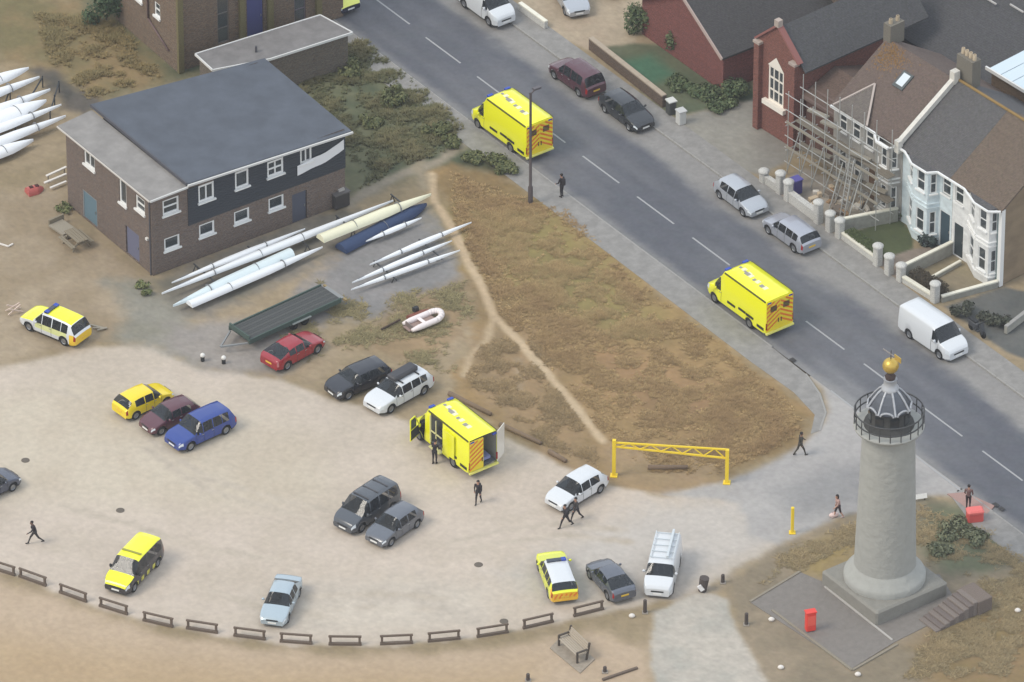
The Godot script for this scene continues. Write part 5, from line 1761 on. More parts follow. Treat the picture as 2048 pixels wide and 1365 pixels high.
	tag(put(g, "gully", mat("gully_pale", c8(176, 172, 166), 0.9)), "pale drainage gully along the tower plinth", "gully")
	var s := thing("stone_steps", "flight of worn brown stone steps beside the tower", "steps")
	for k in 9:
		var b := MB.new()
		var p := Vector3(24.98, 0.00, 30.34) + Vector3(UZ, 0, -UX) * (0.36 * k) + Vector3(UX, 0, UZ) * 0.6
		var h := 0.11 * (k + 1)
		b.cbox(p + Vector3(0, h / 2, 0), Vector3(1.7, h, 0.38), 0.03, Basis(Vector3.UP, atan2(-UZ, UX)))
		put(b, "tread", tmat("step%d" % (k % 2), [c8(150, 138, 130), c8(136, 124, 118)][k % 2], 0.92, "rough", 0.6), s)
	var ld := MB.new()
	var p2 := Vector3(24.98, 0.00, 30.34) + Vector3(UZ, 0, -UX) * (0.36 * 9 + 0.3) + Vector3(UX, 0, UZ) * 0.6
	ld.cbox(p2 + Vector3(0, 0.5, 0), Vector3(1.9, 1.0, 1.1), 0.05, Basis(Vector3.UP, atan2(-UZ, UX)))
	put(ld, "landing", tmat("landing_earth", c8(140, 126, 116), 0.93, "rough", 0.5), s)

# ---------------------------------------------------------------- boats and yard
func hull(A: Vector3, B: Vector3, w: float, dp: float, blunt0: bool, blunt1: bool, taper := 0.42) -> MB:
	var mb := MB.new()
	mb.sm(true)
	var ax := (B - A).normalized()
	var n := ax.cross(Vector3.UP).normalized()
	var rows := []
	var N := 24
	for i in N + 1:
		var t := float(i) / N
		var e := 1.0
		if not blunt0:
			e = minf(e, pow(clampf(t / taper, 0.0, 1.0), 0.7))
		if not blunt1:
			e = minf(e, pow(clampf((1.0 - t) / taper, 0.0, 1.0), 0.7))
		e = maxf(e, 0.06)
		if blunt0 and blunt1:
			e = 1.0
		var c := A.lerp(B, t)
		var row := []
		for k in 9:
			var a := PI * k / 8
			row.append(c + n * (cos(a) * w / 2 * e) + Vector3.UP * (sin(a) * dp * (0.35 + 0.65 * e)))
		rows.append(row)
	for i in N:
		for k in 8:
			mb.quad(rows[i + 1][k], rows[i][k], rows[i][k + 1], rows[i + 1][k + 1])
	mb.sm(false)
	for i in N:
		mb.quad(rows[i][0], rows[i + 1][0], rows[i + 1][8], rows[i][8])
	for q in [0, N]:
		var r: Array = rows[q]
		for k in range(1, 8):
			if q == 0:
				mb.tri(r[0], r[k], r[k + 1])
			else:
				mb.tri(r[0], r[k + 1], r[k])
	return mb

func boat(label: String, A: Vector3, B: Vector3, w: float, dp: float, m: Material, b0 := false, b1 := false, straps := [0.3, 0.7], grp := "rowing boats laid out beside the clubhouse") -> void:
	var o := thing("rowing_boat", label, "boat", Vector3.ZERO, 0.0, grp)
	put(hull(A, B, w * 1.12, dp, b0, b1, 0.42 if w < 0.8 else 0.2), "hull", m, o)
	var ax := (B - A).normalized()
	var n := ax.cross(Vector3.UP).normalized()
	for t in straps:
		var c := A.lerp(B, t)
		var s := MB.new()
		for k in 6:
			var a0 := PI * k / 6
			var a1 := PI * (k + 1) / 6
			s.bar(c + n * cos(a0) * w * 0.52 + Vector3.UP * sin(a0) * dp * 1.04, c + n * cos(a1) * w * 0.52 + Vector3.UP * sin(a1) * dp * 1.04, 0.02, 0.1)
		put(s, "strap", mat("strap_grey", c8(120, 122, 126), 0.8), o)
	var kl := MB.new()
	kl.bar(A.lerp(B, 0.06) + Vector3.UP * dp * 0.6, A.lerp(B, 0.12) + Vector3.UP * dp * 0.75, 0.02, 0.03)
	put(kl, "fin", mat("strap_grey"), o)

func trestle(at: Vector3, yaw: float, w: float, h: float) -> void:
	var o := thing("boat_trestle", "dark steel trestle under the upturned boats", "trestle", at, yaw, "boat trestles")
	var st := mat("trestle_steel", c8(70, 72, 74), 0.6, 0.3)
	bx("crossbar", st, o, Vector3(0, h, 0), Vector3(0.07, 0.07, w))
	for s in [-1, 1]:
		for q in [-0.2, 0.2]:
			var b := MB.new()
			b.bar(Vector3(q, 0, s * w * 0.42), Vector3(0, h, s * w * 0.42), 0.05, 0.05)
			put(b, "leg", st, o)

func make_boats() -> void:
	var wh := mat("hull_white", c8(236, 238, 240), 0.3)
	var cr := mat("hull_cream", c8(234, 230, 200), 0.35)
	var h := 0.55
	boat("slender white boat nearest the clubhouse wall", Vector3(-21.79, 0.55, -5.79), Vector3(-13.37, 0.55, -12.09), 0.42, 0.26, wh)
	boat("very long narrow white racing boat, longest of the set", Vector3(-22.39, 0.50, -4.60), Vector3(-7.72, 0.50, -15.48), 0.55, 0.34, wh, false, false, [0.22, 0.42, 0.6])
	boat("wide white half boat with its square end towards the cream one", Vector3(-21.62, 0.45, -3.24), Vector3(-14.22, 0.45, -9.37), 0.72, 0.42, mat("hull_bluish", c8(216, 228, 230), 0.3), false, true)
	boat("long white boat with a blunt tip beside the wide half boat", Vector3(-20.60, 0.40, -3.43), Vector3(-12.21, 0.40, -10.15), 0.6, 0.34, wh, true, false)
	boat("wide cream half boat with a square end above navy cover", Vector3(-12.36, 0.90, -10.27), Vector3(-5.26, 0.70, -15.89), 0.74, 0.44, cr, true, false)
	boat("navy blue covered boat under the cream half boat", Vector3(-11.05, 0.15, -10.18), Vector3(-5.55, 0.15, -15.54), 0.95, 0.5, mat("cover_navy", c8(44, 62, 96), 0.7), true, false, [0.5])
	boat("short white scull beside the navy cover", Vector3(-9.42, 0.35, -10.93), Vector3(-5.86, 0.35, -13.70), 0.36, 0.22, wh)
	boat("thin white scull on the gravel yard, next to the navy cover", Vector3(-9.15, 0.35, -8.18), Vector3(-2.62, 0.35, -13.16), 0.38, 0.24, wh)
	boat("thin white scull in the middle of three on the gravel", Vector3(-10.25, 0.35, -6.10), Vector3(-3.87, 0.35, -10.99), 0.36, 0.24, wh)
	boat("thin white scull on the gravel nearest the inflatable dinghy", Vector3(-10.30, 0.35, -5.29), Vector3(-3.35, 0.35, -9.87), 0.36, 0.24, wh)
	var yaw := deg_to_rad(34.0)
	for q in [[Vector3(-19.63, 0.00, -7.03), 3.0, 0.42], [Vector3(-16.21, 0.00, -9.06), 3.0, 0.42], [Vector3(-10.80, 0.00, -12.75), 2.2, 0.6], [Vector3(-7.27, 0.00, -15.36), 2.2, 0.55], [Vector3(-8.16, 0.00, -7.72), 2.6, 0.3], [Vector3(-5.29, 0.00, -10.23), 2.6, 0.3], [Vector3(-13.68, 0.00, -11.11), 2.0, 0.4]]:
		trestle(q[0], yaw, q[1], q[2])
	# rack of upturned hulls at the yard's far end
	var g := "white hulls stacked on the far rack"
	var data := [["topmost white hull on the rack, next to the dry bank", Vector3(-39.70, 1.00, -25.01), Vector3(-32.07, 1.00, -30.81), 0.85, 0.42], ["second white hull down the rack from the dry bank", Vector3(-38.95, 1.00, -23.92), Vector3(-31.32, 1.00, -29.69), 0.78, 0.42], ["third white hull down the rack, with a rounded bow", Vector3(-38.14, 1.00, -22.40), Vector3(-30.53, 1.00, -28.15), 0.78, 0.42], ["broad white hull in the middle of the rack", Vector3(-38.34, 0.95, -21.14), Vector3(-30.74, 0.95, -26.87), 1.15, 0.45], ["white hull just above the dark gap in the rack", Vector3(-37.33, 0.90, -20.74), Vector3(-29.73, 0.90, -26.46), 0.66, 0.34], ["white hull just below the dark gap in the rack", Vector3(-37.01, 0.55, -19.89), Vector3(-29.41, 0.55, -25.60), 0.74, 0.40], ["outermost short white hull, lowest beside the rack", Vector3(-38.99, 0.40, -17.24), Vector3(-31.43, 0.40, -22.91), 0.90, 0.45]]
	for q in data:
		boat(q[0], q[1], q[2], q[3], q[4], wh, true, false, [0.75], g)
	var rk := thing("boat_rack", "dark steel rack holding the white upturned hulls", "rack")
	var st := mat("rack_dark", c8(52, 56, 60), 0.7)
	for q in [[Vector3(-32.71, 0.00, -24.75), Vector3(-31.14, 0.00, -30.10)], [Vector3(-30.47, 0.00, -26.09), Vector3(-30.02, 0.00, -29.48)], [Vector3(-34.24, 0.00, -22.44), Vector3(-33.22, 0.00, -28.55)]]:
		for t in [0.0, 0.5, 1.0]:
			var b := MB.new()
			var p: Vector3 = q[0].lerp(q[1], t)
			b.tube(p, p + Vector3(0, 0.9, 0), 0.05, 0.05, 6)
			put(b, "post", st, rk)
		var c := MB.new()
		c.bar(q[0] + Vector3(0, 0.6, 0), q[1] + Vector3(0, 0.8, 0), 0.08, 0.08)
		put(c, "beam", st, rk)
	# long flat trailer
	var A := Vector3(-17.32, 0.00, 0.43)
	var B := Vector3(-11.57, 0.00, -4.37)
	var tl := thing("boat_trailer", "long dark green flat trailer with a drawbar", "trailer", A, atan2(-(B - A).z, (B - A).x))
	var L := A.distance_to(B)
	var gr := tmat("trailer_green", c8(84, 104, 96), 0.75, "rough", 0.5)
	for k in 8:
		bx("deck_board", tmat("deck_board%d" % (k % 2), [c8(96, 98, 96), c8(86, 88, 88)][k % 2], 0.85, "rough", 0.5), tl, Vector3(L / 2, 0.78, -0.9 + k * 0.235), Vector3(L, 0.06, 0.22))
	for s in [-1, 1]:
		bx("side_rail", gr, tl, Vector3(L / 2, 0.74, s * 1.02), Vector3(L, 0.34, 0.1))
		for k in [0.5, 0.62]:
			var w := MB.new()
			w.sm(true)
			w.tube(Vector3(L * k, 0.3, s * 0.85 - 0.09), Vector3(L * k, 0.3, s * 0.85 + 0.09), 0.3, 0.3, 16)
			put(w, "wheel", mat("black_rubber", c8(28, 28, 29), 0.9), tl)
		bx("mudguard", mat("guard_grey", c8(130, 136, 134), 0.5), tl, Vector3(L * 0.56, 0.66, s * 1.09), Vector3(1.5, 0.05, 0.26))
		var db := MB.new()
		db.bar(Vector3(0.0, 0.6, s * 0.9), Vector3(-1.5, 0.5, 0.0), 0.1, 0.1)
		put(db, "drawbar", mat("drawbar", c8(136, 138, 138), 0.6), tl)
	bx("headboard", gr, tl, Vector3(0.05, 0.95, 0), Vector3(0.1, 0.4, 2.0))
	bx("tail_board", mat("tail_timber", c8(150, 132, 96), 0.9), tl, Vector3(L + 0.35, 0.62, 0.0), Vector3(0.14, 0.14, 2.3))
	bx("tail_frame", mat("drawbar"), tl, Vector3(L + 0.15, 0.66, 0), Vector3(0.5, 0.08, 1.7))
	for q in [Vector3(-19.59, 0.00, 2.24), Vector3(-18.25, 0.00, 2.52)]:
		var jw := thing("marker_post", "short post with a white top near the trailer drawbar", "post", q, 0.0, "short white-topped posts")
		var b := MB.new()
		b.tube(Vector3.ZERO, Vector3(0, 0.32, 0), 0.13, 0.13, 10)
		put(b, "foot", mat("black_plastic", c8(36, 37, 39), 0.6), jw)
		var c := MB.new()
		c.sm(true)
		c.ball(Vector3(0, 0.42, 0), Vector3(0.16, 0.16, 0.16), 10, 6)
		put(c, "top", mat("lamp_white"), jw)
	# inflatable dinghy: U of tubes with floor and transom
	var d := thing("inflatable_dinghy", "white inflatable dinghy with open stern on the brown earth", "dinghy", Vector3(-6.65, 0.00, -1.17), deg_to_rad(37.0))
	var tube := mat("dinghy_white", c8(232, 222, 220), 0.5)
	var tb := MB.new()
	tb.sm(true)
	var path := []
	for k in 4:
		path.append(Vector3(k * 0.62, 0.28, 0.48))
	for k in 9:
		var a := PI / 2 - PI * k / 8
		path.append(Vector3(2.0 + cos(a) * 0.62, 0.28 + 0.12 * cos(a), sin(a) * 0.48))
	for k in 4:
		path.append(Vector3(1.86 - k * 0.62, 0.28, -0.48))
	for i in path.size() - 1:
		tb.tube(path[i], path[i + 1], 0.2 if i > 0 else 0.12, 0.2 if i < path.size() - 2 else 0.12, 10)
	put(tb, "tube", tube, d)
	bx("floor", mat("dinghy_floor", c8(150, 128, 120), 0.8), d, Vector3(1.0, 0.16, 0), Vector3(2.2, 0.06, 0.7))
	bx("transom", mat("transom_grey", c8(120, 108, 104), 0.8), d, Vector3(0.12, 0.3, 0), Vector3(0.06, 0.4, 0.7))
	bx("thwart", tube, d, Vector3(1.1, 0.36, 0), Vector3(0.24, 0.05, 0.8))
	var rd := thing("covered_dinghy", "small rust-red covered dinghy behind the white one", "dinghy", Vector3(-5.54, 0.00, -2.42), deg_to_rad(37.0))
	put(hull(Vector3(-0.9, 0.05, -0.4), Vector3(1.0, 0.05, -0.4), 0.9, 0.38, true, false), "hull", tmat("rust_red", c8(156, 94, 76), 0.8, "rough", 0.6), rd)
	bx("outboard", mat("black_plastic"), rd, Vector3(-0.2, 0.5, -0.75), Vector3(0.35, 0.3, 0.25))
	var od := MB.new()
	od.bar(Vector3(-8.33, 0.00, -1.17) + Vector3(0, 0.1, 0), Vector3(-7.13, 0.00, -2.14) + Vector3(0, 0.2, 0), 0.1, 0.1)
	tag(put(od, "launching_pole", mat("pole_dark", c8(74, 60, 48), 0.9)), "dark timber pole lying by the white dinghy", "pole")

func plank_table(label: String, at: Vector3, yaw: float, m: Material) -> void:
	var o := thing("picnic_table", label, "table", at, yaw)
	for k in 4:
		bx("top_plank", m, o, Vector3(0, 0.74, -0.3 + k * 0.2), Vector3(1.7, 0.05, 0.18))
	for s in [-1, 1]:
		for k in 2:
			bx("seat_plank", m, o, Vector3(0, 0.45, s * (0.62 + k * 0.15)), Vector3(1.7, 0.05, 0.13))
		var lg := MB.new()
		lg.bar(Vector3(s * 0.6, 0, -0.65), Vector3(s * 0.6, 0.72, -0.15), 0.06, 0.09)
		lg.bar(Vector3(s * 0.6, 0, 0.65), Vector3(s * 0.6, 0.72, 0.15), 0.06, 0.09)
		lg.bar(Vector3(s * 0.6, 0.4, -0.75), Vector3(s * 0.6, 0.4, 0.75), 0.055, 0.08)
		put(lg, "trestle_leg", m, o)

func make_yard_things() -> void:
	var tim := tmat("weathered_timber", c8(168, 156, 134), 0.92, "rough", 0.9)
	var tim2 := tmat("pale_timber", c8(186, 176, 158), 0.92, "rough", 0.9)
	plank_table("weathered picnic table nearest the corner of the clubhouse", Vector3(-28.14, 0.00, -11.11), deg_to_rad(-56), tim)
	var pt := thing("upturned_board", "pale flat board stack against the clubhouse side", "boards", Vector3(-28.98, 0.00, -12.75), deg_to_rad(-50))
	for k in 3:
		bx("board", tim2, pt, Vector3(0, 0.12 + k * 0.1, 0.06 * k), Vector3(1.9 - k * 0.2, 0.09, 1.1))
	bx("upright_end", tim, pt, Vector3(-0.85, 0.4, 0), Vector3(0.14, 0.5, 1.2))
	var wp := thing("plank_stack", "white planks leaning by the clubhouse side wall", "planks")
	for q in [[Vector3(-30.37, 0.60, -18.37), Vector3(-29.12, 0.60, -19.45)], [Vector3(-30.49, 0.40, -17.84), Vector3(-29.10, 0.40, -18.92)], [Vector3(-30.09, 0.20, -17.55), Vector3(-29.08, 0.20, -18.33)]]:
		var b := MB.new()
		b.bar(q[0], q[1], 0.16, 0.08)
		put(b, "plank", mat("plank_white", c8(222, 216, 208), 0.8), wp)
	var pl := MB.new()
	for q in [Vector3(-30.27, 0.00, -18.46), Vector3(-29.26, 0.00, -19.42)]:
		pl.tube(q, q + Vector3(0, 0.62, 0), 0.05, 0.05, 6)
	put(pl, "support", tim, wp)
	# red heap
	var rk := thing("kayak_pile", "small red moulded kayak on the dry grass", "kayak", Vector3(-31.07, 0.00, -17.38), 0.5)
	put(hull(Vector3(-0.6, 0, 0), Vector3(0.6, 0, 0), 0.75, 0.5, true, false), "hull", mat("kayak_red", c8(186, 96, 90), 0.6), rk)
	for s in [-0.2, 0.2]:
		bx("seat_hole", mat("hole_dark", c8(70, 24, 22), 0.8), rk, Vector3(s - 0.1, 0.48, 0.03), Vector3(0.24, 0.1, 0.22))
	# bits by the response car
	var ch := thing("folding_trestle", "pale folding trestle lying by the response car's bonnet", "trestle", Vector3(-31.77, 0.00, -3.28), 0.4)
	for s in [-0.25, 0.25]:
		var b := MB.new()
		b.bar(Vector3(-0.5, 0.08, s), Vector3(0.4, 0.55, s * 0.4), 0.07, 0.07)
		b.bar(Vector3(-0.4, 0.5, s), Vector3(0.5, 0.06, s), 0.07, 0.07)
		put(b, "frame", mat("trestle_pale", c8(206, 186, 172), 0.8), ch)
	var lg := thing("timber_offcut", "pale timber offcuts on the ground behind the response car", "timber", Vector3(-26.35, 0.00, -1.56), -0.4)
	for k in 3:
		bx("plank", tim2, lg, Vector3(k * 0.18, 0.06 + 0.03 * k, 0.12 * k), Vector3(1.2 - 0.3 * k, 0.06, 0.12), Basis(Vector3.UP, 0.4 * k))
	var br := thing("metal_frame", "small bent white frame lying on the bare earth", "frame", Vector3(-32.78, 0.00, -10.99), -0.5)
	for q in [[Vector3(-0.5, 0.05, 0), Vector3(0.3, 0.05, 0)], [Vector3(0.3, 0.05, 0), Vector3(0.4, 0.05, -0.4)]]:
		var b := MB.new()
		b.bar(q[0], q[1], 0.09, 0.09)
		put(b, "bar", mat("plank_white"), br)
	# dark storage bins by the clubhouse corner
	var bn := thing("storage_bins", "dark communal waste bin beside the clubhouse door", "bin", Vector3(-11.21, 0.00, -15.71), deg_to_rad(34))
	var bb := MB.new()
	bb.cbox(Vector3(0, 0.6, 0), Vector3(1.15, 1.0, 0.8), 0.06)
	put(bb, "body", mat("bin_dark", c8(62, 58, 56), 0.7), bn)
	bx("lid", mat("bin_lid", c8(96, 92, 90), 0.6), bn, Vector3(0, 1.14, 0), Vector3(1.2, 0.08, 0.86))
	bx("sack", mat("sack_pale", c8(176, 172, 166), 0.8), bn, Vector3(0.1, 1.26, 0), Vector3(0.45, 0.16, 0.3))
	# logs along the margin of the grass
	var n := 0
	for q in [[Vector3(-3.96, 0.00, 6.05), Vector3(-1.32, 0.00, 8.38), "long weathered log behind the open ambulance"], [Vector3(-0.75, 0.00, 9.49), Vector3(1.81, 0.00, 11.58), "long weathered log between ambulance and footpath end"], [Vector3(2.31, 0.00, 12.45), Vector3(3.36, 0.00, 13.55), "short weathered log near the white hatchback"], [Vector3(8.45, 0.00, 14.20), Vector3(10.94, 0.00, 14.20), "fallen pale log under the height barrier"]]:
		var b := MB.new()
		b.sm(true)
		b.tube(q[0] + Vector3(0, 0.12, 0), q[1] + Vector3(0, 0.12, 0), 0.16, 0.13, 10)
		tag(put(b, "log", tmat("log_bark", c8(150, 128, 106), 0.95, "rough", 0.8, "rough_n", 0.6)), q[2], "log")
		n += 1

func make_street_things() -> void:
	# height barrier: two posts and a lattice beam
	var A := Vector3(6.33, 0.00, 14.96)
	var B := Vector3(13.33, 0.00, 15.72)
	var o := thing("height_barrier", "yellow steel height barrier with lattice beam", "barrier", A, atan2(-(B - A).z, (B - A).x))
	var y := mat("barrier_yellow", c8(236, 204, 44), 0.6)
	var L := A.distance_to(B)
	for x in [0.0, L]:
		bx("post", y, o, Vector3(x, 1.25, 0), Vector3(0.22, 2.5 if x > 0 else 2.9, 0.22))
		bx("base_plate", y, o, Vector3(x, 0.02, 0), Vector3(0.45, 0.06, 0.45))
	for q in [[2.5, 2.5], [2.2, 1.85]]:
		var b := MB.new()
		b.bar(Vector3(0.1, q[0], 0), Vector3(L - 0.1, q[1], 0), 0.1, 0.1)
		put(b, "chord", y, o)
	for k in 10:
		var t0 := 0.04 + k * 0.094
		var t1 := t0 + 0.094
		var p := Vector3(L * t0, lerpf(2.2, 1.85, t0), 0)
		var q := Vector3(L * t1, 2.5, 0)
		if k % 2 == 1:
			p.y = 2.5
			q.y = lerpf(2.2, 1.85, t1)
		var b := MB.new()
		b.bar(p, q, 0.06, 0.06)
		put(b, "lattice_bar", y, o)
	var yp := thing("yellow_post", "single yellow post at the edge of the lane", "post", Vector3(17.25, 0.00, 21.09))
	var ypb := MB.new()
	ypb.cbox(Vector3(0, 0.95, 0), Vector3(0.2, 1.9, 0.2), 0.03)
	put(ypb, "post", y, yp)
	bx("base_plate", y, yp, Vector3(0, 0.02, 0), Vector3(0.4, 0.05, 0.4))
	# street lamp
	var lp := thing("street_lamp", "tall dark lamp post between dry grass and street", "street lamp", Vector3(1.20, 0.00, -16.13))
	var pm := mat("lamp_post", c8(88, 80, 80), 0.7, 0.2)
	var pb := MB.new()
	pb.sm(true)
	pb.lathe([[0.16, 0], [0.16, 1.2], [0.1, 1.3], [0.08, 8.4]], 12)
	put(pb, "column", pm, lp)
	var ar := MB.new()
	ar.tube(Vector3(0, 8.35, 0), Vector3(0.35, 8.6, -0.25), 0.05, 0.05, 8)
	put(ar, "arm", pm, lp)
	bx("lantern", mat("lantern_grey", c8(92, 88, 92), 0.5), lp, Vector3(0.4, 8.62, -0.28), Vector3(0.55, 0.14, 0.26), Basis(Vector3.UP, 0.6))
	# low timber rails along the beach edge
	var rails := [Vector3(-31.24, 0.00, 25.17), Vector3(-29.26, 0.00, 26.22), Vector3(-26.72, 0.00, 27.89), Vector3(-24.21, 0.00, 29.25), Vector3(-21.46, 0.00, 30.65), Vector3(-18.77, 0.00, 31.37), Vector3(-15.87, 0.00, 32.09), Vector3(-13.05, 0.00, 32.61), Vector3(-10.09, 0.00, 32.81), Vector3(-6.98, 0.00, 32.71), Vector3(-4.11, 0.00, 32.35), Vector3(-1.18, 0.00, 31.78), Vector3(1.58, 0.00, 30.80), Vector3(4.64, 0.00, 29.51)]
	var dk := tmat("rail_timber", c8(126, 110, 96), 0.93, "rough", 0.9)
	var proto: Node3D = null
	for i in rails.size():
		var p: Vector3 = rails[i]
		var a: Vector3 = rails[maxi(i - 1, 0)]
		var b: Vector3 = rails[mini(i + 1, rails.size() - 1)]
		var dvec := b - a
		var r: Node3D
		if proto == null:
			r = thing("timber_rail", "low brown timber rail on two posts at the beach edge", "rail", p, 0.0, "timber rails along the beach edge")
			for s in [-0.88, 0.88]:
				var pb2 := MB.new()
				pb2.cbox(Vector3(s, 0.33, 0), Vector3(0.14, 0.66, 0.14), 0.02)
				put(pb2, "post", dk, r)
			bx("top_rail", dk, r, Vector3(0, 0.6, 0), Vector3(2.0, 0.1, 0.12))
			bx("ground_beam", dk, r, Vector3(0, 0.07, 0.03), Vector3(2.0, 0.16, 0.16))
			proto = r
		else:
			r = proto.duplicate()
			r.name = numbered("timber_rail")
			add_child(r)
			r.position = p
		r.rotation.y = atan2(-dvec.z, dvec.x)
	# bench on a concrete pad
	var bp := MB.new()
	bp.prism(pts([2.29, 33.22, 3.21, 31.58, 5.00, 34.35, 4.09, 35.78]), -0.02, 0.05)
	structure(put(bp, "bench_pad", tmat("pad_concrete", c8(164, 152, 136), 0.93, "blot", 0.4)), "concrete pad under the sea-front bench", "pad")
	var b1 := Vector3(3.20, 0.00, 32.97)
	var b2 := Vector3(4.10, 0.00, 34.45)
	var bw := b2 - b1
	var bench := thing("bench", "slatted timber bench with dark ends on a concrete pad", "bench", (b1 + b2) / 2 + Vector3(0, 0.05, 0), atan2(-bw.z, bw.x))
	var slat := tmat("bench_slat", c8(206, 192, 172), 0.9, "rough", 0.9)
	var iron := mat("bench_iron", c8(74, 66, 58), 0.7)
	bench.scale = Vector3(1.2, 1.15, 1.2)
	for k in 5:
		bx("seat_slat", slat, bench, Vector3(0, 0.45, 0.24 - k * 0.12), Vector3(1.8, 0.04, 0.1))
	for k in 4:
		bx("back_slat", slat, bench, Vector3(0, 0.56 + k * 0.12, -0.33 - k * 0.035), Vector3(1.8, 0.1, 0.035), Basis(Vector3.RIGHT, -0.28))
	for s in [-1, 1]:
		var e := MB.new()
		e.bar(Vector3(s * 0.88, 0, 0.26), Vector3(s * 0.88, 0.64, 0.26), 0.09, 0.09)
		e.bar(Vector3(s * 0.88, 0, -0.28), Vector3(s * 0.88, 1.02, -0.46), 0.09, 0.09)
		e.bar(Vector3(s * 0.88, 0.64, 0.28), Vector3(s * 0.88, 0.64, -0.36), 0.09, 0.07)
		put(e, "end_frame", iron, bench)
	# bollards and small posts
	var bol := mat("bollard_dark", c8(78, 70, 66), 0.8)
	for q in [[Vector3(8.08, 0.00, 29.51), 0.95, "dark bollard in front of the white van with roof rack"], [Vector3(14.21, 0.00, 30.75), 0.85, "dark bollard beside the pale concrete apron"], [Vector3(12.87, 0.00, 26.38), 0.6, "short dark bollard at the edge of the lane"], [Vector3(0.96, 0.00, 36.49), 0.5, "stubby dark post standing in the beach sand"], [Vector3(5.59, 0.00, 35.63), 0.4, "stubby dark post near the bench"]]:
		var b := thing("bollard", q[2], "bollard", q[0])
		var mb := MB.new()
		mb.sm(true)
		mb.lathe([[0.12, 0], [0.11, q[1] - 0.08], [0.12, q[1] - 0.05], [0.09, q[1]], [0.0, q[1] + 0.03]], 10)
		put(mb, "shaft", bol, b)
		bx("foot", mat("foot_pale", c8(150, 142, 132), 0.9), b, Vector3(0, 0.02, 0), Vector3(0.36, 0.06, 0.36))
	var mbk := thing("litter_bin", "leaning dark litter bin with white bag by the white van", "bin", Vector3(11.61, 0.00, 27.21))
	var lb := MB.new()
	lb.tube(Vector3.ZERO, Vector3(0.12, 0.95, 0), 0.26, 0.3, 12)
	put(lb, "body", bol, mbk)
	bx("bag", mat("sack_white", c8(226, 224, 222), 0.7), mbk, Vector3(-0.1, 0.4, 0.3), Vector3(0.26, 0.42, 0.1), Basis(Vector3.FORWARD, -0.6))
	for q in [[Vector3(7.28, 0.00, 29.97), "small white stone by the dark bollard"], [Vector3(16.19, 0.00, 35.27), "small white stone beside the concrete apron"], [Vector3(20.80, 0.00, 35.98), "pale stone at the corner of the tower terrace"], [Vector3(30.73, 0.00, 29.40), "white stone on the dry verge"], [Vector3(15.74, 0.00, 30.34), "flat cream stone near the red cabinet"]]:
		var s := MB.new()
		s.sm(true)
		s.ball(Vector3(0, 0.1, 0), Vector3(0.2, 0.14, 0.16), 8, 5)
		var so := put(s, "stone", mat("stone_white", c8(220, 214, 206), 0.9))
		so.position = q[0]
		tag(so, q[1], "stone")
	var beam := MB.new()
	beam.bar(Vector3(5.44, 0.00, 36.49) + Vector3(0, 0.06, 0), Vector3(7.55, 0.00, 35.27) + Vector3(0, 0.06, 0), 0.16, 0.12)
	tag(put(beam, "timber_sleeper", dk), "dark timber sleeper edging the sand near the apron", "sleeper")
	# red rescue cabinet by the terrace
	var rc := thing("rescue_cabinet", "bright red rescue equipment cabinet on the tower terrace", "cabinet", Vector3(18.07, 0.00, 31.37), 0.3)
	var rb := MB.new()
	rb.cbox(Vector3(0, 0.75, 0), Vector3(0.62, 1.3, 0.4), 0.05)
	put(rb, "body", mat("rescue_red", c8(224, 66, 54), 0.5), rc)
	bx("door", mat("rescue_red_light", c8(236, 96, 80), 0.5), rc, Vector3(0, 0.85, 0.205), Vector3(0.5, 0.7, 0.02))
	bx("lid", mat("rescue_red"), rc, Vector3(0, 1.43, 0), Vector3(0.68, 0.07, 0.46))
	bx("stand", bol, rc, Vector3(0, 0.06, 0), Vector3(0.4, 0.12, 0.3))
	# red barrier box and white sign near the lane mouth
	var rx := thing("grit_bin", "red grit bin on the scrub beside the crossing", "bin", Vector3(28.54, 0.00, 19.70), 0.2)
	var rxb := MB.new()
	rxb.cbox(Vector3(0, 0.32, 0), Vector3(1.0, 0.62, 0.65), 0.08)
	put(rxb, "body", mat("grit_red", c8(206, 84, 78), 0.6), rx)
	var rxl := MB.new()
	rxl.cbox(Vector3(0, 0.72, 0), Vector3(1.06, 0.2, 0.72), 0.09)
	put(rxl, "lid", mat("grit_red_light", c8(222, 110, 104), 0.6), rx)
	var ws := thing("name_board", "small blank white board beside the stone tower", "board", Vector3(25.26, 0.00, 17.66), 0.25)
	bx("board", mat("lamp_white"), ws, Vector3(0, 0.32, 0), Vector3(0.85, 0.3, 0.05), Basis(Vector3.RIGHT, -0.5))
	for s in [-0.3, 0.3]:
		bx("post", bol, ws, Vector3(s, 0.12, -0.06), Vector3(0.06, 0.26, 0.06))
	# wheelie bins by the garden gate
	for q in [[Vector3(10.50, 0.00, -26.95), "dark wheelie bin with a pale lid by the garden gate", c8(70, 72, 70), c8(200, 200, 194)], [Vector3(11.14, 0.00, -25.72), "pale sack standing by the dark wheelie bin", c8(196, 196, 192), c8(186, 186, 184)]]:
		var wb := thing("wheelie_bin", q[1], "bin", q[0], 0.5)
		var w := MB.new()
		w.cbox(Vector3(0, 0.5, 0), Vector3(0.55, 0.95, 0.55), 0.06)
		put(w, "body", mat("bin" + q[2].to_html(), q[2], 0.7), wb)
		bx("lid", mat("bin" + q[3].to_html(), q[3], 0.7), wb, Vector3(0, 1.0, 0.02), Vector3(0.6, 0.08, 0.62))
	var mo := thing("motor_scooter", "dark scooter parked on the pavement by the white van", "scooter", Vector3(29.59, 0.00, -0.82), deg_to_rad(-54))
	var mm := MB.new()
	mm.sm(true)
	for x in [-0.6, 0.6]:
		mm.tube(Vector3(x, 0.26, -0.05), Vector3(x, 0.26, 0.05), 0.26, 0.26, 14)
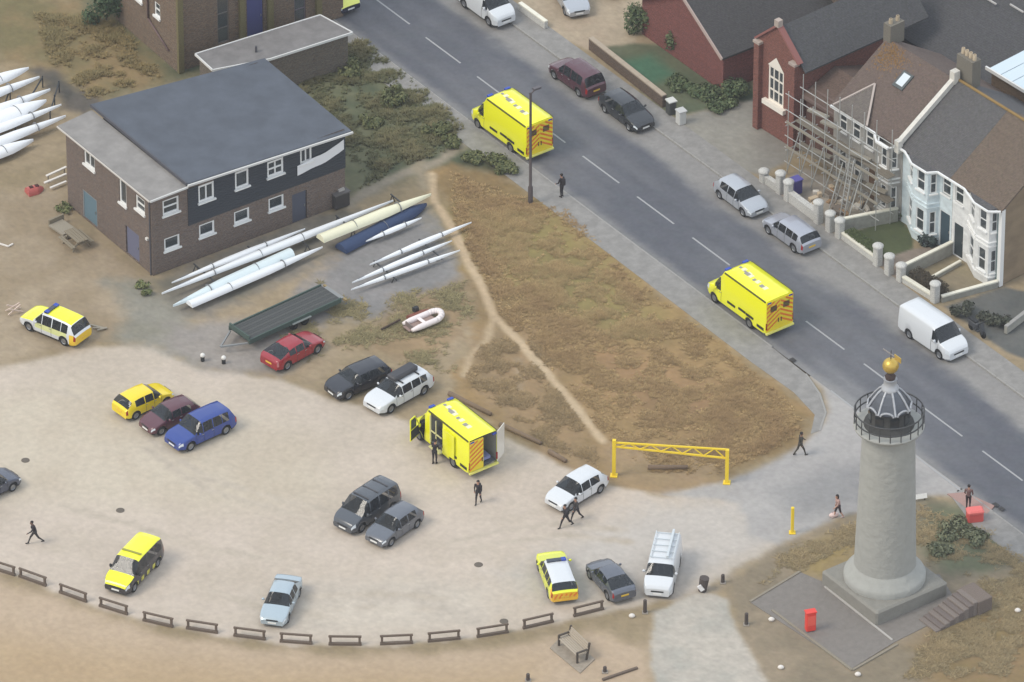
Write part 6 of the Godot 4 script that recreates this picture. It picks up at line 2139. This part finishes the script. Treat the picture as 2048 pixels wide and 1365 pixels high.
	put(mm, "wheels", mat("black_rubber"), mo)
	var mb2 := MB.new()
	mb2.cbox(Vector3(-0.35, 0.62, 0), Vector3(0.9, 0.4, 0.3), 0.08)
	mb2.bar(Vector3(0.2, 0.3, 0), Vector3(-0.3, 0.35, 0), 0.28, 0.1)
	mb2.bar(Vector3(0.6, 0.3, 0), Vector3(0.42, 1.0, 0), 0.26, 0.12)
	put(mb2, "body", mat("scooter_grey", c8(70, 72, 76), 0.5), mo)
	var hb := MB.new()
	hb.bar(Vector3(0.42, 1.05, -0.34), Vector3(0.42, 1.05, 0.34), 0.05, 0.05)
	put(hb, "handlebar", mat("black_plastic"), mo)
	bx("seat", mat("black_plastic"), mo, Vector3(-0.4, 0.86, 0), Vector3(0.7, 0.1, 0.28))
	# gully gratings along the kerb
	for q in [Vector3(17.79, 0.00, 2.12), Vector3(29.91, 0.00, 18.09), Vector3(30.26, 0.00, 18.52)]:
		var b := MB.new()
		b.box(q + Vector3(0, 0.004, 0), Vector3(0.4, 0.02, 0.3), Basis(Vector3.UP, atan2(-UZ, UX)))
		tag(put(b, "gully_grate", mat("grate_dark", c8(54, 52, 52), 0.7)), "small dark gully grating set in the kerb edge", "grating", "gully gratings along the kerb")

# ---------------------------------------------------------------- people
# Bones are tapered capsules joined with a smooth minimum, meshed as surface nets.
func cap_d(p: Vector3, a: Vector3, b: Vector3, ra: float, rb: float) -> float:
	var ab_ := b - a
	var t := clampf((p - a).dot(ab_) / maxf(ab_.length_squared(), 1e-6), 0.0, 1.0)
	return p.distance_to(a + ab_ * t) - lerpf(ra, rb, t)

func flesh(bones: Array, cell: float, k: float) -> ArrayMesh:
	var lo := Vector3(9, 9, 9)
	var hi := -lo
	for b in bones:
		var r := maxf(b[2], b[3]) + 3 * cell
		for p in [b[0], b[1]]:
			lo = lo.min(p - Vector3.ONE * r)
			hi = hi.max(p + Vector3.ONE * r)
	var n := Vector3i(((hi - lo) / cell).ceil()) + Vector3i.ONE
	var F := PackedFloat32Array()
	F.resize(n.x * n.y * n.z)
	F.fill(9.0)
	var NB := PackedFloat32Array()
	NB.resize(F.size())
	NB.fill(9.0)
	var CI := PackedInt32Array()
	CI.resize(F.size())
	for bi in bones.size():
		var b = bones[bi]
		var r := maxf(b[2], b[3]) + 2.5 * cell + k
		var l: Vector3 = (b[0] as Vector3).min(b[1]) - Vector3.ONE * r
		var h: Vector3 = (b[0] as Vector3).max(b[1]) + Vector3.ONE * r
		var i0 := Vector3i(((l - lo) / cell).floor()).clamp(Vector3i.ZERO, n - Vector3i.ONE)
		var i1 := Vector3i(((h - lo) / cell).ceil()).clamp(Vector3i.ZERO, n - Vector3i.ONE)
		for z in range(i0.z, i1.z + 1):
			for y in range(i0.y, i1.y + 1):
				for x in range(i0.x, i1.x + 1):
					var q := (z * n.y + y) * n.x + x
					var d := cap_d(lo + Vector3(x, y, z) * cell, b[0], b[1], b[2], b[3])
					var f := F[q]
					var hh := maxf(k - absf(f - d), 0.0) / k
					F[q] = minf(f, d) - hh * hh * k * 0.25
					if d < NB[q]:
						NB[q] = d
						CI[q] = bi
	var st := SurfaceTool.new()
	st.begin(Mesh.PRIMITIVE_TRIANGLES)
	var vid := {}
	var cnt := 0
	var off := [Vector3i(0, 0, 0), Vector3i(1, 0, 0), Vector3i(0, 1, 0), Vector3i(1, 1, 0), Vector3i(0, 0, 1), Vector3i(1, 0, 1), Vector3i(0, 1, 1), Vector3i(1, 1, 1)]
	var edges := [[0, 1], [2, 3], [4, 5], [6, 7], [0, 2], [1, 3], [4, 6], [5, 7], [0, 4], [1, 5], [2, 6], [3, 7]]
	var sx := n.x
	var sxy := n.x * n.y
	var qo := [0, 1, sx, sx + 1, sxy, sxy + 1, sxy + sx, sxy + sx + 1]
	for z in n.z - 1:
		for y in n.y - 1:
			for x in n.x - 1:
				var q := (z * n.y + y) * n.x + x
				var neg := 0
				for c in 8:
					if F[q + qo[c]] < 0.0:
						neg += 1
				if neg == 0 or neg == 8:
					continue
				var s := Vector3.ZERO
				var m := 0
				for e in edges:
					var fa := F[q + qo[e[0]]]
					var fb := F[q + qo[e[1]]]
					if (fa < 0.0) != (fb < 0.0):
						var t := fa / (fa - fb)
						s += Vector3(off[e[0]]).lerp(Vector3(off[e[1]]), t)
						m += 1
				vid[q] = cnt
				cnt += 1
				st.set_color(bones[CI[q]][4])
				st.add_vertex(lo + (Vector3(x, y, z) + s / m) * cell)
	for q in vid:
		var x: int = q % n.x
		var y: int = (q / n.x) % n.y
		var z: int = q / sxy
		if x == 0 or y == 0 or z == 0:
			continue
		var f0 := F[q] < 0.0
		for ax in 3:
			var d: int = [1, sx, sxy][ax]
			if (F[q + d] < 0.0) == f0:
				continue
			var u: int = [sx, sxy, 1][ax]
			var v: int = [sxy, 1, sx][ax]
			if not (vid.has(q - u) and vid.has(q - v) and vid.has(q - u - v)):
				continue
			var A: int = vid[q]
			var B: int = vid[q - u]
			var C: int = vid[q - u - v]
			var D: int = vid[q - v]
			if f0:
				for i in [A, B, C, A, C, D]:
					st.add_index(i)
			else:
				for i in [A, C, B, A, D, C]:
					st.add_index(i)
	st.generate_normals()
	return st.commit()

func person(label: String, at: Vector3, yaw_deg: float, P: Dictionary) -> void:
	# faces +X. P: stride, arm, lean, bend, colours
	var o := thing("person", label, "person", at, deg_to_rad(yaw_deg))
	var top: Color = P.top
	var leg: Color = P.leg
	var skin: Color = P.get("skin", lin(170, 130, 108))
	var shoe: Color = P.get("shoe", lin(40, 38, 38))
	var shin: Color = P.get("shin", leg)
	var sl: Color = P.get("sleeve", top)
	var s: float = P.get("stride", 0.0)
	var ar: float = P.get("arm", 0.3)
	var ln: float = P.get("lean", 0.05)
	var hipy := 0.93 - 0.1 * absf(s)
	var hip := Vector3(0, hipy, 0)
	var chest := hip + Vector3(0.42 * ln, 0.4, 0)
	var neck := hip + Vector3(0.56 * ln, 0.56, 0)
	var head := hip + Vector3(0.66 * ln + 0.02, 0.72, 0)
	var B := []
	B.append([hip + Vector3(0, 0.02, -0.06), hip + Vector3(0, 0.02, 0.06), 0.125, 0.125, leg])
	B.append([hip + Vector3(0, 0.1, 0), chest, 0.125, 0.15, top])
	B.append([chest + Vector3(0, 0.06, -0.13), chest + Vector3(0, 0.06, 0.13), 0.085, 0.085, top])
	B.append([chest + Vector3(0, 0.1, 0), neck + Vector3(0, 0.03, 0), 0.085, 0.058, skin])
	B.append([head + Vector3(-0.01, 0.035, 0), head + Vector3(0.025, -0.045, 0), 0.098, 0.075, skin])
	B.append([head + Vector3(0.07, -0.01, 0), head + Vector3(0.115, -0.025, 0), 0.02, 0.016, skin])
	for z in [-1, 1]:
		B.append([head + Vector3(0, 0, z * 0.085), head + Vector3(0, 0.03, z * 0.095), 0.02, 0.018, skin])
	var hands := []
	for z in [-1, 1]:
		var f: float = s * z
		var h0 := hip + Vector3(0, 0.0, z * 0.095)
		var knee := h0 + Vector3(0.45 * sin(f * 0.9 + 0.08), -0.45 * cos(f * 0.9), 0)
		var a := f * 0.9 - (0.15 if f > 0 else 0.45 * absf(s) + 0.02)
		var ank := knee + Vector3(0.42 * sin(a), -0.42 * cos(a), 0)
		ank.y = maxf(ank.y, 0.08)
		B.append([h0, knee, 0.092, 0.062, leg])
		B.append([knee, ank, 0.058, 0.042, shin])
		B.append([ank + Vector3(-0.03, -0.04, 0), ank + Vector3(0.15, -0.045, 0), 0.042, 0.036, shoe])
		var sh := chest + Vector3(0.0, 0.08, z * 0.2)
		var aa: float = -f * 0.8 + ar * 0.4
		var el := sh + Vector3(0.29 * sin(aa), -0.28 * cos(aa), z * 0.05)
		var ab2 := aa + ar * 1.5
		var wr := el + Vector3(0.25 * sin(ab2), -0.25 * cos(ab2), -z * 0.02)
		B.append([sh, el, 0.062, 0.047, top])
		B.append([el, wr, 0.045, 0.032, sl])
		var dir := (wr - el).normalized()
		B.append([wr, wr + dir * 0.08, 0.034, 0.036, skin])
		hands.append([wr + dir * 0.07, dir, z])
	if P.has("pack"):
		B.append([chest + Vector3(-0.17, 0.05, 0), chest + Vector3(-0.17, -0.25, 0), 0.12, 0.13, P.pack])
	var m := mat("cloth_and_skin", Color.WHITE, 0.9)
	m.vertex_color_use_as_albedo = true
	var body := flesh(B, 0.028, 0.03)
	# five unequal, slightly curled fingers on each hand, added to the same mesh
	var st := SurfaceTool.new()
	st.begin(Mesh.PRIMITIVE_TRIANGLES)
	st.append_from(body, 0, Transform3D.IDENTITY)
	var fg := MB.new()
	fg.st.set_color(skin)
	for h in hands:
		var dir: Vector3 = h[1]
		var side: Vector3 = dir.cross(Vector3(0, 0, 1)).normalized()
		for k in 4:
			var b0: Vector3 = h[0] + side * (0.03 - 0.02 * k)
			var ln2: float = [0.07, 0.08, 0.075, 0.06][k]
			var mid := b0 + dir * ln2 * 0.55
			fg.tube(b0, mid, 0.01, 0.009, 5)
			fg.tube(mid, mid + (dir + Vector3(0, 0, -h[2]) * 0.6).normalized() * ln2 * 0.5, 0.009, 0.007, 5)
		var tb: Vector3 = h[0] + side * 0.035 - dir * 0.04
		fg.tube(tb, tb + (dir + side).normalized() * 0.05, 0.011, 0.008, 5)
	st.append_from(fg.mesh(), 0, Transform3D.IDENTITY)
	put(st.commit(), "body", m, o)
	var hr := MB.new()
	hr.sm(true)
	hr.ball(head + Vector3(-0.025, 0.055, 0), Vector3(0.107, 0.1, 0.103), 12, 8)
	if P.get("long", false):
		hr.ball(head + Vector3(-0.07, -0.05, 0), Vector3(0.07, 0.16, 0.1), 10, 6)
	put(hr, "hair", mat("hair_dark", c8(34, 28, 26), 0.8), o)

func make_people() -> void:
	var blk := lin(44, 42, 44)
	var blk2 := lin(56, 54, 54)
	person("person in dark clothes striding alone across the open gravel", Vector3(-29.29, 0.00, 22.26), 195, {"top": blk, "leg": blk2, "stride": 0.6, "lean": 0.25, "skin": lin(120, 92, 80)})
	person("person in dark uniform at the open side door of the ambulance", Vector3(-4.82, 0.00, 13.66), 60, {"top": blk, "leg": blk, "stride": 0.08, "arm": 0.7, "lean": 0.15})
	person("person in black walking behind the open ambulance", Vector3(-2.07, 0.00, 17.93), 250, {"top": blk, "leg": blk, "stride": 0.3, "lean": 0.1, "pack": blk2})
	person("person in black leading the pair in front of the white hatchback", Vector3(3.32, 0.00, 20.51), 215, {"top": blk, "leg": blk, "stride": 0.55, "lean": 0.12, "pack": blk2})
	person("person in black following the pair, nearer the white hatchback", Vector3(3.98, 0.00, 19.76), 215, {"top": blk2, "leg": blk, "stride": 0.5, "lean": 0.1})
	person("person in dark clothes walking along the lane edge below dry grass", Vector3(17.97, 0.00, 12.73), 20, {"top": lin(60, 56, 50), "leg": lin(66, 60, 52), "stride": 0.45, "lean": 0.08, "skin": lin(130, 100, 84)})
	person("person in black standing at the kerb near the lamp post", Vector3(3.25, 0.00, -16.79), 140, {"top": blk, "leg": blk, "stride": 0.05, "arm": 0.5, "pack": blk})
	person("person with pinkish top and bare legs beside the lane", Vector3(20.13, 0.00, 19.49), 200, {"top": lin(170, 140, 132), "leg": lin(60, 48, 52), "shin": lin(190, 150, 132), "sleeve": lin(190, 150, 132), "stride": 0.35, "long": true, "lean": 0.15, "shoe": lin(190, 170, 166)})
	person("person in dark striped clothes standing behind the red grit bin", Vector3(28.19, 0.00, 18.52), 80, {"top": lin(110, 84, 80), "leg": lin(52, 40, 42), "stride": 0.06, "arm": 0.4})
	var bg := thing("holdall", "pale pink bag on the ground beside the bare-legged person", "bag", Vector3(19.86, 0.00, 19.38), 0.3)
	var b := MB.new()
	b.sm(true)
	b.ball(Vector3(0, 0.14, 0), Vector3(0.32, 0.16, 0.17), 12, 6)
	put(b, "body", mat("bag_pink", c8(222, 198, 192), 0.8), bg)
	var hb := MB.new()
	for k in 5:
		var a0 := PI * k / 5
		var a1 := PI * (k + 1) / 5
		hb.tube(Vector3(cos(a0) * 0.13, 0.26 + sin(a0) * 0.12, 0), Vector3(cos(a1) * 0.13, 0.26 + sin(a1) * 0.12, 0), 0.014, 0.014, 5)
	put(hb, "handle", mat("bag_handle", c8(150, 110, 106), 0.8), bg)

# ---------------------------------------------------------------- plants
func leaf_mesh(n: int, r: Vector3, c1: Color, c2: Color, sd: int, size: float) -> ArrayMesh:
	var rn := RandomNumberGenerator.new()
	rn.seed = sd
	var lobes := []
	for i in 7:
		lobes.append([Vector3(rn.randf_range(-0.55, 0.55), rn.randf_range(0.25, 0.8), rn.randf_range(-0.55, 0.55)), rn.randf_range(0.3, 0.52)])
	var st := SurfaceTool.new()
	st.begin(Mesh.PRIMITIVE_TRIANGLES)
	for i in n:
		var lb = lobes[rn.randi() % lobes.size()]
		var d := Vector3(rn.randfn(), rn.randfn() * 0.9, rn.randfn()).normalized()
		var q: Vector3 = lb[0] + d * lb[1] * pow(rn.randf(), 0.35)
		var p := Vector3(q.x * r.x, maxf(q.y, 0.03) * r.y, q.z * r.z)
		var nn := (d + Vector3(rn.randfn() * 0.5, 0.4 + rn.randfn() * 0.4, rn.randfn() * 0.5)).normalized()
		var tx := nn.cross(Vector3(rn.randfn(), rn.randfn(), rn.randfn())).normalized()
		var ty := nn.cross(tx)
		var s := size * rn.randf_range(0.35, 1.5)
		st.set_color(c1.lerp(c2, rn.randf()))
		st.set_normal(nn)
		var a := p + tx * s
		var b := p + ty * s * 0.55
		var c := p - tx * s
		var e := p - ty * s * 0.55
		for v in [a, c, b, a, e, c]:
			st.add_vertex(v)
	return st.commit()

func foliage_mat() -> StandardMaterial3D:
	var m := mat("foliage", Color.WHITE, 0.85)
	m.vertex_color_use_as_albedo = true
	m.cull_mode = BaseMaterial3D.CULL_DISABLED
	m.backlight_enabled = true
	m.backlight = Color(0.12, 0.13, 0.06)
	return m

func shrub(called: String, label: String, at: Vector3, r: Vector3, c1: Color, c2: Color, sd: int, grp := "", n := 900) -> void:
	var o := thing(called, label, "shrub", at, sd * 0.7, grp)
	put(leaf_mesh(n, r, c1, c2, sd, 0.11), "foliage", foliage_mat(), o)
	var b := MB.new()
	var rn := RandomNumberGenerator.new()
	rn.seed = sd
	for k in 5:
		b.tube(Vector3.ZERO, Vector3(rn.randf_range(-0.4, 0.4) * r.x, r.y * 0.6, rn.randf_range(-0.4, 0.4) * r.z), 0.03, 0.012, 5)
	put(b, "stem", mat("stem_brown", c8(84, 70, 56), 0.95), o)

func hedge(called: String, label: String, A: Vector3, B: Vector3, w: float, h: float, c: Color, sd: int) -> void:
	var d := B - A
	var L := d.length()
	var o := thing(called, label, "hedge", (A + B) / 2, atan2(-d.z, d.x))
	var rn := RandomNumberGenerator.new()
	rn.seed = sd
	var core := MB.new()
	core.cbox(Vector3(0, h * 0.42, 0), Vector3(L * 0.96, h * 0.84, w * 0.86), 0.15)
	var cm := mat("hedge_core%d" % sd, c.linear_to_srgb(), 0.95)
	put(core, "branches", cm, o)
	var st := SurfaceTool.new()
	st.begin(Mesh.PRIMITIVE_TRIANGLES)
	for i in int(L * w * 900):
		var p := Vector3(rn.randf_range(-0.5, 0.5) * L, 0, rn.randf_range(-0.5, 0.5) * w)
		var face := rn.randi() % 3
		if face == 0:
			p.y = h * rn.randf_range(0.82, 1.02)
		elif face == 1:
			p.y = h * rn.randf()
			p.z = (0.5 if rn.randf() > 0.5 else -0.5) * w * rn.randf_range(0.85, 1.05)
		else:
			p.y = h * rn.randf_range(0.7, 1.0)
			p.z *= 1.05
		var nn := Vector3(rn.randfn() * 0.5, 1.0, rn.randfn() * 0.5).normalized()
		var tx := nn.cross(Vector3(rn.randfn(), rn.randfn(), rn.randfn())).normalized()
		var ty := nn.cross(tx)
		var s := rn.randf_range(0.03, 0.08)
		var k := rn.randf_range(0.7, 1.35)
		st.set_color(Color(c.r * k, c.g * k, c.b * k))
		st.set_normal(nn)
		for v in [p + tx * s, p - tx * s, p + ty * s * 0.6, p + tx * s, p - ty * s * 0.6, p - tx * s]:
			st.add_vertex(v)
	put(st.commit(), "foliage", foliage_mat(), o)

func tuft_mesh(sd: int, h: float, n: int) -> ArrayMesh:
	var rn := RandomNumberGenerator.new()
	rn.seed = sd
	var st := SurfaceTool.new()
	st.begin(Mesh.PRIMITIVE_TRIANGLES)
	for i in n:
		var a := rn.randf() * TAU
		var d := Vector3(cos(a), 0, sin(a))
		var s := Vector3(-sin(a), 0, cos(a)) * rn.randf_range(0.016, 0.03)
		var b := d * rn.randf_range(0.0, 0.1)
		var t := b + d * rn.randf_range(0.08, 0.26) + Vector3(0, h * rn.randf_range(0.5, 1.0), 0)
		st.set_normal((d * -0.35 + Vector3.UP).normalized())
		st.set_color(Color.WHITE)
		st.add_vertex(b - s)
		st.add_vertex(t)
		st.add_vertex(b + s)
	return st.commit()

func scatter(called: String, label: String, poly: PackedVector2Array, n: int, h: float, c1: Color, c2: Color, sd: int, avoid: PackedVector2Array, keep := 0.0) -> void:
	var rn := RandomNumberGenerator.new()
	rn.seed = sd
	var bb := Rect2(poly[0], Vector2.ZERO)
	for p in poly:
		bb = bb.expand(p)
	var xf := []
	var cs := []
	var tries := 0
	while xf.size() < n and tries < n * 6:
		tries += 1
		var p := bb.position + Vector2(rn.randf() * bb.size.x, rn.randf() * bb.size.y)
		if not Geometry2D.is_point_in_polygon(p, poly):
			continue
		var m := n_mid.get_noise_2d(p.x * 1.6, p.y * 1.6) + 0.5 * n_big.get_noise_2d(p.x, p.y)
		if m + rn.randf_range(-0.25, 0.25) < keep:
			continue
		var ed := 9.0
		for i in poly.size():
			ed = minf(ed, seg_d(p, poly[i], poly[(i + 1) % poly.size()]))
		if rn.randf() > clampf(ed / 1.1, 0.06, 1.0):
			continue
		var near := false
		for i in avoid.size() - 1:
			if seg_d(p, avoid[i], avoid[i + 1]) < 0.38:
				near = true
				break
		if near:
			continue
		var s := rn.randf_range(0.6, 1.25) * (0.85 + 0.5 * m)
		xf.append(Transform3D(Basis(Vector3.UP, rn.randf() * TAU).scaled(Vector3(s * 1.2, s, s * 1.2)), Vector3(p.x, -0.01, p.y)))
		var k := rn.randf_range(0.8, 1.2)
		var c := c1.lerp(c2, clampf(0.5 + m * 0.9 + rn.randf_range(-0.35, 0.35), 0, 1))
		cs.append(Color(c.r * k, c.g * k, c.b * k))
	var mm := MultiMesh.new()
	mm.transform_format = MultiMesh.TRANSFORM_3D
	mm.use_colors = true
	mm.mesh = tuft_mesh(sd, h, 11)
	mm.instance_count = xf.size()
	for i in xf.size():
		mm.set_instance_transform(i, xf[i])
		mm.set_instance_color(i, cs[i])
	var o := MultiMeshInstance3D.new()
	o.name = numbered(called)
	o.multimesh = mm
	o.material_override = foliage_mat()
	add_child(o)
	tag(stuff(o), label, "grass")

func make_plants() -> void:
	var path: PackedVector2Array = pts([-5.29, -19.42, -5.07, -16.43, -3.85, -13.17, -2.86, -9.35, -1.99, -6.45, -1.15, -2.88, 0.51, 0.14, 1.93, 2.97, 3.49, 6.33, 4.82, 9.27, 5.65, 11.14])
	var straw := lin(168, 142, 98)
	var rust := lin(146, 119, 82)
	var olive := lin(142, 131, 86)
	scatter("dry_grass", "dry straw grass over the triangular field", pts([-4.05, -20.02, 1.17, -16.43, 3.60, -15.24, 7.42, -8.30, 11.96, -1.56, 15.04, 2.97, 17.33, 6.33, 18.43, 8.55, 17.67, 11.03, 14.81, 13.49, 12.61, 14.85, 8.57, 14.85, 5.96, 11.03, 3.96, 6.61, 1.14, 0.99, -0.76, -2.42, -2.38, -8.19, -4.02, -14.05]), 26000, 0.085, straw, rust, 101, path, -0.15)
	scatter("dry_grass", "olive tinged grass on the street side of the field", pts([-3.05, -15.24, 1.17, -15.83, 3.44, -14.05, 6.93, -7.03, 10.03, -0.14, 6.85, 0.43, 1.79, -4.72, -1.42, -9.94]), 7000, 0.085, olive, straw, 102, path, 0.0)
	scatter("scrub_grass", "rough dark grass between clubhouse and street", pts([-15.45, -33.21, -9.67, -36.34, -3.10, -25.48, -4.07, -22.44, -7.32, -20.02, -9.90, -17.62, -10.96, -22.44]), 9000, 0.22, lin(92, 96, 66), lin(122, 114, 80), 103, path, -0.25)
	scatter("verge_grass", "tufty dry grass around the tower terrace", pts([16.44, 22.90, 20.83, 19.97, 25.52, 18.09, 29.72, 20.77, 31.72, 23.96, 31.12, 36.39, 23.31, 36.39, 25.31, 31.27, 28.57, 26.06, 26.17, 25.01, 21.04, 22.90, 18.83, 25.01, 15.13, 26.59]), 4500, 0.09, lin(136, 124, 94), lin(152, 133, 98), 104, path, 0.0)
	scatter("verge_grass", "thin dry grass on the bank by the brick building", pts([-32.41, -39.83, -26.65, -38.56, -22.73, -31.65, -27.91, -28.24, -31.12, -33.52]), 2600, 0.17, lin(150, 128, 86), lin(128, 116, 78), 105, path, 0.0)
	scatter("verge_grass", "weedy grass at the yard margins", pts([-14.78, -2.42, -12.32, -7.03, -10.36, -4.72, -3.02, -7.03, -2.04, -1.28, -3.91, 4.37, -10.27, 0.99, -14.65, 3.53]), 1500, 0.09, lin(150, 134, 98), lin(134, 124, 88), 106, path, 0.12)
	scatter("dry_grass", "thin trampled grass between footpath and car park", pts([-2.03, 0.43, 1.15, -1.28, 5.19, 9.93, 5.47, 14.31, 2.06, 11.85, -1.07, 7.16, -2.96, 4.37]), 4500, 0.09, lin(158, 133, 96), lin(138, 118, 84), 107, path, -0.1)
	var g1 := lin(74, 84, 52)
	var g2 := lin(116, 116, 76)
	var spots := [[Vector3(-7.91, 0.00, -28.55), 1.3, 0.75], [Vector3(-5.07, 0.00, -24.56), 1.2, 0.6], [Vector3(-10.78, 0.00, -32.27), 1.5, 0.7], [Vector3(-13.78, 0.00, -32.58), 1.3, 0.6], [Vector3(-4.07, 0.00, -23.04), 0.9, 0.5], [Vector3(-9.36, 0.00, -25.79), 1.0, 0.4], [Vector3(-1.28, 0.00, -20.62), 1.2, 0.7], [Vector3(-0.39, 0.00, -19.72), 0.9, 0.6], [Vector3(-2.42, 0.00, -21.35), 0.9, 0.45]]
	var says := ["spreading olive shrub on the scrub bank by the street", "olive shrub at the pavement edge below the first ambulance"]
	for i in spots.size():
		var q = spots[i]
		shrub("shrub", says[0] if i < 6 else says[1], q[0], Vector3(q[1], q[2], q[1] * 0.9), g1, g2, 200 + i, "shrubs on the scrub bank" if i < 6 else "shrubs by the pavement edge", 1100)
	shrub("shrub", "dark green bush against the corner of the brick building", Vector3(-27.25, 0.00, -38.56), Vector3(1.9, 2.2, 1.5), lin(52, 74, 50), lin(76, 92, 62), 230, "", 2200)
	var gard := [[Vector3(8.90, 0.00, -36.66), 1.6, 2.0], [Vector3(9.98, 0.00, -37.29), 1.4, 2.4], [Vector3(13.83, 0.00, -31.65), 1.5, 1.9], [Vector3(12.36, 0.00, -33.52), 1.5, 2.2], [Vector3(10.88, 0.00, -34.77), 1.3, 1.8], [Vector3(14.60, 0.00, -29.17), 1.3, 1.3], [Vector3(12.62, 0.00, -29.17), 1.4, 0.6], [Vector3(11.31, 0.00, -30.40), 1.2, 0.5], [Vector3(13.75, 0.00, -27.63), 1.2, 0.5]]
	for i in gard.size():
		var q = gard[i]
		shrub("garden_shrub", "leafy dark green shrub in the walled garden", q[0], Vector3(q[1], q[2], q[1]), lin(66, 84, 54), lin(104, 112, 78), 240 + i, "shrubs in the walled garden", 1500)
	shrub("garden_shrub", "dark rounded bush under the pale blue-white bay", Vector3(26.81, 0.00, -10.99), Vector3(0.75, 0.9, 0.6), lin(52, 62, 60), lin(76, 88, 84), 260, "", 900)
	shrub("garden_shrub", "low bush at the foot of the scaffolded house boundary", Vector3(25.15, 0.00, -14.05), Vector3(0.6, 0.6, 0.6), lin(64, 76, 50), lin(90, 100, 66), 261, "", 500)
	for q in [[Vector3(27.11, 0.00, 20.77), 1.5, 0.35, 270], [Vector3(28.76, 0.00, 21.73), 1.3, 0.35, 271], [Vector3(26.56, 0.00, 22.90), 1.2, 0.3, 272]]:
		shrub("shrub", "low grey-green scrub bush behind the stone tower", q[0], Vector3(q[1], q[2], q[1]), lin(84, 92, 70), lin(122, 122, 94), q[3], "scrub bushes behind the tower", 1000)
	for q in [[Vector3(-23.67, 0.00, -6.16), 0.6, 280], [Vector3(-23.32, 0.00, -5.29), 0.5, 281], [Vector3(-29.18, 0.00, -15.24), 0.7, 282]]:
		shrub("weed_clump", "small green weed clump at the foot of the clubhouse", q[0], Vector3(q[1], 0.4, q[1]), lin(96, 108, 66), lin(124, 124, 84), q[2], "weed clumps by the clubhouse", 260)
	for q in [[Vector3(30.30, 0.00, -2.42), 1.0, 290], [Vector3(28.89, 0.00, -3.11), 0.9, 291], [Vector3(31.39, 0.00, -1.85), 0.9, 292]]:
		shrub("verge_shrub", "dark scrubby growth on the forecourt beside the white van", q[0], Vector3(q[1], 0.6, q[1]), lin(56, 60, 50), lin(84, 86, 72), q[2], "growth beside the white van", 700)
